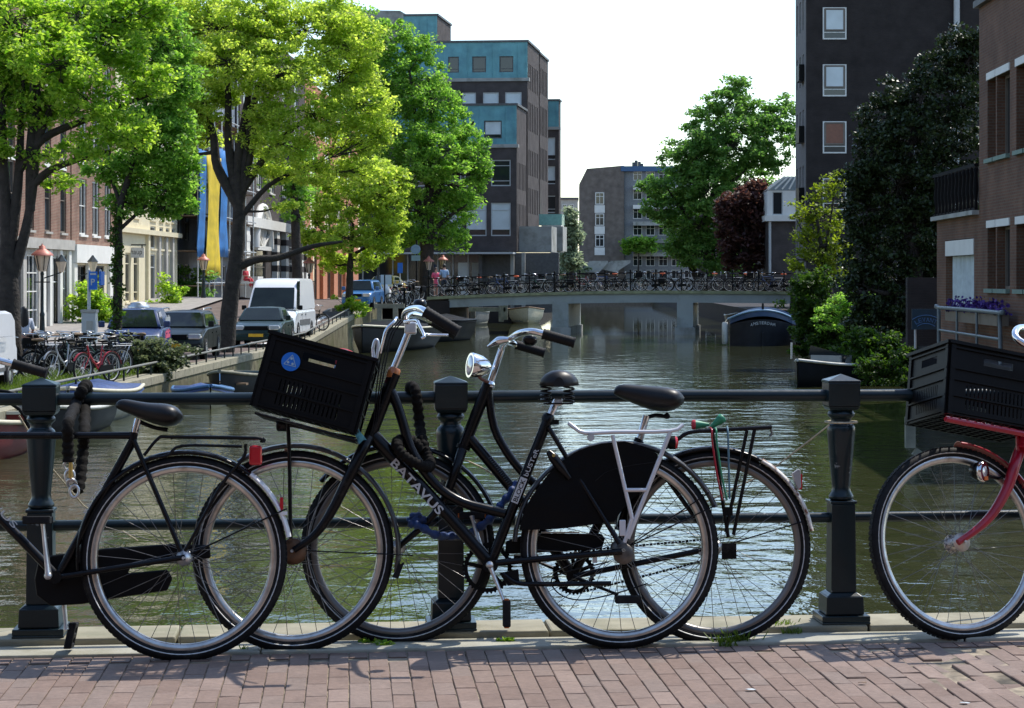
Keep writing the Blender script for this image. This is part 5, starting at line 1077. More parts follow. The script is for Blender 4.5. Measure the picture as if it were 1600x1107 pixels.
T(b3, 'carrier_hook', q([(1204, 669, .06), (1206, 678, .06), (1202, 682, .06)]), .004, 'steel', 6)
b = MB(); b.prism(q([(1238, 740, .02), (1248, 733, .02), (1251, 735, .02), (1252, 762, .02), (1247, 766, .02)]), -B3.n * .04); tl = b.build('tail_light', mat('grey_housing', (.35, .33, .32), .5), b3, bevel=.003); MB().prism(q([(1247.5, 740, .017), (1253.5, 741, .017), (1253.5, 764, .017), (1248, 766, .017)]), -B3.n * .034).build('tail_light_lens', M['redpl'], tl)
toothed(b3, p3(897, 896, -.045), B3.n, B3.d, .074, 34)
ch = MB()
for (xa, ya), (xb, yb) in (((897, 862), (1116, 842)), ((900, 928), (1116, 872))):
    a, bq = p3(xa, ya, -.045), p3(xb, yb, -.045); n_ = int((bq - a).length / .0127)
    for i in range(n_): pa = a.lerp(bq, i / n_); ch.bar(pa, pa + (bq - a).normalized() * .0105, .007, .009 if i % 2 else .006, B3.v)
ch.build('chain', M['blackmat'], b3)
crank(b3, p3(895, 901, .075), p3(966, 930, .08), m='blackmat'); pedal(b3, p3(980, 936, .08), B3.d, B3.n, B3.v, refl=False)
crank(b3, p3(895, 901, -.06), p3(826, 872, -.07), m='blackmat'); pedal(b3, p3(822, 872, -.17), B3.d, B3.n, B3.v, refl=False)
MB().obox(p3(1092, 868, .066), B3.d * .014, -B3.n * .01, B3.v * .022).build('stay_clip', M['alu'], b3)
for w in (.03,): T(b3, 'mudguard_stay', q([(1118, 857, w), (1255, 815, w)]), .0024, 'black')
b = MB()
for i in range(16):
    a = p3(764 + i * 2.2, 716 + i * 3.1, .017); b.obox(a, B3.d * .010 + B3.v * .006, B3.n * .004, (B3.d * -.4 + B3.v * -.5) * .003)
b.build('frame_print', mat('frame_print', (.2, .23, .24), .5), b3)
# bungee straps with green hooks over the carrier
bs = thing('bungee_straps', 'red and green bungee straps with green hooks on the black rear carrier', 'bungee strap', p3(1110, 672))
for i, (x0, m_) in enumerate(((1112, 'redpaint'), (1119, 'green'), (1136, 'bluestrap'))):
    if m_ == 'bluestrap': M['bluestrap'] = mat('blue_elastic', (.09, .18, .23), .7)
    T(bs, 'strap', q([(x0 - 4, 668, .02), (x0, 672, .074), (x0 + 1, 690, .076), (x0 + 8, 740, .076), (x0 + 17, 782, .074)] if i < 2 else [(x0, 667, .02), (x0 + 1, 672, .074), (x0 + 2, 700, .076), (x0 + 4, 780, .074)]), .0036, m_, 6)
for a, bq in (((1084, 664), (1110, 664)), ((1128, 654), (1112, 667))):
    MB().lathe([(.006, .055), (.008, .045), (.014, .02), (.017, .006)], p3(*a, .03), p3(*bq, .03) - p3(*a, .03), 14).build('hook_cone', M['green'], bs); MB().lathe([(.0175, .006), (.0178, -.004), (.012, -.008)], p3(*a, .03), p3(*bq, .03) - p3(*a, .03), 14).build('hook_cap', M['cloth_red'] if a[0] < 1100 else M['green'], bs)

# ---- bicycle 4: red bicycle with a crate, cut by the right edge
B4 = Plane(gnd(1495, 1001), gnd(1990, 992), 12); p4 = B4.p; q = B4.pts
b4 = thing('bicycle', 'red bicycle with silver hub cut off by the picture edge, crate over its front wheel', 'bicycle', gnd(1495, 1001), 'bicycles leaning on the near bridge railing')
ys_ = math.radians(14); fd = (B4.d * math.cos(ys_) + V((-B4.n.x, -B4.n.y, 0)).normalized() * math.sin(ys_)).normalized(); fnn = fd.cross(B4.v).normalized(); fnn = fnn if fnn.dot(B4.n) > 0 else -fnn
c4 = p4(1495, 849); P4 = Plane.__new__(Plane); P4.A = c4; P4.d = fd; P4.n = fnn; P4.v = (fnn.cross(fd)); P4.v = P4.v if P4.v.z > 0 else -P4.v
f4 = P4.p; qf = P4.pts
wheel(b4, c4, fd, fnn, hub=hub_mesh(.034, .036, mat('pale_hub', (.6, .55, .5), .4, metal=.6)), r0=.024, stripe=True, name='front_wheel', ph=.02)
mudguard(b4, c4, fd, fnn, .37, 20, 83, M['redpaint'])
for w in (.05, -.05): T(b4, 'fork', qf([(1600, 690, w * .4), (1587, 722, w), (1575, 760, w), (1553, 800, w), (1528, 826, w), (1497, 848, w)]), [.022, .022, .020, .018, .015, .012], 'redpaint', k=4)
fr = MB(); fr.tube(q([(1632, 590), (1598, 700)]), .021, 14); fr.tube(smooth_pts(q([(1626, 620), (1650, 720), (1720, 790), (1800, 822)]), 4), .017, 12); fr.tube(q([(1604, 690), (1700, 790), (1790, 880)]), .02, 12); fr.tube(q([(1790, 882), (1880, 640)]), .017, 12)
for w in (.03, -.03): fr.tube(q([(1880, 660, w * .6), (1990, 845, w * 2)]), .0085, 8); fr.tube(q([(1795, 880, w), (1990, 848, w * 2)]), .0105, 8)
fr.build('frame', M['redpaint'], b4)
wheel(b4, p4(1990, 845), B4.d, B4.n, name='rear_wheel'); saddle(b4, p4(1845, 590), p4(1955, 600), B4.v, M['black'], h=.085); T(b4, 'seat_post', q([(1878, 650), (1890, 612)]), .0135, 'chrome')
T(b4, 'stem', q([(1630, 600), (1650, 530)]), .0125, 'chrome')
T(b4, 'handlebar', [p4(1650, 530), f4(1632, 520, .04), f4(1604, 512, .12), f4(1588, 516, .20), f4(1592, 532, .25), f4(1640, 556, .29)], .0125, 'chrome'); cone_grip(b4, f4(1636, 554, .29), f4(1690, 574, .295)); T(b4, 'handlebar', [p4(1650, 530), f4(1632, 522, -.1), f4(1640, 522, -.25), f4(1700, 540, -.3)], .0125, 'chrome')
# red slatted front carrier
rk = MB(); 
for k in range(7): rk.tube(qf([(1478, 655 + 0, .15 - .05 * k), (1640, 686, .15 - .05 * k)]), .006, 8)
for x in (1478, 1530, 1585, 1638): rk.tube(qf([(x, 655 + (x - 1478) * .19, .155), (x, 655 + (x - 1478) * .19, -.155)]), .008, 8)
rk.tube(qf([(1478, 655, .153), (1640, 686, .153)]), .011, 8); rk.tube(qf([(1478, 655, -.153), (1640, 686, -.153)]), .011, 8)
rk.tube(qf([(1596, 690, .02), (1600, 670, .04)]), .016, 10); rk.tube(qf([(1590, 678, .05), (1592, 720, .05)]), .009, 8)
rk.build('front_carrier', M['redpaint'], b4)
h4 = MB().lathe([(.004, -.05), (.024, -.04), (.036, -.01), (.037, .004), (.034, .012)], f4(1534, 737, .055), fd * .55 + fnn * .8 - B4.v * .12, 22).build('headlamp', M['black'], b4)
MB().lathe([(.0375, -.003), (.040, .006), (.035, .013)], f4(1534, 737, .055), fd * .55 + fnn * .8 - B4.v * .12, 22).build('lamp_ring', M['chrome'], h4); MB().lathe([(.034, .006), (.02, .013), (.001, .016)], f4(1534, 737, .055), fd * .55 + fnn * .8 - B4.v * .12, 22).build('lamp_glass', M['headlight'], h4)
MB().obox(f4(1538, 751, .078), fd * .012, fnn * .008, P4.v * .014).build('lamp_reflector', M['orange'], h4); T(b4, 'lamp_bracket', qf([(1540, 742, .04), (1560, 748, .02), (1572, 742, 0)]), .006, 'black', 8)
o = f4(1478, 646, .16); u = f4(1608, 670, .16) - o; u = u.normalized() * .40; vv = u.cross(-fnn).normalized(); vv = vv if vv.z > 0 else -vv
crate('plastic_crate', 'black plastic crate standing on the red front carrier at the picture edge', o, u, vv * .27, -fnn * .30, M['blackmat'])

# ---- chains and locks hung over the railing
def sleeve_chain(name, label, pts, r, cat='chain lock', loc=None, m='sleeve'):
    t = thing(name, label, cat, loc or pts[0]); pp = smooth_pts(pts, 9); n = len(pp)
    rs = [r * (1 + .16 * math.sin(i * 1.9) + random.uniform(-.05, .05)) for i in range(n)]
    MB().tube(pp, rs, 12).build('fabric_sleeve', M[m], t); return t
R_ = lambda x, y, dy=0.0: P(x, y, (7.87 + .1045 * ((x - CX) / F * 7.87 + .444)) + dy)
l1 = sleeve_chain('chain_lock', 'black sleeved chain lock hanging over the pipe above the top tube of the left bicycle', [p1(107, 722, .06), p1(106, 690, .07), p1(107, 660, .075), R_(118, 634, -.06), R_(127, 613, -.05), R_(134, 602, -.01), R_(136, 610, .045), R_(133, 640, -.02), p1(132, 676, -.05), p1(130, 700, -.05), p1(127, 735, -.02), p1(122, 768, .02)], .0195)
b = MB()
for k, (x, y) in enumerate(((107, 728), (109, 744), (112, 756), (116, 768))):
    b.tube([p1(x, y, .05) + (B1.d * math.cos(t_) * .015 + (B1.v if k % 2 else B1.v * .7 + B1.n * .7) * math.sin(t_) * .021) for t_ in [2 * math.pi * i / 14 for i in range(14)]], .005, 8, closed=True)
b.build('chain_links', M['alu'], l1); MB().obox(p1(107, 748, .075), B1.d * .012, -B1.n * .03, B1.v * .06).build('padlock', M['brass'], l1, bevel=.004)
l2 = sleeve_chain('chain_lock', 'brown-black sleeved chain lock looped round the curved tube of the middle bicycle', [R_(648, 624, .05), R_(641, 606, .0), R_(648, 608, -.05), R_(652, 628, -.06), R_(655, 660, -.05), p3(660, 690, .05), p2(668, 712, -.06), p2(672, 727, -.02), p2(664, 730, .03), p2(645, 722, .045), p2(628, 710, .045), p2(620, 695, .03), p2(626, 688, -.02), p2(645, 690, -.06), p2(660, 704, -.06)], .0185)
lk = thing('blue_strap_lock', 'blue fabric strap lock knotted round the middle post and the rear bicycle', 'bicycle lock', R_(700, 830))
pp = smooth_pts([p3(640, 815, .05), p3(648, 806, .06), p3(660, 812, .07), p3(643, 818, .08), p3(655, 822, .085), p3(680, 836, .08), R_(700, 838, -.09), R_(730, 836, -.09), p3(752, 822, .05), p3(772, 806, .05), p3(784, 788, .04), p3(800, 768, .03), p3(806, 756, -.02)], 8)
MB().tube(pp, [.017 * (1 + .25 * math.sin(i * 1.3)) for i in range(len(pp))], 10, flat=.75).build('fabric_sleeve', M['bluepl'], lk)
rp = thing('tied_rope', 'thin pale rope slung between the right post and the bicycles', 'rope', R_(1310, 660))
pp = [D(1.438 + .058 * math.cos(t_), .058 * math.sin(t_), .765) for t_ in [2 * math.pi * i / 18 for i in range(18)]]; MB().tube(pp, .0042, 6, closed=True).build('rope_knot', M['rope'], rp)
MB().tube(smooth_pts([R_(1296, 664, -.06), R_(1250, 700, -.02), R_(1200, 737, .0), R_(1150, 762, .0), R_(1080, 795, .02), R_(1010, 815, .02), R_(985, 816, 0)], 6), .0032, 6).build('rope_line', M['rope'], rp)
MB().tube(smooth_pts([p3(725, 718, 0), R_(760, 735, .05), R_(800, 762, .05), R_(830, 780, .05)], 6), .003, 6).build('rope_line', M['rope'], rp)
r2 = thing('mooring_rope', 'thin cord running down past the left post behind the first bicycle', 'rope', R_(40, 650))
MB().tube([R_(30, 650, .1), R_(75, 725, .15), R_(130, 790, .3), R_(215, 845, .6)], .003, 6).build('rope_line', M['rope'], r2)
# ------------------------------------------------------------------ far bridge with its railing and parked bicycles
YB = 119.0; AB2 = math.radians(5.4); V1 = V((math.cos(AB2), -math.sin(AB2), 0)); V2 = V((math.sin(AB2), math.cos(AB2), 0)); OB = V((0, YB, 0))
fbz = lambda a: 2.36 - .0041 * max(0, 4.5 - a) ** 1.75 if a < 4.5 else 2.36 - .0009 * (a - 4.5) ** 2
def BD(a, b, z=0.0): return OB + V1 * a + V2 * b + Z3 * (fbz(a) + z)
br = thing('far_bridge', 'low grey canal bridge on two pale piers with parked bicycles along it', 'bridge', BD(2, 0, -2))
al, ar = -8.1, 12.1; xs = [al + (ar - al) * i / 24 for i in range(25)]; WB = 7.5
def beam(a0, a1, b0, b1, z0, z1, nm, m, lo=None):
    aa = [a for a in xs if a0 < a < a1]; aa = [a0] + aa + [a1]; rings = [[BD(a, b0, z0), BD(a, b1, z0), BD(a, b1, z1), BD(a, b0, z1)] for a in aa]
    return MB().loft(rings, sm=False).build(nm, m, br)
beam(al, ar, .25, WB, -.2, -.01, 'deck', M['asphalt']); beam(al, ar, -.06, .3, -.13, .03, 'edge_stone', M['moss']); beam(-6.9, ar - .25, .05, .4, -.62, -.132, 'beam', M['deckconc']); beam(-6.9, ar - .25, WB - .4, WB, -.62, -.132, 'beam', M['deckconc'])
for k in range(6): beam(-6.9, ar - .25, 1 + k, 1.3 + k, -.6, -.202, 'beam', M['deckconc'])
for a in (-.72, 6.1):
    w = .47; b = MB()
    def prm(hw, z0, z1, mb): mb.hexa([OB + V1 * (a + s * hw) + V2 * t + Z3 * z for z in (z0, z1) for s, t in ((-1, .0), (1, .0), (1, WB), (-1, WB))])
    prm(.44, .38, fbz(a) - .62, b); b.build('pier', M['deckconc'], br); b = MB(); prm(.56, -1.2, .375, b); b.build('pier_base', M['conc'], br)
for a0, a1 in ((al - .9, -6.85), (ar - .3, ar + 4)):
    MB().hexa([OB + V1 * a + V2 * t + Z3 * z for z in (-1.4, fbz(a0) - .14) for a, t in ((a0, -.02), (a1, -.02), (a1, WB), (a0, WB))]).build('abutment', M['darkwall'], br)
fr_ = thing('far_bridge_railing', 'thin dark iron railing with slim posts along the far bridge', 'railing', BD(2, 0))
a = al + .1
while a < ar + .1: MB().bar(BD(a, .1, .03), BD(a, .1, 1.08), .07, .07, V1).build('post', M['blackmat'], fr_); MB().lathe([(.05, 0), (.06, .04), (.04, .09), (.005, .13)], BD(a, .1, 1.08), Z3, 8).build('finial', M['blackmat'], fr_); a += 1.39
for z in (1.02, .55): MB().tube([BD(x, .1, z) for x in xs], .028, 6).build('rail', M['blackmat'], fr_)
fr2 = thing('far_bridge_railing', 'thin dark iron railing at the far side of the bridge, behind the parked bicycles', 'railing', BD(2, WB))
a = al + .1
while a < ar + .1: MB().bar(BD(a, WB - .1, 0), BD(a, WB - .1, 1.08), .07, .07, V1).build('post', M['blackmat'], fr2); a += 1.39
for z in (1.02, .55): MB().tube([BD(x, WB - .1, z) for x in xs], .028, 6).build('rail', M['blackmat'], fr2)
# -- a parked bicycle, built once in three versions and copied
BWT = torus(.33, .028, 24, 6).mesh('tyre', M['rubber']); bw_ = MB()
bw_.v, bw_.f, bw_.m, bw_.sm = (lambda t: (t.v, t.f, t.m, t.sm))(ring_profile([(.312, .01), (.292, .008), (.292, -.008), (.312, -.01)], 24))
for i in range(14): a = 2 * math.pi * i / 14; bw_.tube([(.03 * math.cos(a), .03 * math.sin(a), .02 if i % 2 else -.02), (.295 * math.cos(a), .295 * math.sin(a), 0)], .0022, 3)
bw_.lathe([(.03, -.04), (.03, .04)], (0, 0, 0), Z3, 8); BWM = bw_.mesh('wheel', mat('pale_rim', (.6, .6, .58), .4, spec=.6))
def parked_bike(paint, saddle_m, extra, style):
    r = bpy.data.objects.new('parked_bicycle', None); COL.objects.link(r)
    for x, nm in ((-.53, 'front_wheel'), (.53, 'rear_wheel')):
        w = link(nm, BWM, r, (x, 0, .35)); w.rotation_euler = (math.pi / 2, 0, 0); link('tyre', BWT, w)
    f = MB(); t = lambda pts, rr=.021: f.tube([V((x, y, z)) for x, y, z in pts], rr, 6)
    t([(-.36, 0, .88), (-.31, 0, .68)], .02); t([(.06, 0, .30), (.20, 0, .86)]); t([(.53, 0, .35), (.19, 0, .80)], .012); t([(.06, 0, .30), (.53, 0, .35)], .013)
    if style == 0: t([(-.33, 0, .82), (.19, 0, .84)]); t([(-.31, 0, .70), (.06, 0, .30)])
    else: t(smooth_pts([(-.33, 0, .80), (-.25, 0, .58), (-.05, 0, .44), (.11, 0, .48)], 3)); t([(-.31, 0, .70), (.06, 0, .30)])
    for s in (.05, -.05): t([(-.31, s * .6, .70), (-.36, s, .6), (-.53, s, .35)], .012)
    f.build('frame', paint, r)
    h = MB(); h.tube([(-.36, 0, .88), (-.39, 0, 1.03)], .012, 6); h.tube(smooth_pts([(-.24, .28, 1.02), (-.33, .26, 1.05), (-.40, .1, 1.06), (-.40, -.1, 1.06), (-.33, -.26, 1.05), (-.24, -.28, 1.02)], 3), .013, 6); h.build('handlebar', M['chrome'], r)
    s = MB(); s.tube([(.20, 0, .86), (.22, 0, .94)], .012, 6); s.loft([[V((x, w * math.cos(a), .97 + hh * math.sin(a))) for a in [2 * math.pi * k / 8 for k in range(8)]] for x, w, hh in ((.06, .02, .02), (.14, .03, .03), (.26, .09, .045), (.33, .08, .04), (.36, .03, .02))]); s.build('saddle', saddle_m, r)
    m_ = MB()
    for x, a0, a1 in ((-.53, 30, 150), (.53, 10, 170)):
        aa = [math.radians(a0 + (a1 - a0) * k / 10) for k in range(11)]; m_.loft([[V((x + (.37 + d) * math.cos(a), w, .35 + (.37 + d) * math.sin(a))) for w, d in ((-.025, 0), (.025, 0), (.025, .006), (-.025, .006))] for a in aa], sm=False)
    m_.build('mudguard', paint, r)
    rk = MB()
    for s_ in (.06, -.06): rk.tube([(.30, s_, .76), (.82, s_, .76)], .008, 5); rk.tube([(.74, s_, .76), (.53, s_, .35)], .008, 5)
    for x in (.4, .55, .7, .8): rk.tube([(x, .06, .76), (x, -.06, .76)], .007, 5)
    rk.build('carrier', M['blackmat'] if style else M['silver'], r)
    if extra == 'crate': c = MB().holed((-.78, -.17, .76), X3, Z3, -Y3, .36, .24, [(.05 + .045 * k, .075 + .045 * k, .04, .12) for k in range(6)], .006); c.holed((-.42, .17, .76), -X3, Z3, Y3, .36, .24, [(.05 + .045 * k, .075 + .045 * k, .04, .12) for k in range(6)], .006); c.box((-.78, -.163, .76), (-.774, .163, 1.0)); c.box((-.426, -.163, .76), (-.42, .163, 1.0)); c.box((-.774, -.163, .76), (-.426, .163, .77)); c.build('front_crate', M['blackmat'], r)
    if extra == 'bags':
        for s_ in (1, -1): MB().box((.42, s_ * .08, .42), (.78, s_ * .2, .72)).build('pannier', M['blackmat'] if style else M['cloth_dark'], r, bevel=.03)
    MB().prism([(.02, -.03, .33), (.04, -.03, .22), (.5, -.03, .30), (.54, -.03, .36), (.5, -.03, .41), (.1, -.03, .40)], -Y3 * .03).build('chain_case', M['blackmat'], r)
    return r
silverframe = mat('grey_bike_paint', (.35, .36, .37), .35, metal=.4); bluef = mat('blue_bike_paint', (.03, .07, .2), .35); greenf = mat('green_bike_paint', (.03, .1, .07), .35); redf = mat('red_bike_paint', (.35, .02, .03), .35)
orsad = mat('orange_saddle_cover', (.75, .12, .03), .5)
KIND = [('black', M['black'], M['black'], None, 0), ('black', M['black'], M['black'], 'crate', 1), ('grey', silverframe, M['black'], None, 1), ('black', M['black'], M['wood'], 'bags', 1), ('dark blue', bluef, M['black'], None, 0), ('black', M['black'], orsad, None, 1), ('dark green', greenf, M['black'], None, 1), ('red', redf, M['black'], None, 1)]
PROTO = []
for nm, pm, sm_, ex, st in KIND: PROTO.append((parked_bike(pm, sm_, ex, st), nm, ex, sm_))
used = set()
def place_bike(k, loc, rz, label, group, lean=0.0):
    r = PROTO[k][0] if k not in used else copy_tree(PROTO[k][0]); used.add(k)
    r.location = loc; r.rotation_euler = (lean, 0, rz); tag(r, label, 'bicycle', group); return r
ORD = ['first', 'second', 'third', 'fourth', 'fifth', 'sixth', 'seventh', 'eighth', 'ninth', 'tenth', 'eleventh', 'twelfth', 'thirteenth', 'fourteenth', 'fifteenth', 'sixteenth', 'seventeenth', 'eighteenth', 'nineteenth', 'twentieth', 'twenty-first', 'twenty-second', 'twenty-third', 'twenty-fourth', 'twenty-fifth', 'twenty-sixth', 'twenty-seventh', 'twenty-eighth', 'twenty-ninth', 'thirtieth', 'thirty-first', 'thirty-second', 'thirty-third', 'thirty-fourth', 'thirty-fifth', 'thirty-sixth']
rb_ = random.Random(11); ks = [2, 5, 0, 1, 5, 3, 4, 5, 2, 0, 6, 1, 3, 0, 7, 2, 4, 0, 5, 1, 6, 3, 5, 2, 0, 1, 2]
def bike_desc(k): nm, ex, sm_ = PROTO[k][1], PROTO[k][2], PROTO[k][3]; return nm + ' bicycle' + (' with front crate' if ex == 'crate' else ' with panniers' if ex == 'bags' else ' with orange saddle cover' if sm_ is orsad else '')
n_b = 36
for i in range(n_b):
    a = -7.2 + 18.9 * i / (n_b - 1) + rb_.uniform(-.12, .12); k = ks[i % len(ks)]; off = .42 + (0, .5, .95)[i % 3] + rb_.uniform(-.04, .04)
    tilt = math.atan((fbz(a + .5) - fbz(a - .5)))
    r = place_bike(k, BD(a, off, -.005), -AB2 + rb_.uniform(-.12, .12) + (math.pi if rb_.random() < .45 else 0), f'{bike_desc(k)} on the far bridge, {ORD[i]} from the left abutment', 'bicycles parked along the far bridge', rb_.uniform(-.06, .06))
# ------------------------------------------------------------------ trees and plants
def leaf_cloud(centers, rad, per, size, rng, flat=.6, up=.8, aspect=.62):
    """leaf faces scattered in clumps round the given centres; returns vertex and face arrays"""
    n = len(centers); N = n * per
    c = np.repeat(np.array(centers), per, 0); r = np.repeat(np.array(rad), per)
    d = rng.normal(size=(N, 3)); d /= np.linalg.norm(d, axis=1)[:, None]; d *= (rng.random(N) ** .5)[:, None] * r[:, None]; d[:, 2] *= flat
    p = c + d
    nrm = rng.normal(size=(N, 3)); nrm[:, 2] = np.abs(nrm[:, 2]) + up; nrm /= np.linalg.norm(nrm, axis=1)[:, None]
    t = rng.normal(size=(N, 3)); t -= (t * nrm).sum(1)[:, None] * nrm; t /= np.linalg.norm(t, axis=1)[:, None]; b = np.cross(nrm, t)
    s = size * (.6 + .8 * rng.random(N)); L = s[:, None]; W = s[:, None] * aspect
    v = np.stack([p - t * L * .5, p + b * W * .5 - nrm * L * .08 + t * L * .05, p + t * L * .55 - nrm * L * .12, p - b * W * .5 - nrm * L * .08 + t * L * .05], 1).reshape(-1, 3)
    return v
def quads_mesh(name, v, m):
    me = bpy.data.meshes.new(name); nv = len(v); nf = nv // 4
    me.vertices.add(nv); me.vertices.foreach_set("co", v.astype(np.float32).ravel()); me.loops.add(nv); me.loops.foreach_set("vertex_index", np.arange(nv, dtype=np.int32))
    me.polygons.add(nf); me.polygons.foreach_set("loop_start", np.arange(0, nv, 4, dtype=np.int32)); me.polygons.foreach_set("loop_total", np.full(nf, 4, np.int32))
    me.materials.append(m); me.update(calc_edges=True); return me
CF = 1.55
def tree(name, label, Y, trunk, limbs, lobes, leafm, clumps, per, lsize, crad=.5, group=None, seed=1, cat='tree', zdepth=.85, shell=.45, up=.8, twigs=True, barkm=None, front=.5):
    """trunk/limbs: [(px, py, radius in m)], lobes: (px, py, rx, ry, depth offset in m, share) all seen at distance Y"""
    rng = np.random.default_rng(seed); rr = random.Random(seed); s = F / Y; bm = barkm or M['bark']
    base = P(trunk[0][0], trunk[0][1], Y); t = thing(name, label, cat, base, group)
    tp = smooth_pts([P(x, y, Y) for x, y, r in trunk], 4); tr_ = [np.interp(i / (len(tp) - 1), np.linspace(0, 1, len(trunk)), [q[2] for q in trunk]) for i in range(len(tp))]
    tk = MB().tube(tp, [r * (1 + .05 * math.sin(i * 2.3)) for i, r in enumerate(tr_)], 12).build('trunk', bm, t)
    skel = [(p, r) for p, r in zip(tp, tr_)][len(tp) // 3:]; lm = MB(); cen, rad = [], []
    for lb in limbs:
        lp = smooth_pts([P(x, y, Y + (q[3] if len(q) > 3 else 0)) for q in lb for x, y in [(q[0], q[1])]], 4); lr = [np.interp(i / (len(lp) - 1), np.linspace(0, 1, len(lb)), [q[2] for q in lb]) for i in range(len(lp))]
        lm.tube(lp, lr, 8); skel += list(zip(lp, lr))
    lobs = []
    for l in lobes:
        x, y, rx, ry = l[:4]; dy = l[4] if len(l) > 4 else rr.uniform(-.5, .5) * rx / s; w = l[5] if len(l) > 5 else 1.0
        lobs.append((P(x, y, Y) + Y3 * dy, V((rx / s, rx / s * zdepth, ry / s)), w))
    tot = sum((r.x * r.z) ** .9 * w for _, r, w in lobs)
    for c, r, w in lobs:
        k = max(4, int(clumps * CF * (r.x * r.z) ** .9 * w / tot)); q, qr = min(skel, key=lambda a: (a[0] - c).length + (3 if a[0].z > c.z + r.z * .3 else 0))
        lobe_pts = []
        if twigs:
            mid = q.lerp(c, .5) + V((rr.uniform(-.3, .3), rr.uniform(-.3, .3), -.08 * (c - q).length)); pp = smooth_pts([q, mid, c], 4); rl = [max(.012, qr * .55 * (1 - .8 * i / (len(pp) - 1))) for i in range(len(pp))]; lm.tube(pp, rl, 6); lobe_pts = list(zip(pp[3:], rl[3:]))
        for i in range(k):
            d = rng.normal(size=3); d /= np.linalg.norm(d)
            if d[1] < -.25 and rng.random() < front: d[1] *= -1
            rad_ = (shell + (1.08 - shell) * rng.random() ** .6)
            p = c + V((d[0] * r.x, d[1] * r.y, d[2] * r.z)) * rad_
            cen.append(tuple(p)); rad.append(crad * .74 * rr.uniform(.5, 1.4))
            if twigs and i % 2 == 0:
                a, ar_ = lobe_pts[rr.randrange(len(lobe_pts))]; lm.tube([a, a.lerp(p, .5) + V((rr.uniform(-.15, .15), rr.uniform(-.15, .15), rr.uniform(-.2, .1))), p], [max(.014, ar_ * .5), max(.010, ar_ * .3), .006], 4)
    if lm.v: lm.build('limbs', bm, tk)
    v = leaf_cloud(cen, rad, int(per * .58), lsize, rng, up=up * .6) - np.array(base)
    cr = link('crown', quads_mesh('crown', v, leafm), t); return t
LF = {'lime': leaf_mat('lime_leaf', (.11, .215, .028), (.37, .46, .085), trans=.55), 'yellow': leaf_mat('yellow_green_leaf', (.17, .25, .04), (.46, .51, .115), trans=.58), 'green': leaf_mat('elm_leaf', (.08, .175, .03), (.27, .40, .085), trans=.55),
      'mid': leaf_mat('mid_green_leaf', (.07, .15, .035), (.17, .27, .07), trans=.52), 'red': leaf_mat('copper_leaf', (.05, .02, .02), (.11, .055, .04), trans=.35), 'dark': leaf_mat('glossy_dark_leaf', (.016, .028, .009), (.036, .055, .017), rough=.38, trans=.12, spec=.3), 'ivy': leaf_mat('ivy_leaf', (.025, .06, .01), (.08, .13, .022), trans=.4), 'pale': leaf_mat('hazed_leaf', (.15, .18, .11), (.23, .27, .17), trans=.45)}  # haze of distance is mixed into the pale leaf colours
GT = 'trees along the left quay'
tree('maple_tree', 'leaning forked tree with dark trunks at the left edge beside the white van', 52, [(16, 575, .32), (14, 500, .28), (13, 430, .24), (10, 340, .15), (5, 250, .12), (2, 120, .07)],
     [[(20, 430, .16), (40, 360, .12), (52, 290, .105), (60, 190, .08), (58, 90, .04)], [(47, 330, .12), (49, 230, .13), (52, 150, .08), (40, 60, .04)], [(14, 400, .16), (27, 300, .12), (33, 200, .08), (36, 120, .05)], [(30, 265, .12), (68, 217, .1), (135, 187, .08), (232, 149, .04)], [(50, 290, .11), (81, 265, .09), (130, 247, .07), (178, 234, .03)], [(50, 240, .1), (95, 130, .08), (120, 40, .05)]],
     [(30, 30, 90, 60), (110, 20, 90, 45), (40, 100, 80, 50), (110, 105, 60, 38, -1.5), (150, 160, 55, 32, -1), (165, 60, 60, 45), (220, 120, 45, 30), (60, 165, 45, 28), (20, 150, 45, 40), (-40, 100, 60, 90), (130, 232, 48, 20, -.5, .7), (200, 205, 50, 28), (95, 285, 30, 14, 0, .6), (70, 245, 30, 16, 0, .5), (-20, 215, 45, 40), (215, 20, 50, 40)], LF['lime'], 400, 140, .112, .48, GT, 1)
tree('young_tree', 'slim tree with ivy-wrapped straight trunk standing beside the blue van', 61, [(183, 562, .14), (184, 470, .13), (185, 400, .12), (187, 330, .10), (200, 280, .09), (215, 220, .07), (232, 140, .05), (245, 60, .03)], [[(186, 360, .06), (230, 320, .04), (270, 290, .02)], [(188, 320, .06), (170, 260, .04), (180, 200, .02)]],
     [(240, 285, 55, 38), (205, 250, 45, 35), (262, 225, 40, 40), (230, 200, 45, 32), (195, 315, 38, 24), (262, 320, 36, 22), (285, 270, 26, 28), (190, 195, 35, 28), (160, 265, 25, 20, 0, .7), (245, 140, 42, 42), (258, 70, 42, 45), (222, 95, 38, 40), (285, 130, 30, 34), (235, 20, 40, 35), (275, 200, 28, 26)], LF['green'], 380, 120, .115, .45, GT, 2)
iv = MB()
v_ = leaf_cloud([tuple(P(183.5 + .5 * (k % 3), 545 - k * 5, 61) + V((random.uniform(-.1, .1), -.08, 0))) for k in range(44)], [.16] * 44, 34, .10, np.random.default_rng(5), flat=1.2, up=.1)
tv = thing('ivy_growth', 'ivy climbing the slim straight trunk beside the blue van', 'ivy', P(184, 560, 61)); tag(link('leaves', quads_mesh('leaves', v_ - np.array(tv.location), LF['ivy']), tv), kind='stuff')
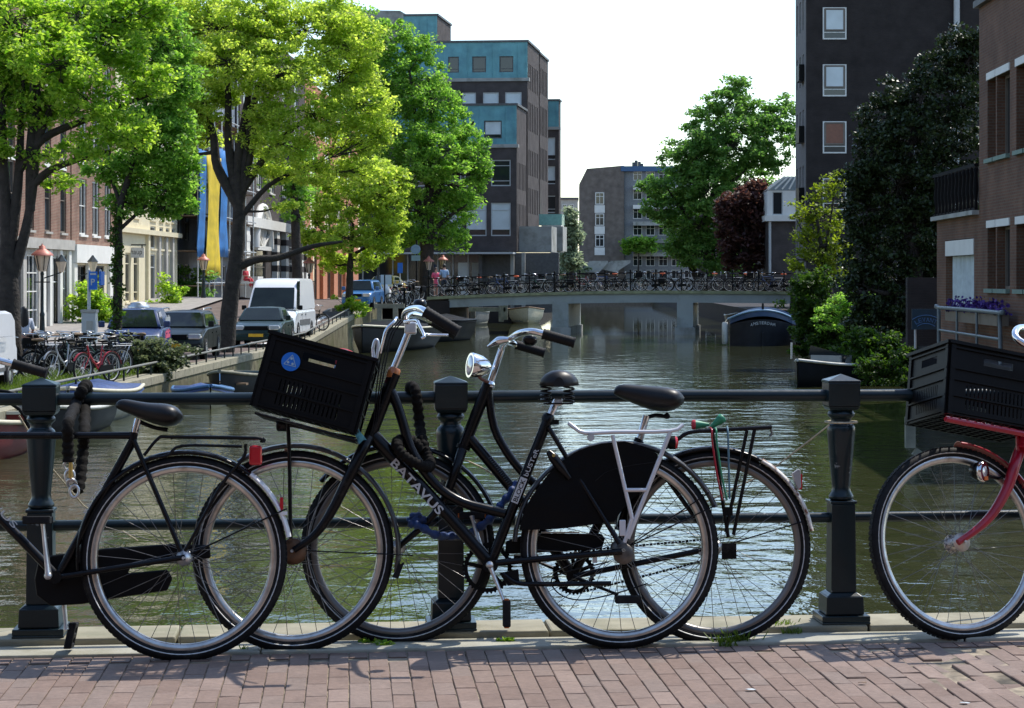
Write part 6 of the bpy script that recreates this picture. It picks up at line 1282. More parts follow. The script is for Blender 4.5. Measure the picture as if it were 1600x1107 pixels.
tree('yellow_green_tree', 'large yellow-green tree with dark trunk and wide crown behind the dark green sedan', 72, [(352, 550, .31), (360, 470, .27), (370, 395, .24), (374, 330, .21), (372, 260, .18), (385, 170, .12), (400, 80, .06)],
     [[(366, 420, .16), (400, 406, .13), (435, 403, .11), (490, 385, .08), (535, 378, .04)], [(372, 320, .2), (340, 262, .16), (334, 215, .13), (318, 160, .09), (300, 90, .05)], [(372, 320, .18), (358, 230, .15), (356, 140, .1), (350, 50, .05)], [(374, 330, .17), (385, 240, .15), (402, 140, .1), (425, 90, .06), (450, 30, .03)], [(376, 310, .16), (398, 215, .12), (425, 145, .09), (490, 90, .05)], [(378, 300, .13), (430, 225, .1), (490, 180, .07), (550, 150, .03)], [(372, 345, .11), (420, 290, .08), (480, 260, .05)]],
     [(330, 40, 70, 55), (400, 15, 80, 45), (480, 50, 70, 50), (300, 110, 55, 45), (370, 100, 70, 45, -1.5), (450, 120, 70, 45, -1.5), (530, 110, 60, 45), (570, 165, 42, 38), (500, 180, 60, 35, -1), (420, 185, 50, 26, -1), (310, 180, 40, 28), (450, 228, 55, 25, -1), (545, 215, 52, 28), (590, 205, 25, 30), (395, 225, 26, 18, 0, .6), (480, 272, 45, 20), (550, 265, 50, 20), (425, 268, 34, 18, 0, .7), (275, 60, 35, 40), (270, 150, 30, 25), (560, 60, 40, 32), (440, 320, 20, 10, 0, .5), (520, 25, 45, 30), (285, 85, 34, 34), (290, 175, 34, 30), (315, 215, 30, 22), (290, 20, 36, 30), (340, 150, 34, 26), (285, 235, 22, 16), (410, 60, 50, 40)], LF['yellow'], 720, 145, .115, .5, GT, 3, shell=.3)
tree('young_tree', 'small yellow-green tree in a planted square by the blue car', 104, [(545, 492, .2), (546, 455, .18), (547, 420, .16), (549, 390, .12), (552, 350, .07)], [[(548, 400, .09), (580, 380, .06), (610, 340, .03)], [(548, 395, .09), (515, 375, .06), (492, 345, .03)]],
     [(548, 320, 42, 28), (590, 300, 42, 28), (500, 325, 34, 26), (615, 330, 26, 34), (540, 370, 48, 22, -1), (590, 365, 34, 26), (500, 380, 30, 20), (520, 412, 30, 15), (560, 405, 34, 16), (608, 385, 22, 16), (585, 268, 44, 20), (520, 285, 34, 20), (478, 362, 20, 16), (622, 285, 18, 22)], LF['yellow'], 330, 95, .16, .5, GT, 4)
tree('street_tree', 'tree with dark trunk half hidden behind the yellow-green crown near the white van', 95, [(466, 500, .26), (465, 440, .24), (462, 360, .2), (460, 290, .14)], [], [(470, 290, 30, 24), (455, 330, 22, 16, 0, .6), (440, 250, 50, 40)], LF['green'], 70, 70, .2, .5, GT, 5)
tree('elm_tree', 'tallest full green tree beside the left end of the far bridge', 127, [(668, 470, .48), (667, 420, .42), (668, 350, .36), (672, 280, .28), (675, 200, .2), (670, 120, .1)],
     [[(668, 350, .22), (630, 260, .16), (600, 160, .1), (570, 70, .05)], [(669, 330, .2), (700, 270, .15), (725, 220, .1), (740, 190, .05)], [(668, 370, .16), (700, 340, .12), (730, 320, .05)], [(670, 300, .18), (650, 190, .13), (640, 110, .06)]],
     [(690, 330, 48, 42), (715, 290, 42, 45), (735, 235, 30, 42), (690, 240, 55, 45, -2), (640, 330, 45, 40), (650, 260, 55, 50, -2), (620, 200, 55, 50, -1), (680, 165, 42, 42), (650, 120, 48, 42), (600, 120, 55, 50), (610, 60, 42, 34), (560, 50, 45, 38), (655, 80, 28, 24), (545, 110, 50, 60), (700, 370, 34, 22), (645, 372, 40, 22), (560, 180, 50, 60), (715, 195, 25, 25), (750, 270, 16, 26), (590, 280, 50, 50), (530, 22, 36, 24)], LF['green'], 760, 125, .18, .68, GT, 6, shell=.35)
GR = 'trees beyond the far bridge on the right bank'
tree('chestnut_tree', 'large bright green tree leaning over the canal beyond the far bridge', 215, [(1092, 440, .4), (1080, 412, .36), (1085, 380, .3), (1105, 330, .25), (1125, 260, .18), (1140, 180, .08)], [[(1095, 360, .2), (1060, 320, .14), (1040, 290, .06)], [(1110, 310, .2), (1170, 260, .14), (1205, 200, .06)], [(1105, 330, .18), (1090, 260, .12), (1080, 210, .05)]],
     [(1140, 160, 40, 28), (1175, 185, 42, 28), (1205, 225, 45, 45), (1110, 195, 42, 36), (1150, 230, 55, 45, -2), (1080, 245, 45, 40), (1060, 300, 42, 34), (1105, 300, 52, 44, -2), (1160, 290, 48, 42), (1030, 325, 26, 18), (1080, 350, 48, 34), (1120, 370, 45, 32), (1020, 285, 22, 15), (1225, 180, 25, 30), (1148, 132, 22, 14), (1180, 340, 45, 45), (1060, 385, 22, 16), (1130, 400, 55, 26), (1090, 395, 36, 22), (1150, 350, 50, 40), (1105, 250, 50, 40)], LF['mid'], 820, 95, .34, 1.1, GR, 9, shell=.4)
tree('copper_beech', 'dark red leaved tree between the green tree and the white bay house', 139, [(1168, 445, .22), (1166, 400, .18), (1165, 350, .12)], [], [(1165, 320, 34, 30), (1180, 350, 32, 34), (1148, 355, 28, 34), (1160, 395, 36, 30), (1185, 300, 22, 18), (1140, 320, 18, 16)], LF['red'], 200, 70, .28, .7, GR, 10)
tree('young_tree', 'small light green tree in front of the far grey brick building', 306, [(997, 440, .14), (998, 400, .1), (999, 380, .06)], [], [(995, 384, 20, 10), (1008, 378, 14, 9), (985, 390, 10, 6), (1016, 386, 12, 7), (978, 382, 9, 5), (1000, 376, 16, 5)], LF['green'], 50, 60, .5, 1.1, GR, 11)
tree('distant_tree', 'pale hazy tree in the gap beside the far grey building', 270, [(893, 440, .3), (893, 390, .2), (892, 350, .1)], [], [(891, 345, 11, 18), (893, 372, 14, 20), (886, 398, 13, 16), (896, 408, 14, 12)], LF['pale'], 90, 60, .5, 1.1, None, 12)
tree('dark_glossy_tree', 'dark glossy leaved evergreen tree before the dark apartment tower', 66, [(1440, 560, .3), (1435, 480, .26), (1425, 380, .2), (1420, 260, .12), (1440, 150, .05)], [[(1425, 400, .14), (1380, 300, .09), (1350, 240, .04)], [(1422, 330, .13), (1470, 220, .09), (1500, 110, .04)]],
     [(1500, 75, 30, 30), (1470, 110, 40, 32), (1420, 150, 45, 36), (1380, 180, 36, 34), (1490, 160, 45, 45), (1430, 215, 55, 48), (1365, 235, 38, 38), (1345, 275, 34, 34), (1490, 240, 50, 55), (1400, 290, 58, 50), (1350, 330, 40, 42), (1470, 320, 55, 55), (1420, 370, 60, 50), (1360, 400, 45, 45), (1480, 400, 45, 50), (1420, 440, 55, 40), (1345, 445, 34, 34), (1395, 480, 40, 28), (1520, 90, 20, 40), (1440, 490, 40, 40), (1470, 450, 30, 50), (1350, 490, 34, 30), (1390, 520, 50, 30), (1450, 540, 40, 30)], LF['dark'], 760, 110, .12, .42, None, 13, shell=.3, up=.3)
tree('yellow_green_shrub', 'tall loose yellow-green shrub hanging over the right quay before the bridge end', 74, [(1310, 560, .12), (1300, 470, .1), (1285, 400, .08), (1275, 330, .04)], [[(1292, 420, .05), (1262, 375, .03), (1245, 345, .015)], [(1288, 400, .05), (1300, 330, .03), (1305, 290, .015)]],
     [(1285, 300, 24, 18), (1262, 330, 28, 18), (1290, 345, 30, 24), (1255, 365, 22, 14), (1280, 385, 34, 24), (1305, 400, 24, 28), (1262, 405, 26, 16), (1240, 420, 16, 8, 0, .5), (1290, 430, 28, 18), (1305, 280, 15, 12)], leaf_mat('olive_leaf', (.09, .12, .015), (.20, .24, .035), trans=.5), 120, 40, .13, .4, None, 14, cat='shrub')
def bush(name, label, Y, base, lobes, lm, clumps, per, size, crad, seed, cat='shrub', group=None, up=.6):
    rng = np.random.default_rng(seed); s = F / Y; t = thing(name, label, cat, P(*base, Y), group); cen, rad = [], []; rr = random.Random(seed); tot = sum(l[2] * l[3] for l in lobes); sm_ = MB()
    for l in lobes:
        c = P(l[0], l[1], Y) + Y3 * (l[4] if len(l) > 4 else 0)
        for i in range(max(2, int(clumps * l[2] * l[3] / tot))):
            d = rng.normal(size=3); d /= np.linalg.norm(d); d *= .3 + .75 * rng.random() ** .5; p = c + V((d[0] * l[2] / s, d[1] * l[2] / s * .7, d[2] * l[3] / s)); p += V(tuple(rng.normal(size=3) * crad * .7)); cen.append(tuple(p)); rad.append(crad * rr.uniform(.4, 1.2))
            if i % 3 == 0: sm_.tube([P(*base, Y) + X3 * rr.uniform(-.1, .1), P(*base, Y).lerp(p, .5) + Z3 * .1, p], [.02, .012, .004], 4)
    sm_.build('stems', M['bark'], t); link('foliage', quads_mesh('foliage', leaf_cloud(cen, rad, per, size, rng, up=up) - np.array(t.location), lm), t); return t
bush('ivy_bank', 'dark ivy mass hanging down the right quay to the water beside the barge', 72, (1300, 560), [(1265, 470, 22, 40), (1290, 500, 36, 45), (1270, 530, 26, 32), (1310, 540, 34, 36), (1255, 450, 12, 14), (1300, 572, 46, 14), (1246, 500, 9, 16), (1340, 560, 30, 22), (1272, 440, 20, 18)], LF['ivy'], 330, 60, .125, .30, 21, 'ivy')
bush('bright_bush', 'bright sunlit green bush on top of the right quay wall', 70, (1330, 530), [(1325, 470, 26, 16), (1342, 488, 24, 22), (1306, 492, 24, 16), (1335, 510, 20, 16)], LF['green'], 110, 50, .10, .24, 22)
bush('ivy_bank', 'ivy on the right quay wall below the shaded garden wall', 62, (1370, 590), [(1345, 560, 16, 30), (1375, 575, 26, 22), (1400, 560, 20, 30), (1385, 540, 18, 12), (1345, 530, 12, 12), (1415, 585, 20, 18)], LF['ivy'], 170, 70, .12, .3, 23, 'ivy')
bush('bright_bush', 'light green creeper patch just above the water right of the small dark boat', 57, (1390, 590), [(1388, 562, 20, 14), (1405, 580, 18, 14), (1376, 588, 20, 12), (1350, 585, 18, 16)], LF['ivy'], 90, 36, .085, .16, 24)
bush('hedge_plant', 'sunlit green shrub in front of the second brick house', 96, (145, 520), [(135, 465, 14, 20), (152, 470, 14, 18), (145, 495, 22, 20), (165, 500, 14, 22), (128, 495, 12, 18)], LF['lime'], 100, 60, .17, .42, 25)
bush('hedge_plant', 'round sunlit shrub before the cream house bay', 112, (268, 490), [(268, 460, 12, 12), (270, 478, 14, 14)], LF['lime'], 40, 60, .18, .45, 26)
bush('hedge_plant', 'dark climbing plant at the foot of the scaffolded house', 126, (305, 490), [(292, 455, 10, 26), (305, 470, 14, 22), (300, 440, 14, 12)], LF['mid'], 70, 60, .2, .5, 27)
bush('verge_bush', 'grey-green bush on the quay edge in front of the blue van', 56, (240, 578), [(232, 552, 18, 14), (252, 556, 18, 14), (245, 568, 26, 10), (222, 562, 12, 10), (272, 560, 10, 7, .3)], leaf_mat('grey_green_leaf', (.07, .09, .04), (.14, .16, .08), trans=.35), 110, 60, .10, .26, 28)
bush('planter_bush', 'low green plants round the foot of the small yellow-green tree', 103.5, (545, 490), [(536, 480, 10, 5), (556, 478, 12, 7), (566, 484, 8, 4)], LF['lime'], 30, 50, .14, .3, 29)
bush('hedge', 'pale far shrubs filling the gap beside the concrete balcony', 304, (893, 445), [(888, 425, 16, 14), (898, 428, 12, 12), (880, 432, 10, 10)], LF['pale'], 60, 50, .4, .8, 32)
# planted square round the young tree
pk = thing('tree_planter', 'low stone edged square bed round the small yellow-green tree', 'planter', P(545, 493, 103.5)); zp = zq(103.5)
for a, bq in (((-11.7, 102), (-9.9 - .75, 102)), ((-11.7, 105), (-10.65, 105)), ((-11.7, 102), (-11.7, 105)), ((-10.65, 102), (-10.65, 105))): MB().bar((a[0], a[1], zq(a[1]) + .1), (bq[0], bq[1], zq(bq[1]) + .1), .14, .24).build('edging_stone', M['darkstone'], pk)
# grass on the verge and between the kerb stones
def grass(name, label, spots, m, hgt, seed, parent=None):
    rng = np.random.default_rng(seed); p = np.array(spots); N = len(p); a = rng.random(N) * 6.28; h = hgt * (.4 + .9 * rng.random(N)); w = .006 + .05 * hgt
    d = np.stack([np.cos(a), np.sin(a), np.zeros(N)], 1); ln = rng.normal(size=(N, 3)) * .45; ln[:, 2] = 1
    v = np.stack([p - d * (w / 2), p + d * (w / 2), p + d * (w / 5) + ln * h[:, None], p - d * (w / 5) + ln * h[:, None]], 1).reshape(-1, 3)
    o = link(name, quads_mesh(name, v - p[0], m), None, tuple(p[0])); return tag(o, label, None, None, 'stuff')
rng = np.random.default_rng(9); gm = leaf_mat('grass_blade', (.06, .10, .015), (.13, .18, .03), trans=.35)
n_ = 16000; yy = rng.uniform(38, 62, n_); xx = rng.uniform(-13.6, QX - .55, n_); grass('verge_grass', 'rough green grass along the quay verge under the parked bicycles', np.stack([xx, yy, np.full(n_, .594)], 1), gm, .16, 1)
def tuft(px, py, n, r, h, seed):
    c = gnd(px, py); rg = np.random.default_rng(seed); sp = np.array(c) + np.stack([rg.normal(size=n) * r, rg.normal(size=n) * r * .6, np.full(n, -.004)], 1)
    o = grass('grass', 'small grass tuft', sp, gm, h, seed); del o['label']; return o
for i, (x, y, n, r, h) in enumerate(((1220, 988, 130, .022, .04), (1238, 994, 60, .02, .03), (1150, 1004, 160, .03, .045), (1135, 1008, 60, .02, .035), (380, 1018, 30, .008, .02), (600, 1010, 40, .02, .02))): tuft(x, y, n, r, h, 40 + i)
for i, (x, y, s_) in enumerate(((548, 1000, .02), (575, 1008, .016), (600, 1012, .018), (790, 1006, .02))):
    t = thing('weed', ('leafy weed growing in the kerb joint between the two middle wheels', 'second weed in the kerb joint, close to the front tyre of the middle bicycle', 'flat weed at the foot of the rear bicycle front wheel', 'single weed on the kerb right of the middle post')[i], 'weed', gnd(x, y)); rg = np.random.default_rng(60 + i)
    link('foliage', quads_mesh('foliage', leaf_cloud([(0, 0, .012), (s_, 0, .01), (-s_, .004, .01)], [.022, .02, .02], 12, .028, rg, up=.9), LF['lime']), t)
# ------------------------------------------------------------------ vehicles, lamps, people, boats
def wheel_car(par, x, y, z, r, w, side):
    c = V((x, y, z)); t = MB().lathe([(r * .62, -w / 2), (r * .93, -w / 2), (r, -w / 2 + .03), (r, w / 2 - .03), (r * .93, w / 2), (r * .62, w / 2)], c, X3 * side, 20).build('wheel', M['rubber'], par)
    b = MB().lathe([(.04, w / 2 + .012), (r * .2, w / 2 + .01), (r * .58, w / 2 - .012), (r * .64, w / 2 + .004), (r * .6, w / 2 - .03)], c, X3 * side, 20)
    b.build('rim', M['alu'], t)
def car(name, label, cat, front, rz, L, W, Hc, lower, cabin, paint, wr=.31, wy=(.85, None), plate='yplate', style='car', extras=None, group='vehicles parked along the left quay', glassfront=True):
    """local x across, y from the front bumper backwards, z up; lower and cabin are side outlines [(y, z)]"""
    t = thing(name, label, cat, (0, 0, 0), group)
    hw = W / 2; b = MB()
    def chaikin(p, r=.16):
        out = []; p = [V((a, c)) for a, c in p]
        for i in range(len(p)):
            a, v, c = p[i - 1], p[i], p[(i + 1) % len(p)]; ra = min(r, (a - v).length * .45); rc = min(r, (c - v).length * .45); pa, pc = v + (a - v).normalized() * ra, v + (c - v).normalized() * rc
            for t in (0, .33, .67, 1): out.append(tuple(pa * (1 - t) ** 2 + v * 2 * t * (1 - t) + pc * t * t))
        return out
    lo = chaikin(lower); st = [-1, -.985, -.95, -.87, -.7, -.35, 0, .35, .7, .87, .95, .985, 1]; A = []
    for f in st:
        e = abs(f); A.append([V((hw * f, L / 2 + (y - L / 2) * (1 - .045 * e ** 4 - .03 * e ** 24), .5 + (z - .5) * (1 - .05 * e ** 5 - .12 * e ** 30))) for y, z in lo])
    b.loft(A); bd = b.build('body', paint, t)
    zb = min(z for _, z in cabin); zt = max(z for _, z in cabin); ins = lambda z: hw - .05 - .17 * (z - zb) / (zt - zb) * (1 if style == 'car' else .55)
    cb = chaikin(cabin, .2); A = []
    for f in st:
        e = abs(f); A.append([V((f * ins(z), y, z - .035 * e ** 3 * (z - zb) / (zt - zb) - .03 * e ** 24 * (z - zb))) for y, z in cb])
    MB().loft(A).build('cabin', paint, t)
    # glazing: first cabin edge is the windscreen, then side glass
    (ya, za), (yb, zb2) = cabin[0], cabin[1]; e = V((0, yb - ya, zb2 - za)); nn = V((0, -(zb2 - za), yb - ya)).normalized()
    lo_, hi_ = .06, .93; pa, pb = V((0, ya, za)) + e * lo_ + nn * .012, V((0, ya, za)) + e * hi_ + nn * .012
    wa, wb_ = ins(pa.z) - .07, ins(pb.z) - .09
    q = [pa + X3 * -wa, pa + X3 * wa, pb + X3 * wb_, pb - X3 * wb_]; MB().hexa([p - nn * .02 for p in q] + q).build('windscreen', M['carglass'], t)
    for sg in (-1, 1):
        ys = [y for y, z in cabin if z > zb + .5 * (zt - zb)]; y0, y1 = min(ys), max(ys); z0, z1 = zb + .05, zt - .12; yl = ya + (yb - ya) * .2 + .12; segs = extras.get('side', [(0, .36), (.38, .68), (.70, .94)]) if extras else [(0, .36), (.38, .68), (.70, .94)]
        for s0, s1 in segs:
            f0 = lambda z, s: (yl + (y0 + .12 - yl) * (z - z0) / (z1 - z0)) * (1 - s) + (y1 - .1) * s
            q = [V((sg * (ins(z) + .012), f0(z, s), z)) for z, s in ((z0, s0), (z0, s1), (z1, s1), (z1, s0))]
            MB().hexa([p - X3 * sg * .02 for p in q] + q).build('side_window', M['carglass'], t)
        for yy_ in (ya + .35, ya + 1.45, ya + 2.4): MB().box((sg * (hw - .004), yy_, .35), (sg * (hw + .003), yy_ + .014, zb - .06)).build('door_seam', M['blackmat'], t)
        for yy_ in (ya + 1.22, ya + 2.2): MB().box((sg * (hw - .004), yy_, zb - .2), (sg * (hw + .025), yy_ + .17, zb - .16)).build('door_handle', M['blackmat'] if style == 'van' else paint, t)
        MB().box((sg * (hw + .02), ya + .12, za + .02), (sg * (hw + .2), ya + .24, za + .2)).build('mirror', M['blackmat'] if style == 'van' else paint, t, bevel=.03)
        for yw in (wy[0], wy[1] or L - .85):
            MB().lathe([(wr + .06, 0), (wr + .06, .006)], (sg * hw, yw, wr), X3 * sg, 24).build('wheel_arch', M['blackmat'], t); wheel_car(t, sg * (hw - .075), yw, wr, wr, .2, sg)
    (fy0, fz0) = lower[1]; zl = extras.get('zl', .62) if extras else .62; fd_ = extras.get('fd', .03) if extras else .03
    for sg in (-1, 1): h = MB().box((sg * (hw - .06), -.035 + fd_, zl), (sg * (hw - .42), .2, zl + .16)).build('headlight', M['headlight'], t, bevel=.03)
    MB().box((-hw + .46, -.03 + fd_, zl + .0), (hw - .46, .15, zl + .14)).build('grille', M['blackmat'], t); MB().box((-hw + .04, -.05, .24), (hw - .04, .12, .44)).build('bumper', M['blackmat'] if style == 'van' else paint, t, bevel=.04)
    MB().box((-.26, -.075, .38), (.26, -.055, .49)).build('number_plate', M[plate], t)
    t.location = front; t.rotation_euler = (0, 0, rz); return t
def fr(px, Y, dz=0.0): return V(((px - CX) * Y / F, Y, zq(Y) + dz))
sedan = [(0, .25), (-.02, .5), (.05, .72), (.5, .84), (1.25, .93), (4.3, .95), (4.5, .8), (4.5, .3)]
car('parked_car', 'dark green saloon with yellow number plate in front of the white panel van', 'car', fr(400, 77), math.radians(1), 4.6, 1.74, 1.42, sedan, [(1.2, .92), (1.95, 1.40), (3.2, 1.42), (4.1, .94)], M['cargreen'])
wag = [(0, .25), (-.02, .5), (.05, .70), (.5, .84), (1.1, .96), (4.5, 1.0), (4.62, .8), (4.6, .3)]
w_ = car('parked_car', 'dark estate car with silver roof rails between the blue van and the bare trunk', 'car', fr(269, 65) + V((-.0, 0, 0)), math.radians(2), 4.6, 1.78, 1.48, wag, [(1.05, .95), (1.8, 1.42), (3.9, 1.46), (4.5, .99)], M['cardark'])
for sg in (-1, 1): b = MB().tube(smooth_pts([(sg * .66, 1.95, 1.44), (sg * .66, 2.1, 1.50), (sg * .66, 3.6, 1.52), (sg * .66, 3.8, 1.46)], 3), .02, 8); o_ = link('roof_rail', b.mesh('roof_rail', M['alu']), w_)
mpv = [(0, .25), (-.02, .5), (.04, .8), (.3, .95), (.8, 1.05), (3.9, 1.05), (3.98, .9), (3.95, .3)]
bv = car('blue_van', 'dark blue small van with lettered side next to the slim tree', 'van', fr(205, 60.5), math.radians(6), 3.98, 1.6, 1.62, mpv, [(.7, 1.04), (1.35, 1.58), (3.85, 1.60), (3.95, 1.04)], M['carblue'], extras={'side': [(0, .36)], 'zl': .7})
for k in range(5):
    for z_, m_ in ((1.12, 'print'), (.72, 'cloth_pink')):
        link('side_graphic', MB().box((.795, 1.75 + .34 * k, z_), (.806, 1.95 + .34 * k, z_ + .2 + .05 * (k % 2))).mesh('side_graphic', M[m_]), bv)
vb = MB().lathe([(.32, 0), (.32, .05), (.24, .1), (.24, .14), (.05, .17)], (0, 2.2, 1.60), Z3, 16); link('roof_vent', vb.mesh('roof_vent', M['alu']), bv)
spr = [(0, .3), (-.03, .55), (.05, .95), (.35, 1.12), (.75, 1.22), (5.9, 1.24), (5.92, .3)]
sv = car('white_van', 'tall white panel van with grey side strip facing the camera by the quay edge', 'van', fr(420, 84.5), math.radians(-1.5), 5.92, 1.99, 2.45, spr, [(.62, 1.20), (1.45, 2.15), (1.85, 2.40), (2.3, 2.46), (5.85, 2.46), (5.90, 1.22)], M['carwhite'], wr=.34, wy=(1.0, 4.6), style='van', extras={'side': [(.0, .16)], 'zl': .78, 'fd': .02})
for sg in (-1, 1): MB().box((sg * .985, 1.5, .62), (sg * 1.012, 4.1, .82)); link('side_strip', MB().box((sg * .98, 1.45, .6), (sg * 1.012, 4.15, .82)).mesh('side_strip', M['darkstone']), sv)
b = MB(); [b.obox(V((x, 1.5 - .0, 1.3)), X3 * .01, Z3 * .5, Y3 * .01) for x in ()]
R4 = [(0, .3), (-.02, .5), (.02, .72), (.3, .86), (1.0, .93), (3.6, .95), (3.66, .5), (3.6, .3)]
car('parked_car', 'light blue vintage hatchback parked by the bridge end behind the small tree', 'car', fr(556, 108), math.radians(-6), 3.66, 1.5, 1.5, R4, [(.95, .92), (1.45, 1.44), (3.3, 1.47), (3.6, .94)], M['renault'], wr=.29)
car('parked_car', 'pale yellow car mostly hidden behind the blue hatchback and a trunk', 'car', fr(588, 124), math.radians(-8), 3.9, 1.6, 1.45, sedan, [(1.2, .92), (1.9, 1.38), (3.2, 1.4), (4.0, .94)], mat('car_yellow', (.6, .42, .04), .3))
# white van cut by the left edge: its rear end is what shows
wv = thing('white_van', 'white delivery van cut by the left picture edge, rear end in view', 'van', (0, 0, 0), 'vehicles parked along the left quay')
b = MB(); o4 = [(0, .35), (.02, .9), (.12, 1.0), (.2, 1.55), (.5, 1.72), (3.2, 1.74), (3.75, 1.1), (4.4, .95), (4.45, .35)]
A = [[V((x, -y * 1.0, .3 + (z - .3) * k)) for y, z in o4] for x, k in ((-.85, .96), (-.72, 1), (.72, 1), (.85, .96))]; b.loft(A, sm=False); b.build('body', M['carwhite'], wv, bevel=.05, seg=3)
for yw in (-.75, -3.5):
    for sg in (-1, 1): MB().lathe([(.37, 0), (.37, .006)], (sg * .85, yw, .31), X3 * sg, 22).build('wheel_arch', M['blackmat'], wv); wheel_car(wv, sg * .79, yw, .31, .31, .2, sg)
MB().box((-.83, .0, .32), (.83, .06, .5)).build('bumper', M['blackmat'], wv, bevel=.03); MB().box((.845, -3.9, .42), (.862, -.2, .5)).build('side_strip', M['darkstone'], wv)
tm = text('lettering', 'panzen', (0, 0, 0), X3, Z3, 1.0, .16, mat('grey_print', (.3, .3, .3), .5), None, ext=.004); tm.parent = wv; tm.matrix_local = Matrix.Translation((.853, -1.9, 1.18)) @ Matrix.Rotation(math.radians(90), 4, 'Z') @ Matrix.Rotation(math.radians(90), 4, 'X')
for sg in (-1, 1): MB().box((sg * .8, .005, .95), (sg * .66, -.06, 1.4)).build('tail_light', M['redpl'], wv)
wv.location = (-13.2, 48.3, zq(48)); 
# scooter
sc_ = thing('scooter', 'white motor scooter parked by the left end of the far bridge', 'scooter', V(((605 - CX) * 113 / F, 113, zq(113))))
o = sc_.location.copy(); b = MB(); b.loft([[o + V((w * math.cos(a), y, z + h * math.sin(a))) for a in [2 * math.pi * k / 10 for k in range(10)]] for y, z, w, h in ((-.75, .75, .05, .06), (-.7, .75, .16, .28), (-.55, .65, .2, .35), (-.45, .4, .16, .12), (.0, .35, .15, .08), (.2, .6, .2, .2), (.7, .62, .17, .16), (.85, .62, .05, .05))]); b.build('body', M['carwhite'], sc_)
for y in (-.6, .55): MB().lathe([(.1, -.05), (.22, -.06), (.24, 0), (.22, .06), (.1, .05)], o + V((0, y, .24)), X3, 16).build('wheel', M['rubber'], sc_)
MB().tube([o + V((-.32, -.5, 1.08)), o + V((0, -.6, 1.02)), o + V((.32, -.5, 1.08))], .025, 8).build('handlebar', M['blackmat'], sc_); MB().box(o + V((-.15, .0, .8)), o + V((.15, .75, .92))).build('seat', M['blackmat'], sc_, bevel=.04); MB().box(o + V((-.28, -.68, 1.0)), o + V((.28, -.64, 1.5))).build('windshield', M['blind'], sc_)
# street lamps with copper-red caps
def lamp(px, ytop, Y, label, hgt=.8, zfoot=None):
    s = F / Y; top = P(px, ytop, Y); zf = zfoot if zfoot is not None else zq(Y) + .1; o = V((top.x, Y, zf)); t = thing('street_lamp', label, 'street lamp', o, 'street lamps on the left quay'); k = hgt / .8; zt = top.z
    MB().lathe([(.14, 0), (.15, .1), (.11, .3), (.085, .9), (.1, 1.0), (.06, 1.1), (.05, (zt - zf) - hgt - .25), (.08, (zt - zf) - hgt - .2), (.04, (zt - zf) - hgt - .1)], o, Z3, 12).build('pole', M['rail'], t)
    MB().bar(o + Z3 * (zt - zf - hgt - .5) - X3 * .3, o + Z3 * (zt - zf - hgt - .5) + X3 * .3, .04, .04).build('ladder_bar', M['rail'], t)
    zl = zt - zf - hgt; MB().lathe([(.13 * k, zl - .1), (.14 * k, zl - .05), (.25 * k, zl + .42 * k)], o, Z3, 6, sm=False).build('lantern', M['lampglass'], t); lf = MB()
    for i in range(6): a = math.pi / 3 * i; e = V((math.cos(a), math.sin(a), 0)); lf.bar(o + e * .145 * k + Z3 * (zl - .06), o + e * .255 * k + Z3 * (zl + .42 * k), .025, .025)
    lf.build('lantern_frame', M['rail'], t); MB().lathe([(.36 * k, zl + .42 * k), (.34 * k, zl + .47 * k), (.2 * k, zl + .58 * k), (.11 * k, zl + .64 * k), (.1 * k, zl + .72 * k), (.03 * k, zl + .75 * k), (.02 * k, hgt + zl)], o, Z3, 12).build('cap', M['lampred'], t)
lamp(66, 381, 82, 'street lamp with red cap in front of the stone shopfront, nearest of the quay lamps', .95)
lamp(318, 396, 117, 'street lamp with grey lantern before the blue netting', .8); lamp(483, 401, 104, 'street lamp just right of the tall white panel van', .7)
lamp(591, 374, 124, 'street lamp whose red cap pokes out of the young tree leaves', .7); lamp(670, 400, 125, 'street lamp with red cap behind the woman in pink', .7, 1.6); lamp(692, 398, 130, 'street lamp with red cap behind the man in the light blue shirt', .7, 1.6)
# wall lanterns
for px, py, Y, lb in ((86, 413, 92, 'wall lantern on the stone shopfront between its windows'), (129, 413, 98, 'wall lantern on a bracket beside the white fascia')):
    o = P(px, py, Y); o.x = FX + .85; t = thing('wall_lantern', lb, 'lantern', o, 'wall lanterns'); MB().lathe([(.1, -.35), (.24, .1)], o, Z3, 6, sm=False).build('lantern', M['lampglass'], t); MB().lathe([(.27, .1), (.1, .3), (.03, .4)], o, Z3, 6, sm=False).build('cap', M['rail'], t); MB().bar(o - Z3 * .35, V((FX + .1, o.y, o.z - .6)), .05, .05).build('bracket', M['rail'], t)
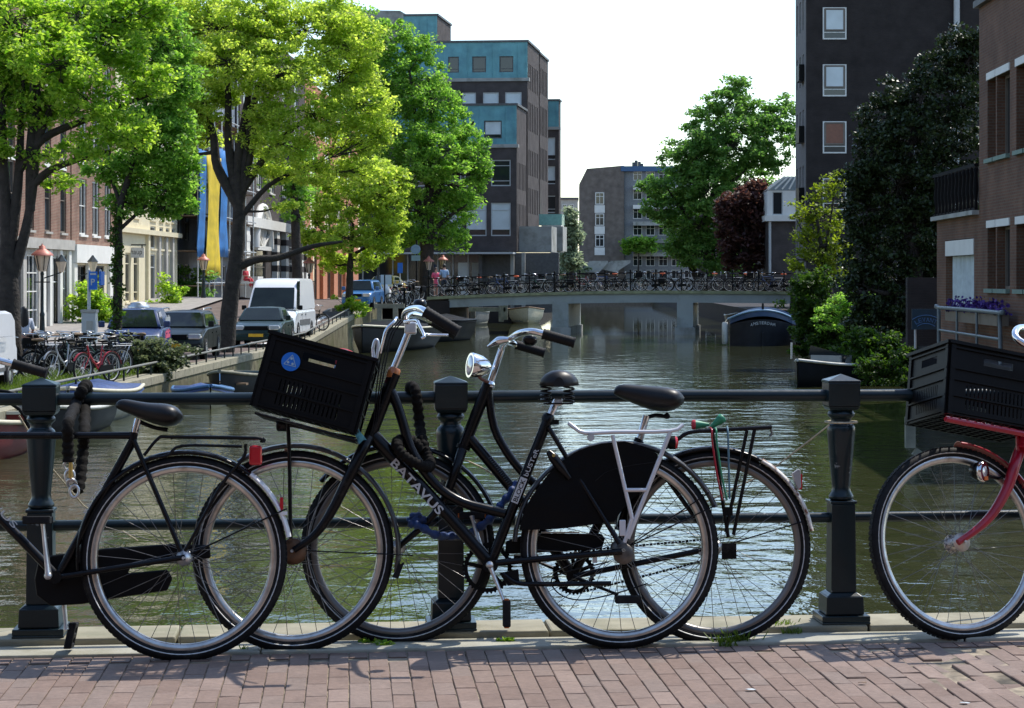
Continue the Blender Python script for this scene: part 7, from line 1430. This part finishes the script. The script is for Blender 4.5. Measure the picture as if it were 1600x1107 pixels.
# parking machine and its sign
Yp = 58.5; pm = thing('parking_meter', 'grey pillar parking machine among the parked bicycles', 'parking machine', fr(140, Yp)); o = pm.location.copy()
MB().box(o + V((-.19, -.15, 0)), o + V((.19, .15, 1.52))).build('cabinet', M['gframe'], pm, bevel=.02); MB().box(o + V((-.05, -.165, .75)), o + V((.12, -.152, 1.3))).build('panel', M['greystone'], pm); MB().box(o + V((-.21, -.17, 1.52)), o + V((.21, .17, 1.6))).build('top_cap', M['greystone'], pm)
ps = thing('parking_sign', 'blue parking sign with white P on a grey pole above the parking machine', 'sign', fr(139, Yp + .5)); o = ps.location.copy(); s = F / (Yp + .5)
MB().tube([o, V((o.x, o.y, P(0, 422, Yp + .5).z))], .045, 8).build('pole', M['gframe'], ps)
a, bq = P(139, 453, Yp + .4), P(151.5, 424.5, Yp + .4); MB().box((a.x, a.y, a.z), (bq.x, a.y + .06, bq.z)).build('sign_panel', M['blue'], ps); MB().box((bq.x + .05, a.y + .02, a.z + .12), (bq.x + .1, a.y + .5, bq.z)).build('sign_panel', M['blue'], ps)
text('lettering', 'P', P(142, 446, Yp + .4) - Y3 * .005, X3, Z3, 6.5 / s, 10 / s, M['print'], ps, ext=.004, bold=.02); MB().box((P(141, 0, Yp + .4).x, a.y - .006, P(0, 430, Yp + .4).z), (P(150, 0, Yp + .4).x, a.y - .002, P(0, 427, Yp + .4).z)).build('sign_stripe', M['print'], ps); text('lettering', 'P', V((bq.x + .045, a.y + .1, a.z + .25)), Y3, Z3, .28, .3, M['print'], ps, ext=.004)
# round traffic sign at the bridge end, seen from behind, and blue sign behind leaves
ts = thing('traffic_sign', 'round traffic sign over a small plate on a dark pole at the left bridge end', 'traffic sign', V(((651 - CX) * 118 / F, 118, zq(118)))); o = ts.location.copy(); cz = P(0, 390, 118).z
MB().tube([o, V((o.x, o.y, cz + .5))], .05, 8).build('pole', M['blackmat'], ts); MB().lathe([(.26, 0), (.26, .03)], V((o.x - .05, o.y - .09, cz)), Y3, 24).build('sign_disc', mat('grey_blue_sign', (.18, .27, .34), .5), ts); MB().box((o.x - .28, o.y - .09, cz - .62), (o.x + .2, o.y - .06, cz - .33)).build('sub_plate', mat('grey_green_sign', (.2, .3, .3), .5), ts)
bsn = thing('blue_sign', 'small blue sign on the dark front left of the round traffic sign', 'sign', P(625, 418, 150)); a, bq = P(621, 427, 150), P(629, 411, 150); MB().box((a.x, 150, a.z), (bq.x, 150.1, bq.z)).build('sign_panel', M['blue'], bsn); MB().tube([V(((a.x + bq.x) / 2, 150.05, a.z)), V(((a.x + bq.x) / 2, 150.05, 1.0))], .05, 6).build('pole', M['gframe'], bsn)
# street pole beside the young tree
sp = thing('slim_pole', 'thin dark pole on the quay edge below the young tree leaves', 'pole', fr(601, 112)); MB().tube([sp.location, V((sp.location.x, 112, P(0, 430, 112).z))], .04, 6).build('pole', M['blackmat'], sp)
# bollards along the bridge end
for i, (x, Y) in enumerate(((646, 114), (640, 112), (632, 109.5))): o = V(((x - CX) * Y / F, Y, zq(Y))); tag(MB().lathe([(.1, 0), (.1, .1), (.07, .2), (.06, .8), (.09, .85), (.08, .95), (.02, 1.02)], o, Z3, 10).build('bollard', M['blackmat'], None, o), ('black bollard closest to the left end of the far bridge', 'black bollard second from the far bridge', 'black bollard third from the far bridge')[i], 'bollard', 'bollards by the bridge end')
# jetty and mooring poles
def posts(nm, lb, cat, segs, Y, m='oldwood'):
    t = thing(nm, lb, cat, P(*segs[0][0], Y)); 
    for a, bq, w, part in segs: MB().bar(P(*a, Y), P(*bq, Y), w, w, Y3).build(part, M[m], t)
    return t
posts('mooring_gantry', 'weathered wooden mooring frame by the left quay before the bridge', 'mooring frame', [((593, 545), (593, 478), .22, 'post'), ((618, 540), (618, 478), .22, 'post'), ((585, 478.5), (632, 478.5), .2, 'crossbeam'), ((580, 502), (634, 502), .16, 'crossbeam')], 98)
posts('mooring_pole', 'thin leaning mooring pole near the bridge abutment', 'mooring pole', [((730.5, 527), (730.5, 482), .09, 'pole')], 116, 'wood')
posts('jetty', 'low pale wooden jetty under the left span of the bridge', 'jetty', [((728, 484), (790, 484), .25, 'deck_beam'), ((783, 503), (783, 476), .3, 'post'), ((790, 500), (790, 474), .25, 'post')], 133)
posts('mooring_beam', 'pale wooden fender beam slanting into dark water below the right house', 'fender beam', [((1422, 700), (1422, 652), .16, 'post'), ((1428, 705), (1455, 722), .13, 'beam'), ((1452, 720), (1580, 812), .13, 'beam')], 36)
posts('mooring_pole', 'short grey pole standing in the ivy by the right quay', 'mooring pole', [((1425, 640), (1425, 588), .12, 'pole')], 46)
# people
def person(label, loc, rz, h, top, legs_, hair, sit=False, longhair=False, arms=(0.1, .1), cat='person', group=None, dress=False):
    t = thing('person', label, cat, (0, 0, 0), group); k = h / 1.75; z = lambda v: v * k
    J = lambda x, y, zz: (x * k, y * k, zz * k); hipz = .92 if not sit else .5
    if sit: legL = lambda s: [J(s * .09, 0, hipz), J(s * .11, -.42, hipz + .02), J(s * .11, -.44, .06), J(s * .11, -.56, .04)]
    else: legL = lambda s: [J(s * .09, 0, hipz), J(s * .10, -.02 + s * .05, .5), J(s * .10, .02 + s * .08, .07), J(s * .11, -.12 + s * .08, .04)]
    dz = hipz - .92; arm = lambda s, b_: [J(s * .17, 0, 1.42 + dz), J(s * .23, .0, 1.15 + dz), J(s * .22, -.12 - b_, .95 + dz + b_), J(s * .20, -.18 - b_, .88 + dz + b_)]
    spine = [(J(0, 0, hipz), .13 * k), (J(0, .0, 1.15 + dz), .115 * k), (J(0, 0, 1.38 + dz), .12 * k), (J(0, -.01, 1.5 + dz), .055 * k), (J(0, -.03, 1.6 + dz), .085 * k), (J(0, -.02, 1.70 + dz), .07 * k)]
    ch = [spine]
    for s in (-1, 1):
        lr = [.085, .06, .042, .035]; ch.append([spine[0]] + [(p, r * k) for p, r in zip(legL(s), lr)]); ch.append([spine[2]] + [(p, r * k) for p, r in zip(arm(s, arms[0 if s < 0 else 1]), [.055, .04, .032, .03])])
    skin('body', ch, M['skin'], t)
    tc = [[(J(0, 0, hipz + (.02 if not dress else -.35)), (.15 if not dress else .2) * k), (J(0, 0, 1.15 + dz), .135 * k), (J(0, 0, 1.40 + dz), .14 * k), (J(0, 0, 1.45 + dz), .07 * k)]]
    for s in (-1, 1): tc.append([tc[0][2]] + [(p, r * k) for p, r in zip(arm(s, arms[0 if s < 0 else 1])[:2], [.075, .062])])
    skin('top', tc, top, t)
    if not dress:
        lc = [[(J(0, 0, hipz + .05), .145 * k), (J(0, 0, hipz - .02), .14 * k)]]
        for s in (-1, 1): lc.append([lc[0][1]] + [(p, r * k) for p, r in zip(legL(s)[:3], [.105, .08, .065])])
        skin('trousers', lc, legs_, t)
    hb_ = MB().loft([[V(J(r * math.cos(a), .01 + r * 1.05 * math.sin(a), zz + dz)) for a in [2 * math.pi * i / 12 for i in range(12)]] for r, zz in ((.07, 1.60), (.098, 1.66), (.095, 1.72), (.07, 1.77), (.02, 1.79))])
    if longhair: hb_.loft([[V(J(w * math.cos(a), .07 + d * math.sin(a), zz + dz)) for a in [2 * math.pi * i / 10 for i in range(10)]] for w, d, zz in ((.08, .05, 1.70), (.11, .06, 1.5), (.12, .05, 1.3), (.06, .03, 1.15))])
    hb_.build('hair', hair, t)
    fc = MB(); fc.lathe([(.012, 0), (.001, .03)], V(J(0, -.105, 1.625 + dz)), -Y3, 6)
    for s in (-1, 1): fc.lathe([(.009, 0), (.006, .006)], V(J(s * .032, -.095, 1.65 + dz)), -Y3, 6)
    fc.build('face', M['hair'] if False else M['skin'], t); t.location = loc; t.rotation_euler = (0, 0, rz); return t
person('woman with long black hair in a pale shirt standing by the parked bicycles', V(((38 - CX) * 56 / F, 56, zq(56) + .0)), math.radians(200), 1.68, M['cloth_white'], M['cloth_dark'], M['hair'], longhair=True, arms=(.1, .2))
person('man in light blue shirt walking across the far bridge seen from behind', BD((684 - CX) / 28.6 * 1.0 + .02, 1.6, 0), math.radians(185), 1.78, M['cloth_blue'], M['cloth_dark'], M['hair'], arms=(.05, .05))
person('woman in a pink coat walking beside the man on the far bridge', BD((671 - CX) / 28.4, 2.0, 0), math.radians(20), 1.62, M['cloth_pink'], M['cloth_dark'], mat('brown_hair', (.06, .035, .02), .6), arms=(.1, .1), dress=True)
sx_, sy_ = (384 - CX) * 134 / F, 134
person('person in red clothes sitting on a white stoop beyond the van', V((sx_, sy_, zq(134) + .95)), math.radians(60), 1.75, M['cloth_red'], M['cloth_red'], M['hair'], sit=True, arms=(.2, .1))
bench = thing('bench', 'white slatted bench under the person in red', 'bench', V((sx_, sy_, zq(134)))); MB().box((sx_ - .9, sy_ - .4, zq(134) + 1.22), (sx_ + .7, sy_ + .4, zq(134) + 1.32)).build('seat', M['whitepaint'], bench)
for x in (-.8, .6): MB().box((sx_ + x, sy_ - .35, zq(134)), (sx_ + x + .08, sy_ + .35, zq(134) + 1.219)).build('leg', M['whitepaint'], bench)
# bicycles on the left quay
LB = 'bicycles parked on the left quay verge'
spots = [(38, 566, 55, 20, 0), (62, 570, 54, 75, 0), (75, 574, 55.5, 60, 3), (88, 578, 52, 15, 1), (102, 580, 51.5, 70, 2), (120, 577, 54, 40, 0), (128, 581, 52.5, 10, 6), (152, 583, 50.5, 65, 7), (166, 578, 53.5, 55, 0), (190, 573, 57.5, 35, 0), (206, 574, 57, -12, 3), (58, 560, 58, 40, 4), (48, 572, 56, 30, 0), (80, 570, 57, 50, 1), (95, 572, 56, 25, 0), (112, 572, 56.5, 60, 3), (137, 574, 56, 35, 0), (160, 572, 57, 20, 1), (176, 577, 55, 65, 0), (45, 580, 51.5, 15, 3)]
names = ['black bicycle left of the red cap lamp, by the woman', 'black bicycle at the foot of the nearest lamp post', 'black bicycle with panniers, third along the verge', 'black bicycle with front crate, in front of the lamp post', 'grey bicycle left of the parking machine', 'black bicycle at the foot of the parking machine', 'dark green bicycle in front of the parking machine', 'red bicycle right of the parking machine, standing end-on', 'black bicycle just left of the slim trunk', 'plain black bicycle directly behind the slim trunk', 'black bicycle with panniers seen side-on before the blue van', 'dark blue bicycle furthest back by the shop window', 'black bicycle in the second row beside the woman', 'black bicycle with front crate in the second row near the lamp post', 'black bicycle in the second row right of the lamp post', 'black bicycle with panniers in the second row left of the parking machine', 'black bicycle in the second row touching the parking machine', 'black bicycle with front crate in the second row before the hedge', 'black bicycle just behind the red one, near the slim trunk', 'black bicycle with panniers next to the white delivery van']
for (x, y, Y, rz, k), nm in zip(spots, names): place_bike(k, V(((x - CX) * Y / F, Y, zq(Y) + .01)), math.radians(rz), nm, LB, random.uniform(-.08, .08))
place_bike(1, V(((340 - CX) * 73 / F, 73, zq(73))), math.radians(70), 'black bicycle leaning on the trunk between the estate car and the saloon', LB, .08); place_bike(0, V(((488 - CX) * 92 / F, 92, zq(92))), math.radians(150), 'black bicycle standing on the quay right of the white panel van', LB, .06)
rr_ = random.Random(4)
for i, (x, Y) in enumerate(((622, 110), (630, 112), (636, 114), (641, 115.5), (648, 117), (627, 116))): place_bike((0, 2, 1, 0, 3, 7)[i], V(((x - CX) * Y / F, Y, zq(Y))), math.radians(40 + 20 * rr_.random()), ('black', 'grey', 'crate-carrying black', 'plain black', 'pannier-laden black', 'red')[i] + ' bicycle in the rack before the bridge end, ' + ORD[i] + ' from the young tree', 'bicycles racked before the bridge end', rr_.uniform(-.06, .06))
# boats
def boat(name, label, loc, rz, L, W, Hh, hull, rimm, inside, bow=1.0, flat_stern=True, cover=None, seats=2, group=None, sheer=.25):
    t = thing(name, label, 'boat', (0, 0, 0), group); rings, inner = [], []; n = 14
    for i in range(n + 1):
        u = i / n; w = W / 2 * (min(1, ((1 - u) * 2.2)) ** .6 if u > .55 else (.82 + .18 * min(1, u * 3))); w = max(w, .02); z = Hh + sheer * max(0, u - .4) ** 2 * 2; kz = -.25 + (.3 * max(0, u - .75) * 4 * .8)
        y = (u - .5) * L; rings.append([V((-w, y, z)), V((-w * .92, y, z * .45)), V((-w * .6, y - (0), kz * .6)), V((0, y, kz)), V((w * .6, y, kz * .6)), V((w * .92, y, z * .45)), V((w, y, z))])
        inner.append([V((-w * .9, y * .97, z - .003)), V((-w * .8, y * .96, .12)), V((w * .8, y * .96, .12)), V((w * .9, y * .97, z - .003))])
    MB().loft(rings, closed=False, cap=False).add(rings[0], [tuple(range(7))]).build('hull', hull, t)
    if not cover: MB().loft(inner, closed=False, cap=False, sm=False).build('inside', inside, t)
    for s in (0, 6): MB().tube([r[s] for r in rings], .045, 6).build('gunwale', rimm, t)
    MB().bar(rings[0][0], rings[0][6], .08, .06).build('transom_rail', rimm, t)
    if cover:
        cr = []
        for i, r in enumerate(rings): h = Hh * .28 * math.sin(math.pi * min(1, (i + .6) / 14)) * (1 + .3 * math.sin(i * 1.7)); cr.append([r[0] * 1.0 + V((-.02, 0, -.1)), r[0] + V((.0, 0, .03)), r[0].lerp(r[6], .3) + Z3 * h * .8, r[0].lerp(r[6], .5) + Z3 * (h + .05 * math.sin(i * 2.1)), r[0].lerp(r[6], .7) + Z3 * h * .8, r[6] + V((0, 0, .03)), r[6] + V((.02, 0, -.1))])
        MB().loft(cr, closed=False, cap=False).build('tarpaulin', cover, t)
    else:
        for k in range(seats): y = L * (-.28 + .3 * k); MB().box((-W * .38, y, Hh * .62), (W * .38, y + .25, Hh * .62 + .05)).build('thwart', M['wood'], t)
    t.location = loc; t.rotation_euler = (0, 0, rz); return t
wx = lambda px, Y: V(((px - CX) * Y / F, Y, 0))
boat('moored_boat', 'white hulled boat under a blue tarpaulin behind the left saddle', wx(140, 47.0), math.radians(183), 5.2, 1.9, .6, M['boatwhite'], M['boatcream'], M['oldwood'], cover=M['tarp'])
rb2 = boat('moored_boat', 'open red boat with dark hoops cut by the left picture edge', wx(-20, 37.5), math.radians(188), 5.0, 1.7, .55, M['boatred'], M['boatcream'], M['oldwood'])
hp = []
for k in range(3): y = -.8 + .9 * k; hp.append(link('canopy_hoop', MB().tube([V((.8 * math.cos(a), y, .5 + .55 * math.sin(a))) for a in [math.pi * i / 10 for i in range(11)]], .035, 6).mesh('canopy_hoop', M['blackmat']), rb2))
link('canopy', MB().loft([[V((.78 * math.cos(a), y, .5 + .53 * math.sin(a))) for a in [math.pi * i / 10 for i in range(11)]] for y in (-.8, .1, 1.0)], closed=False, cap=False).mesh('canopy', M['blackmat']), rb2)
boat('moored_boat', 'dark open boat lying between the left post and the blue covered boat', wx(95, 42.5), math.radians(178), 4.2, 1.5, .5, M['boatdark'], M['boatwhite'], M['blackmat'])
boat('moored_boat', 'cream dinghy with a crumpled blue cover left of the stickered crate', wx(318, 52), math.radians(195), 3.4, 1.4, .36, M['boatcream'], M['boatblue'], M['oldwood'], cover=M['tarp'])
db_ = boat('moored_boat', 'dark work boat with blue slatted seats behind the cream dinghy', wx(372, 57), math.radians(176), 4.2, 1.5, .5, M['boatdark'], M['oldwood'], M['boatblue'], seats=3)
boat('moored_boat', 'brown wooden rowing boat at the foot of the quay wall', wx(268, 61), math.radians(170), 3.2, 1.1, .3, M['wood'], M['wood'], M['wood'])
boat('moored_boat', 'black barge with rounded pale bow strip behind the middle handlebars', wx(610, 93), math.radians(170), 9, 3.0, .95, M['boatdark'], M['boatcream'], M['blackmat'], cover=M['balblack'])
tn = boat('moored_boat', 'dark tender with black rubber fenders beside the bridge abutment', wx(685, 106), math.radians(165), 6, 2.4, 1.0, M['boatdark'], M['blackmat'], M['blackmat'], cover=M['balblack'])
boat('moored_boat', 'cream and wood motor boat moored beyond the left bridge span', wx(822, 150), math.radians(184), 5.5, 2.5, .95, M['boatcream'], M['wood'], M['oldwood'])
boat('moored_boat', 'grey dinghy with hanging fenders beyond the left bridge span', wx(748, 144), math.radians(176), 4.0, 1.2, .85, mat('grey_hull', (.17, .17, .16), .6, var=.2), M['boatwhite'], M['oldwood'])
boat('moored_boat', 'low dark boat tied up beyond the right bridge span', wx(1148, 140), math.radians(180), 5, 1.2, .7, M['boatdark'], M['boatwhite'], M['blackmat'])
# barge with name on its round stern
bg_ = thing('barge', 'blue and black barge with white name across its rounded stern', 'barge', wx(1192, 98)); Yb = 98; s = F / Yb; rings = []
for i in range(9):
    y = i * 1.6; k = 1 if i else .93; top = 1.42 - .05 * i if i < 4 else 1.2; ring = []
    for j in range(13):
        t = -1 + 2 * j / 12; ring.append(V((t * 1.52 * k, Yb + y + .9 * t * t * (1 if i == 0 else .25 if i == 1 else 0), 0)) + V((wx(1192, 98).x + y * .092, 0, 0)))
    rings.append(ring)
def hullband(z0, z1, m, nm, out=0.0, camber=.0):
    b = MB(); R = []
    for i, r in enumerate(rings): R.append([p + V((0, -out, z0 + camber * (1 - ((p.x - i * .147 - wx(1192, 98).x) / 1.52) ** 2))) for p in r] + [p + V((0, -out, z1 + camber * 1.0 * (1 - ((p.x - i * .147 - wx(1192, 98).x) / 1.52) ** 2))) for p in reversed(r)])
    b.loft(R, sm=False, cap=False); b.add(R[0], [(k, k + 1, 24 - k, 25 - k) for k in range(12)], 0, True); b.add(R[-1], [(k, k + 1, 24 - k, 25 - k) for k in range(12)], 0, False); b.build(nm, m, bg_)
hullband(-.4, .92, M['boatdark'], 'hull', 0, .28); hullband(.925, 1.17, mat('barge_blue', (.025, .06, .13), .5), 'bulwark', .02, .42)
cxb = wx(1192, 98).x; MB().tube([V((cxb + 1.52 * t, Yb - .03 + .9 * t * t, 1.2 + .42 * (1 - t * t))) for t in [-1 + 2 * i / 20 for i in range(21)]], .04, 8).build('rim', mat('rim_paleblue', (.25, .4, .55), .4), bg_)
MB().box((cxb - .06, Yb - .12, -.3), (cxb + .06, Yb + .3, .62)).build('rudder_post', M['boatdark'], bg_); MB().lathe([(.06, 0), (.05, .3), (.02, .34)], V((cxb, Yb, 1.6)), Z3, 8).build('stern_bollard', M['blackmat'], bg_)
for i, c_ in enumerate('AMSTERDAM'):
    u = (i - 4) * .125; text('lettering', c_, V((cxb + u - .05, Yb - .035 + .9 * (u / 1.52) ** 2, .86 + .12 * (1 - (u / .6) ** 2))), X3, Z3, .098 if c_ != 'M' else .11, .13, M['print'], bg_, ext=.01)
MB().lathe([(.12, -.5), (.15, -.42), (.15, .42), (.12, .5)], V((cxb - 1.62, Yb + 1.2, .55)), Z3, 10).build('fender', M['boatwhite'], bg_); MB().tube([V((cxb - 1.5, Yb + 1.3, 1.2)), V((cxb - 1.62, Yb + 1.2, 1.05))], .02, 5).build('fender_rope', M['rope'], bg_)
sb = boat('moored_boat', 'small dark open motor boat with pale windscreen below the right bank ivy', wx(1305, 62), math.radians(140), 3.8, 1.5, .58, M['boatdark'], M['boatwhite'], M['blackmat'])
link('windscreen', MB().bar((-.6, .4, .72), (.6, .4, .98), .02, .3).mesh('windscreen', M['glass']), sb); link('console', MB().box((-.5, -.1, .3), (.5, .5, .85)).mesh('console', M['conc']), sb); link('bow_post', MB().tube([(0, 2.2, .8), (0, 2.2, 1.25)], .03, 6).mesh('bow_post', M['alu']), sb)
# litter on the paving
for i, (x, y, lb, m_) in enumerate(((1507, 1101, 'torn scrap of white paper lying on the bricks at the right', 'print'), (1348, 1069, 'dry brown leaf on the bricks below the crate shadow', 'wood'), (1172, 1080, 'small pale chip of paper on the bricks', 'print'))):
    o = gnd(x, y); rg = random.Random(i); tag(MB().prism([o + V((rg.uniform(.7, 1.2) * .016 * math.cos(a), rg.uniform(.7, 1.2) * .011 * math.sin(a), .003 + .003 * rg.random())) for a in [2 * math.pi * k / 7 for k in range(7)]], V((0, 0, .0015))).build('litter', M[m_], None, o), lb, 'litter')
# unused versions of the parked bicycle are removed
for k, (o, *_r) in enumerate(PROTO):
    if k not in used:
        for ch in list(o.children_recursive): bpy.data.objects.remove(ch)
        bpy.data.objects.remove(o)
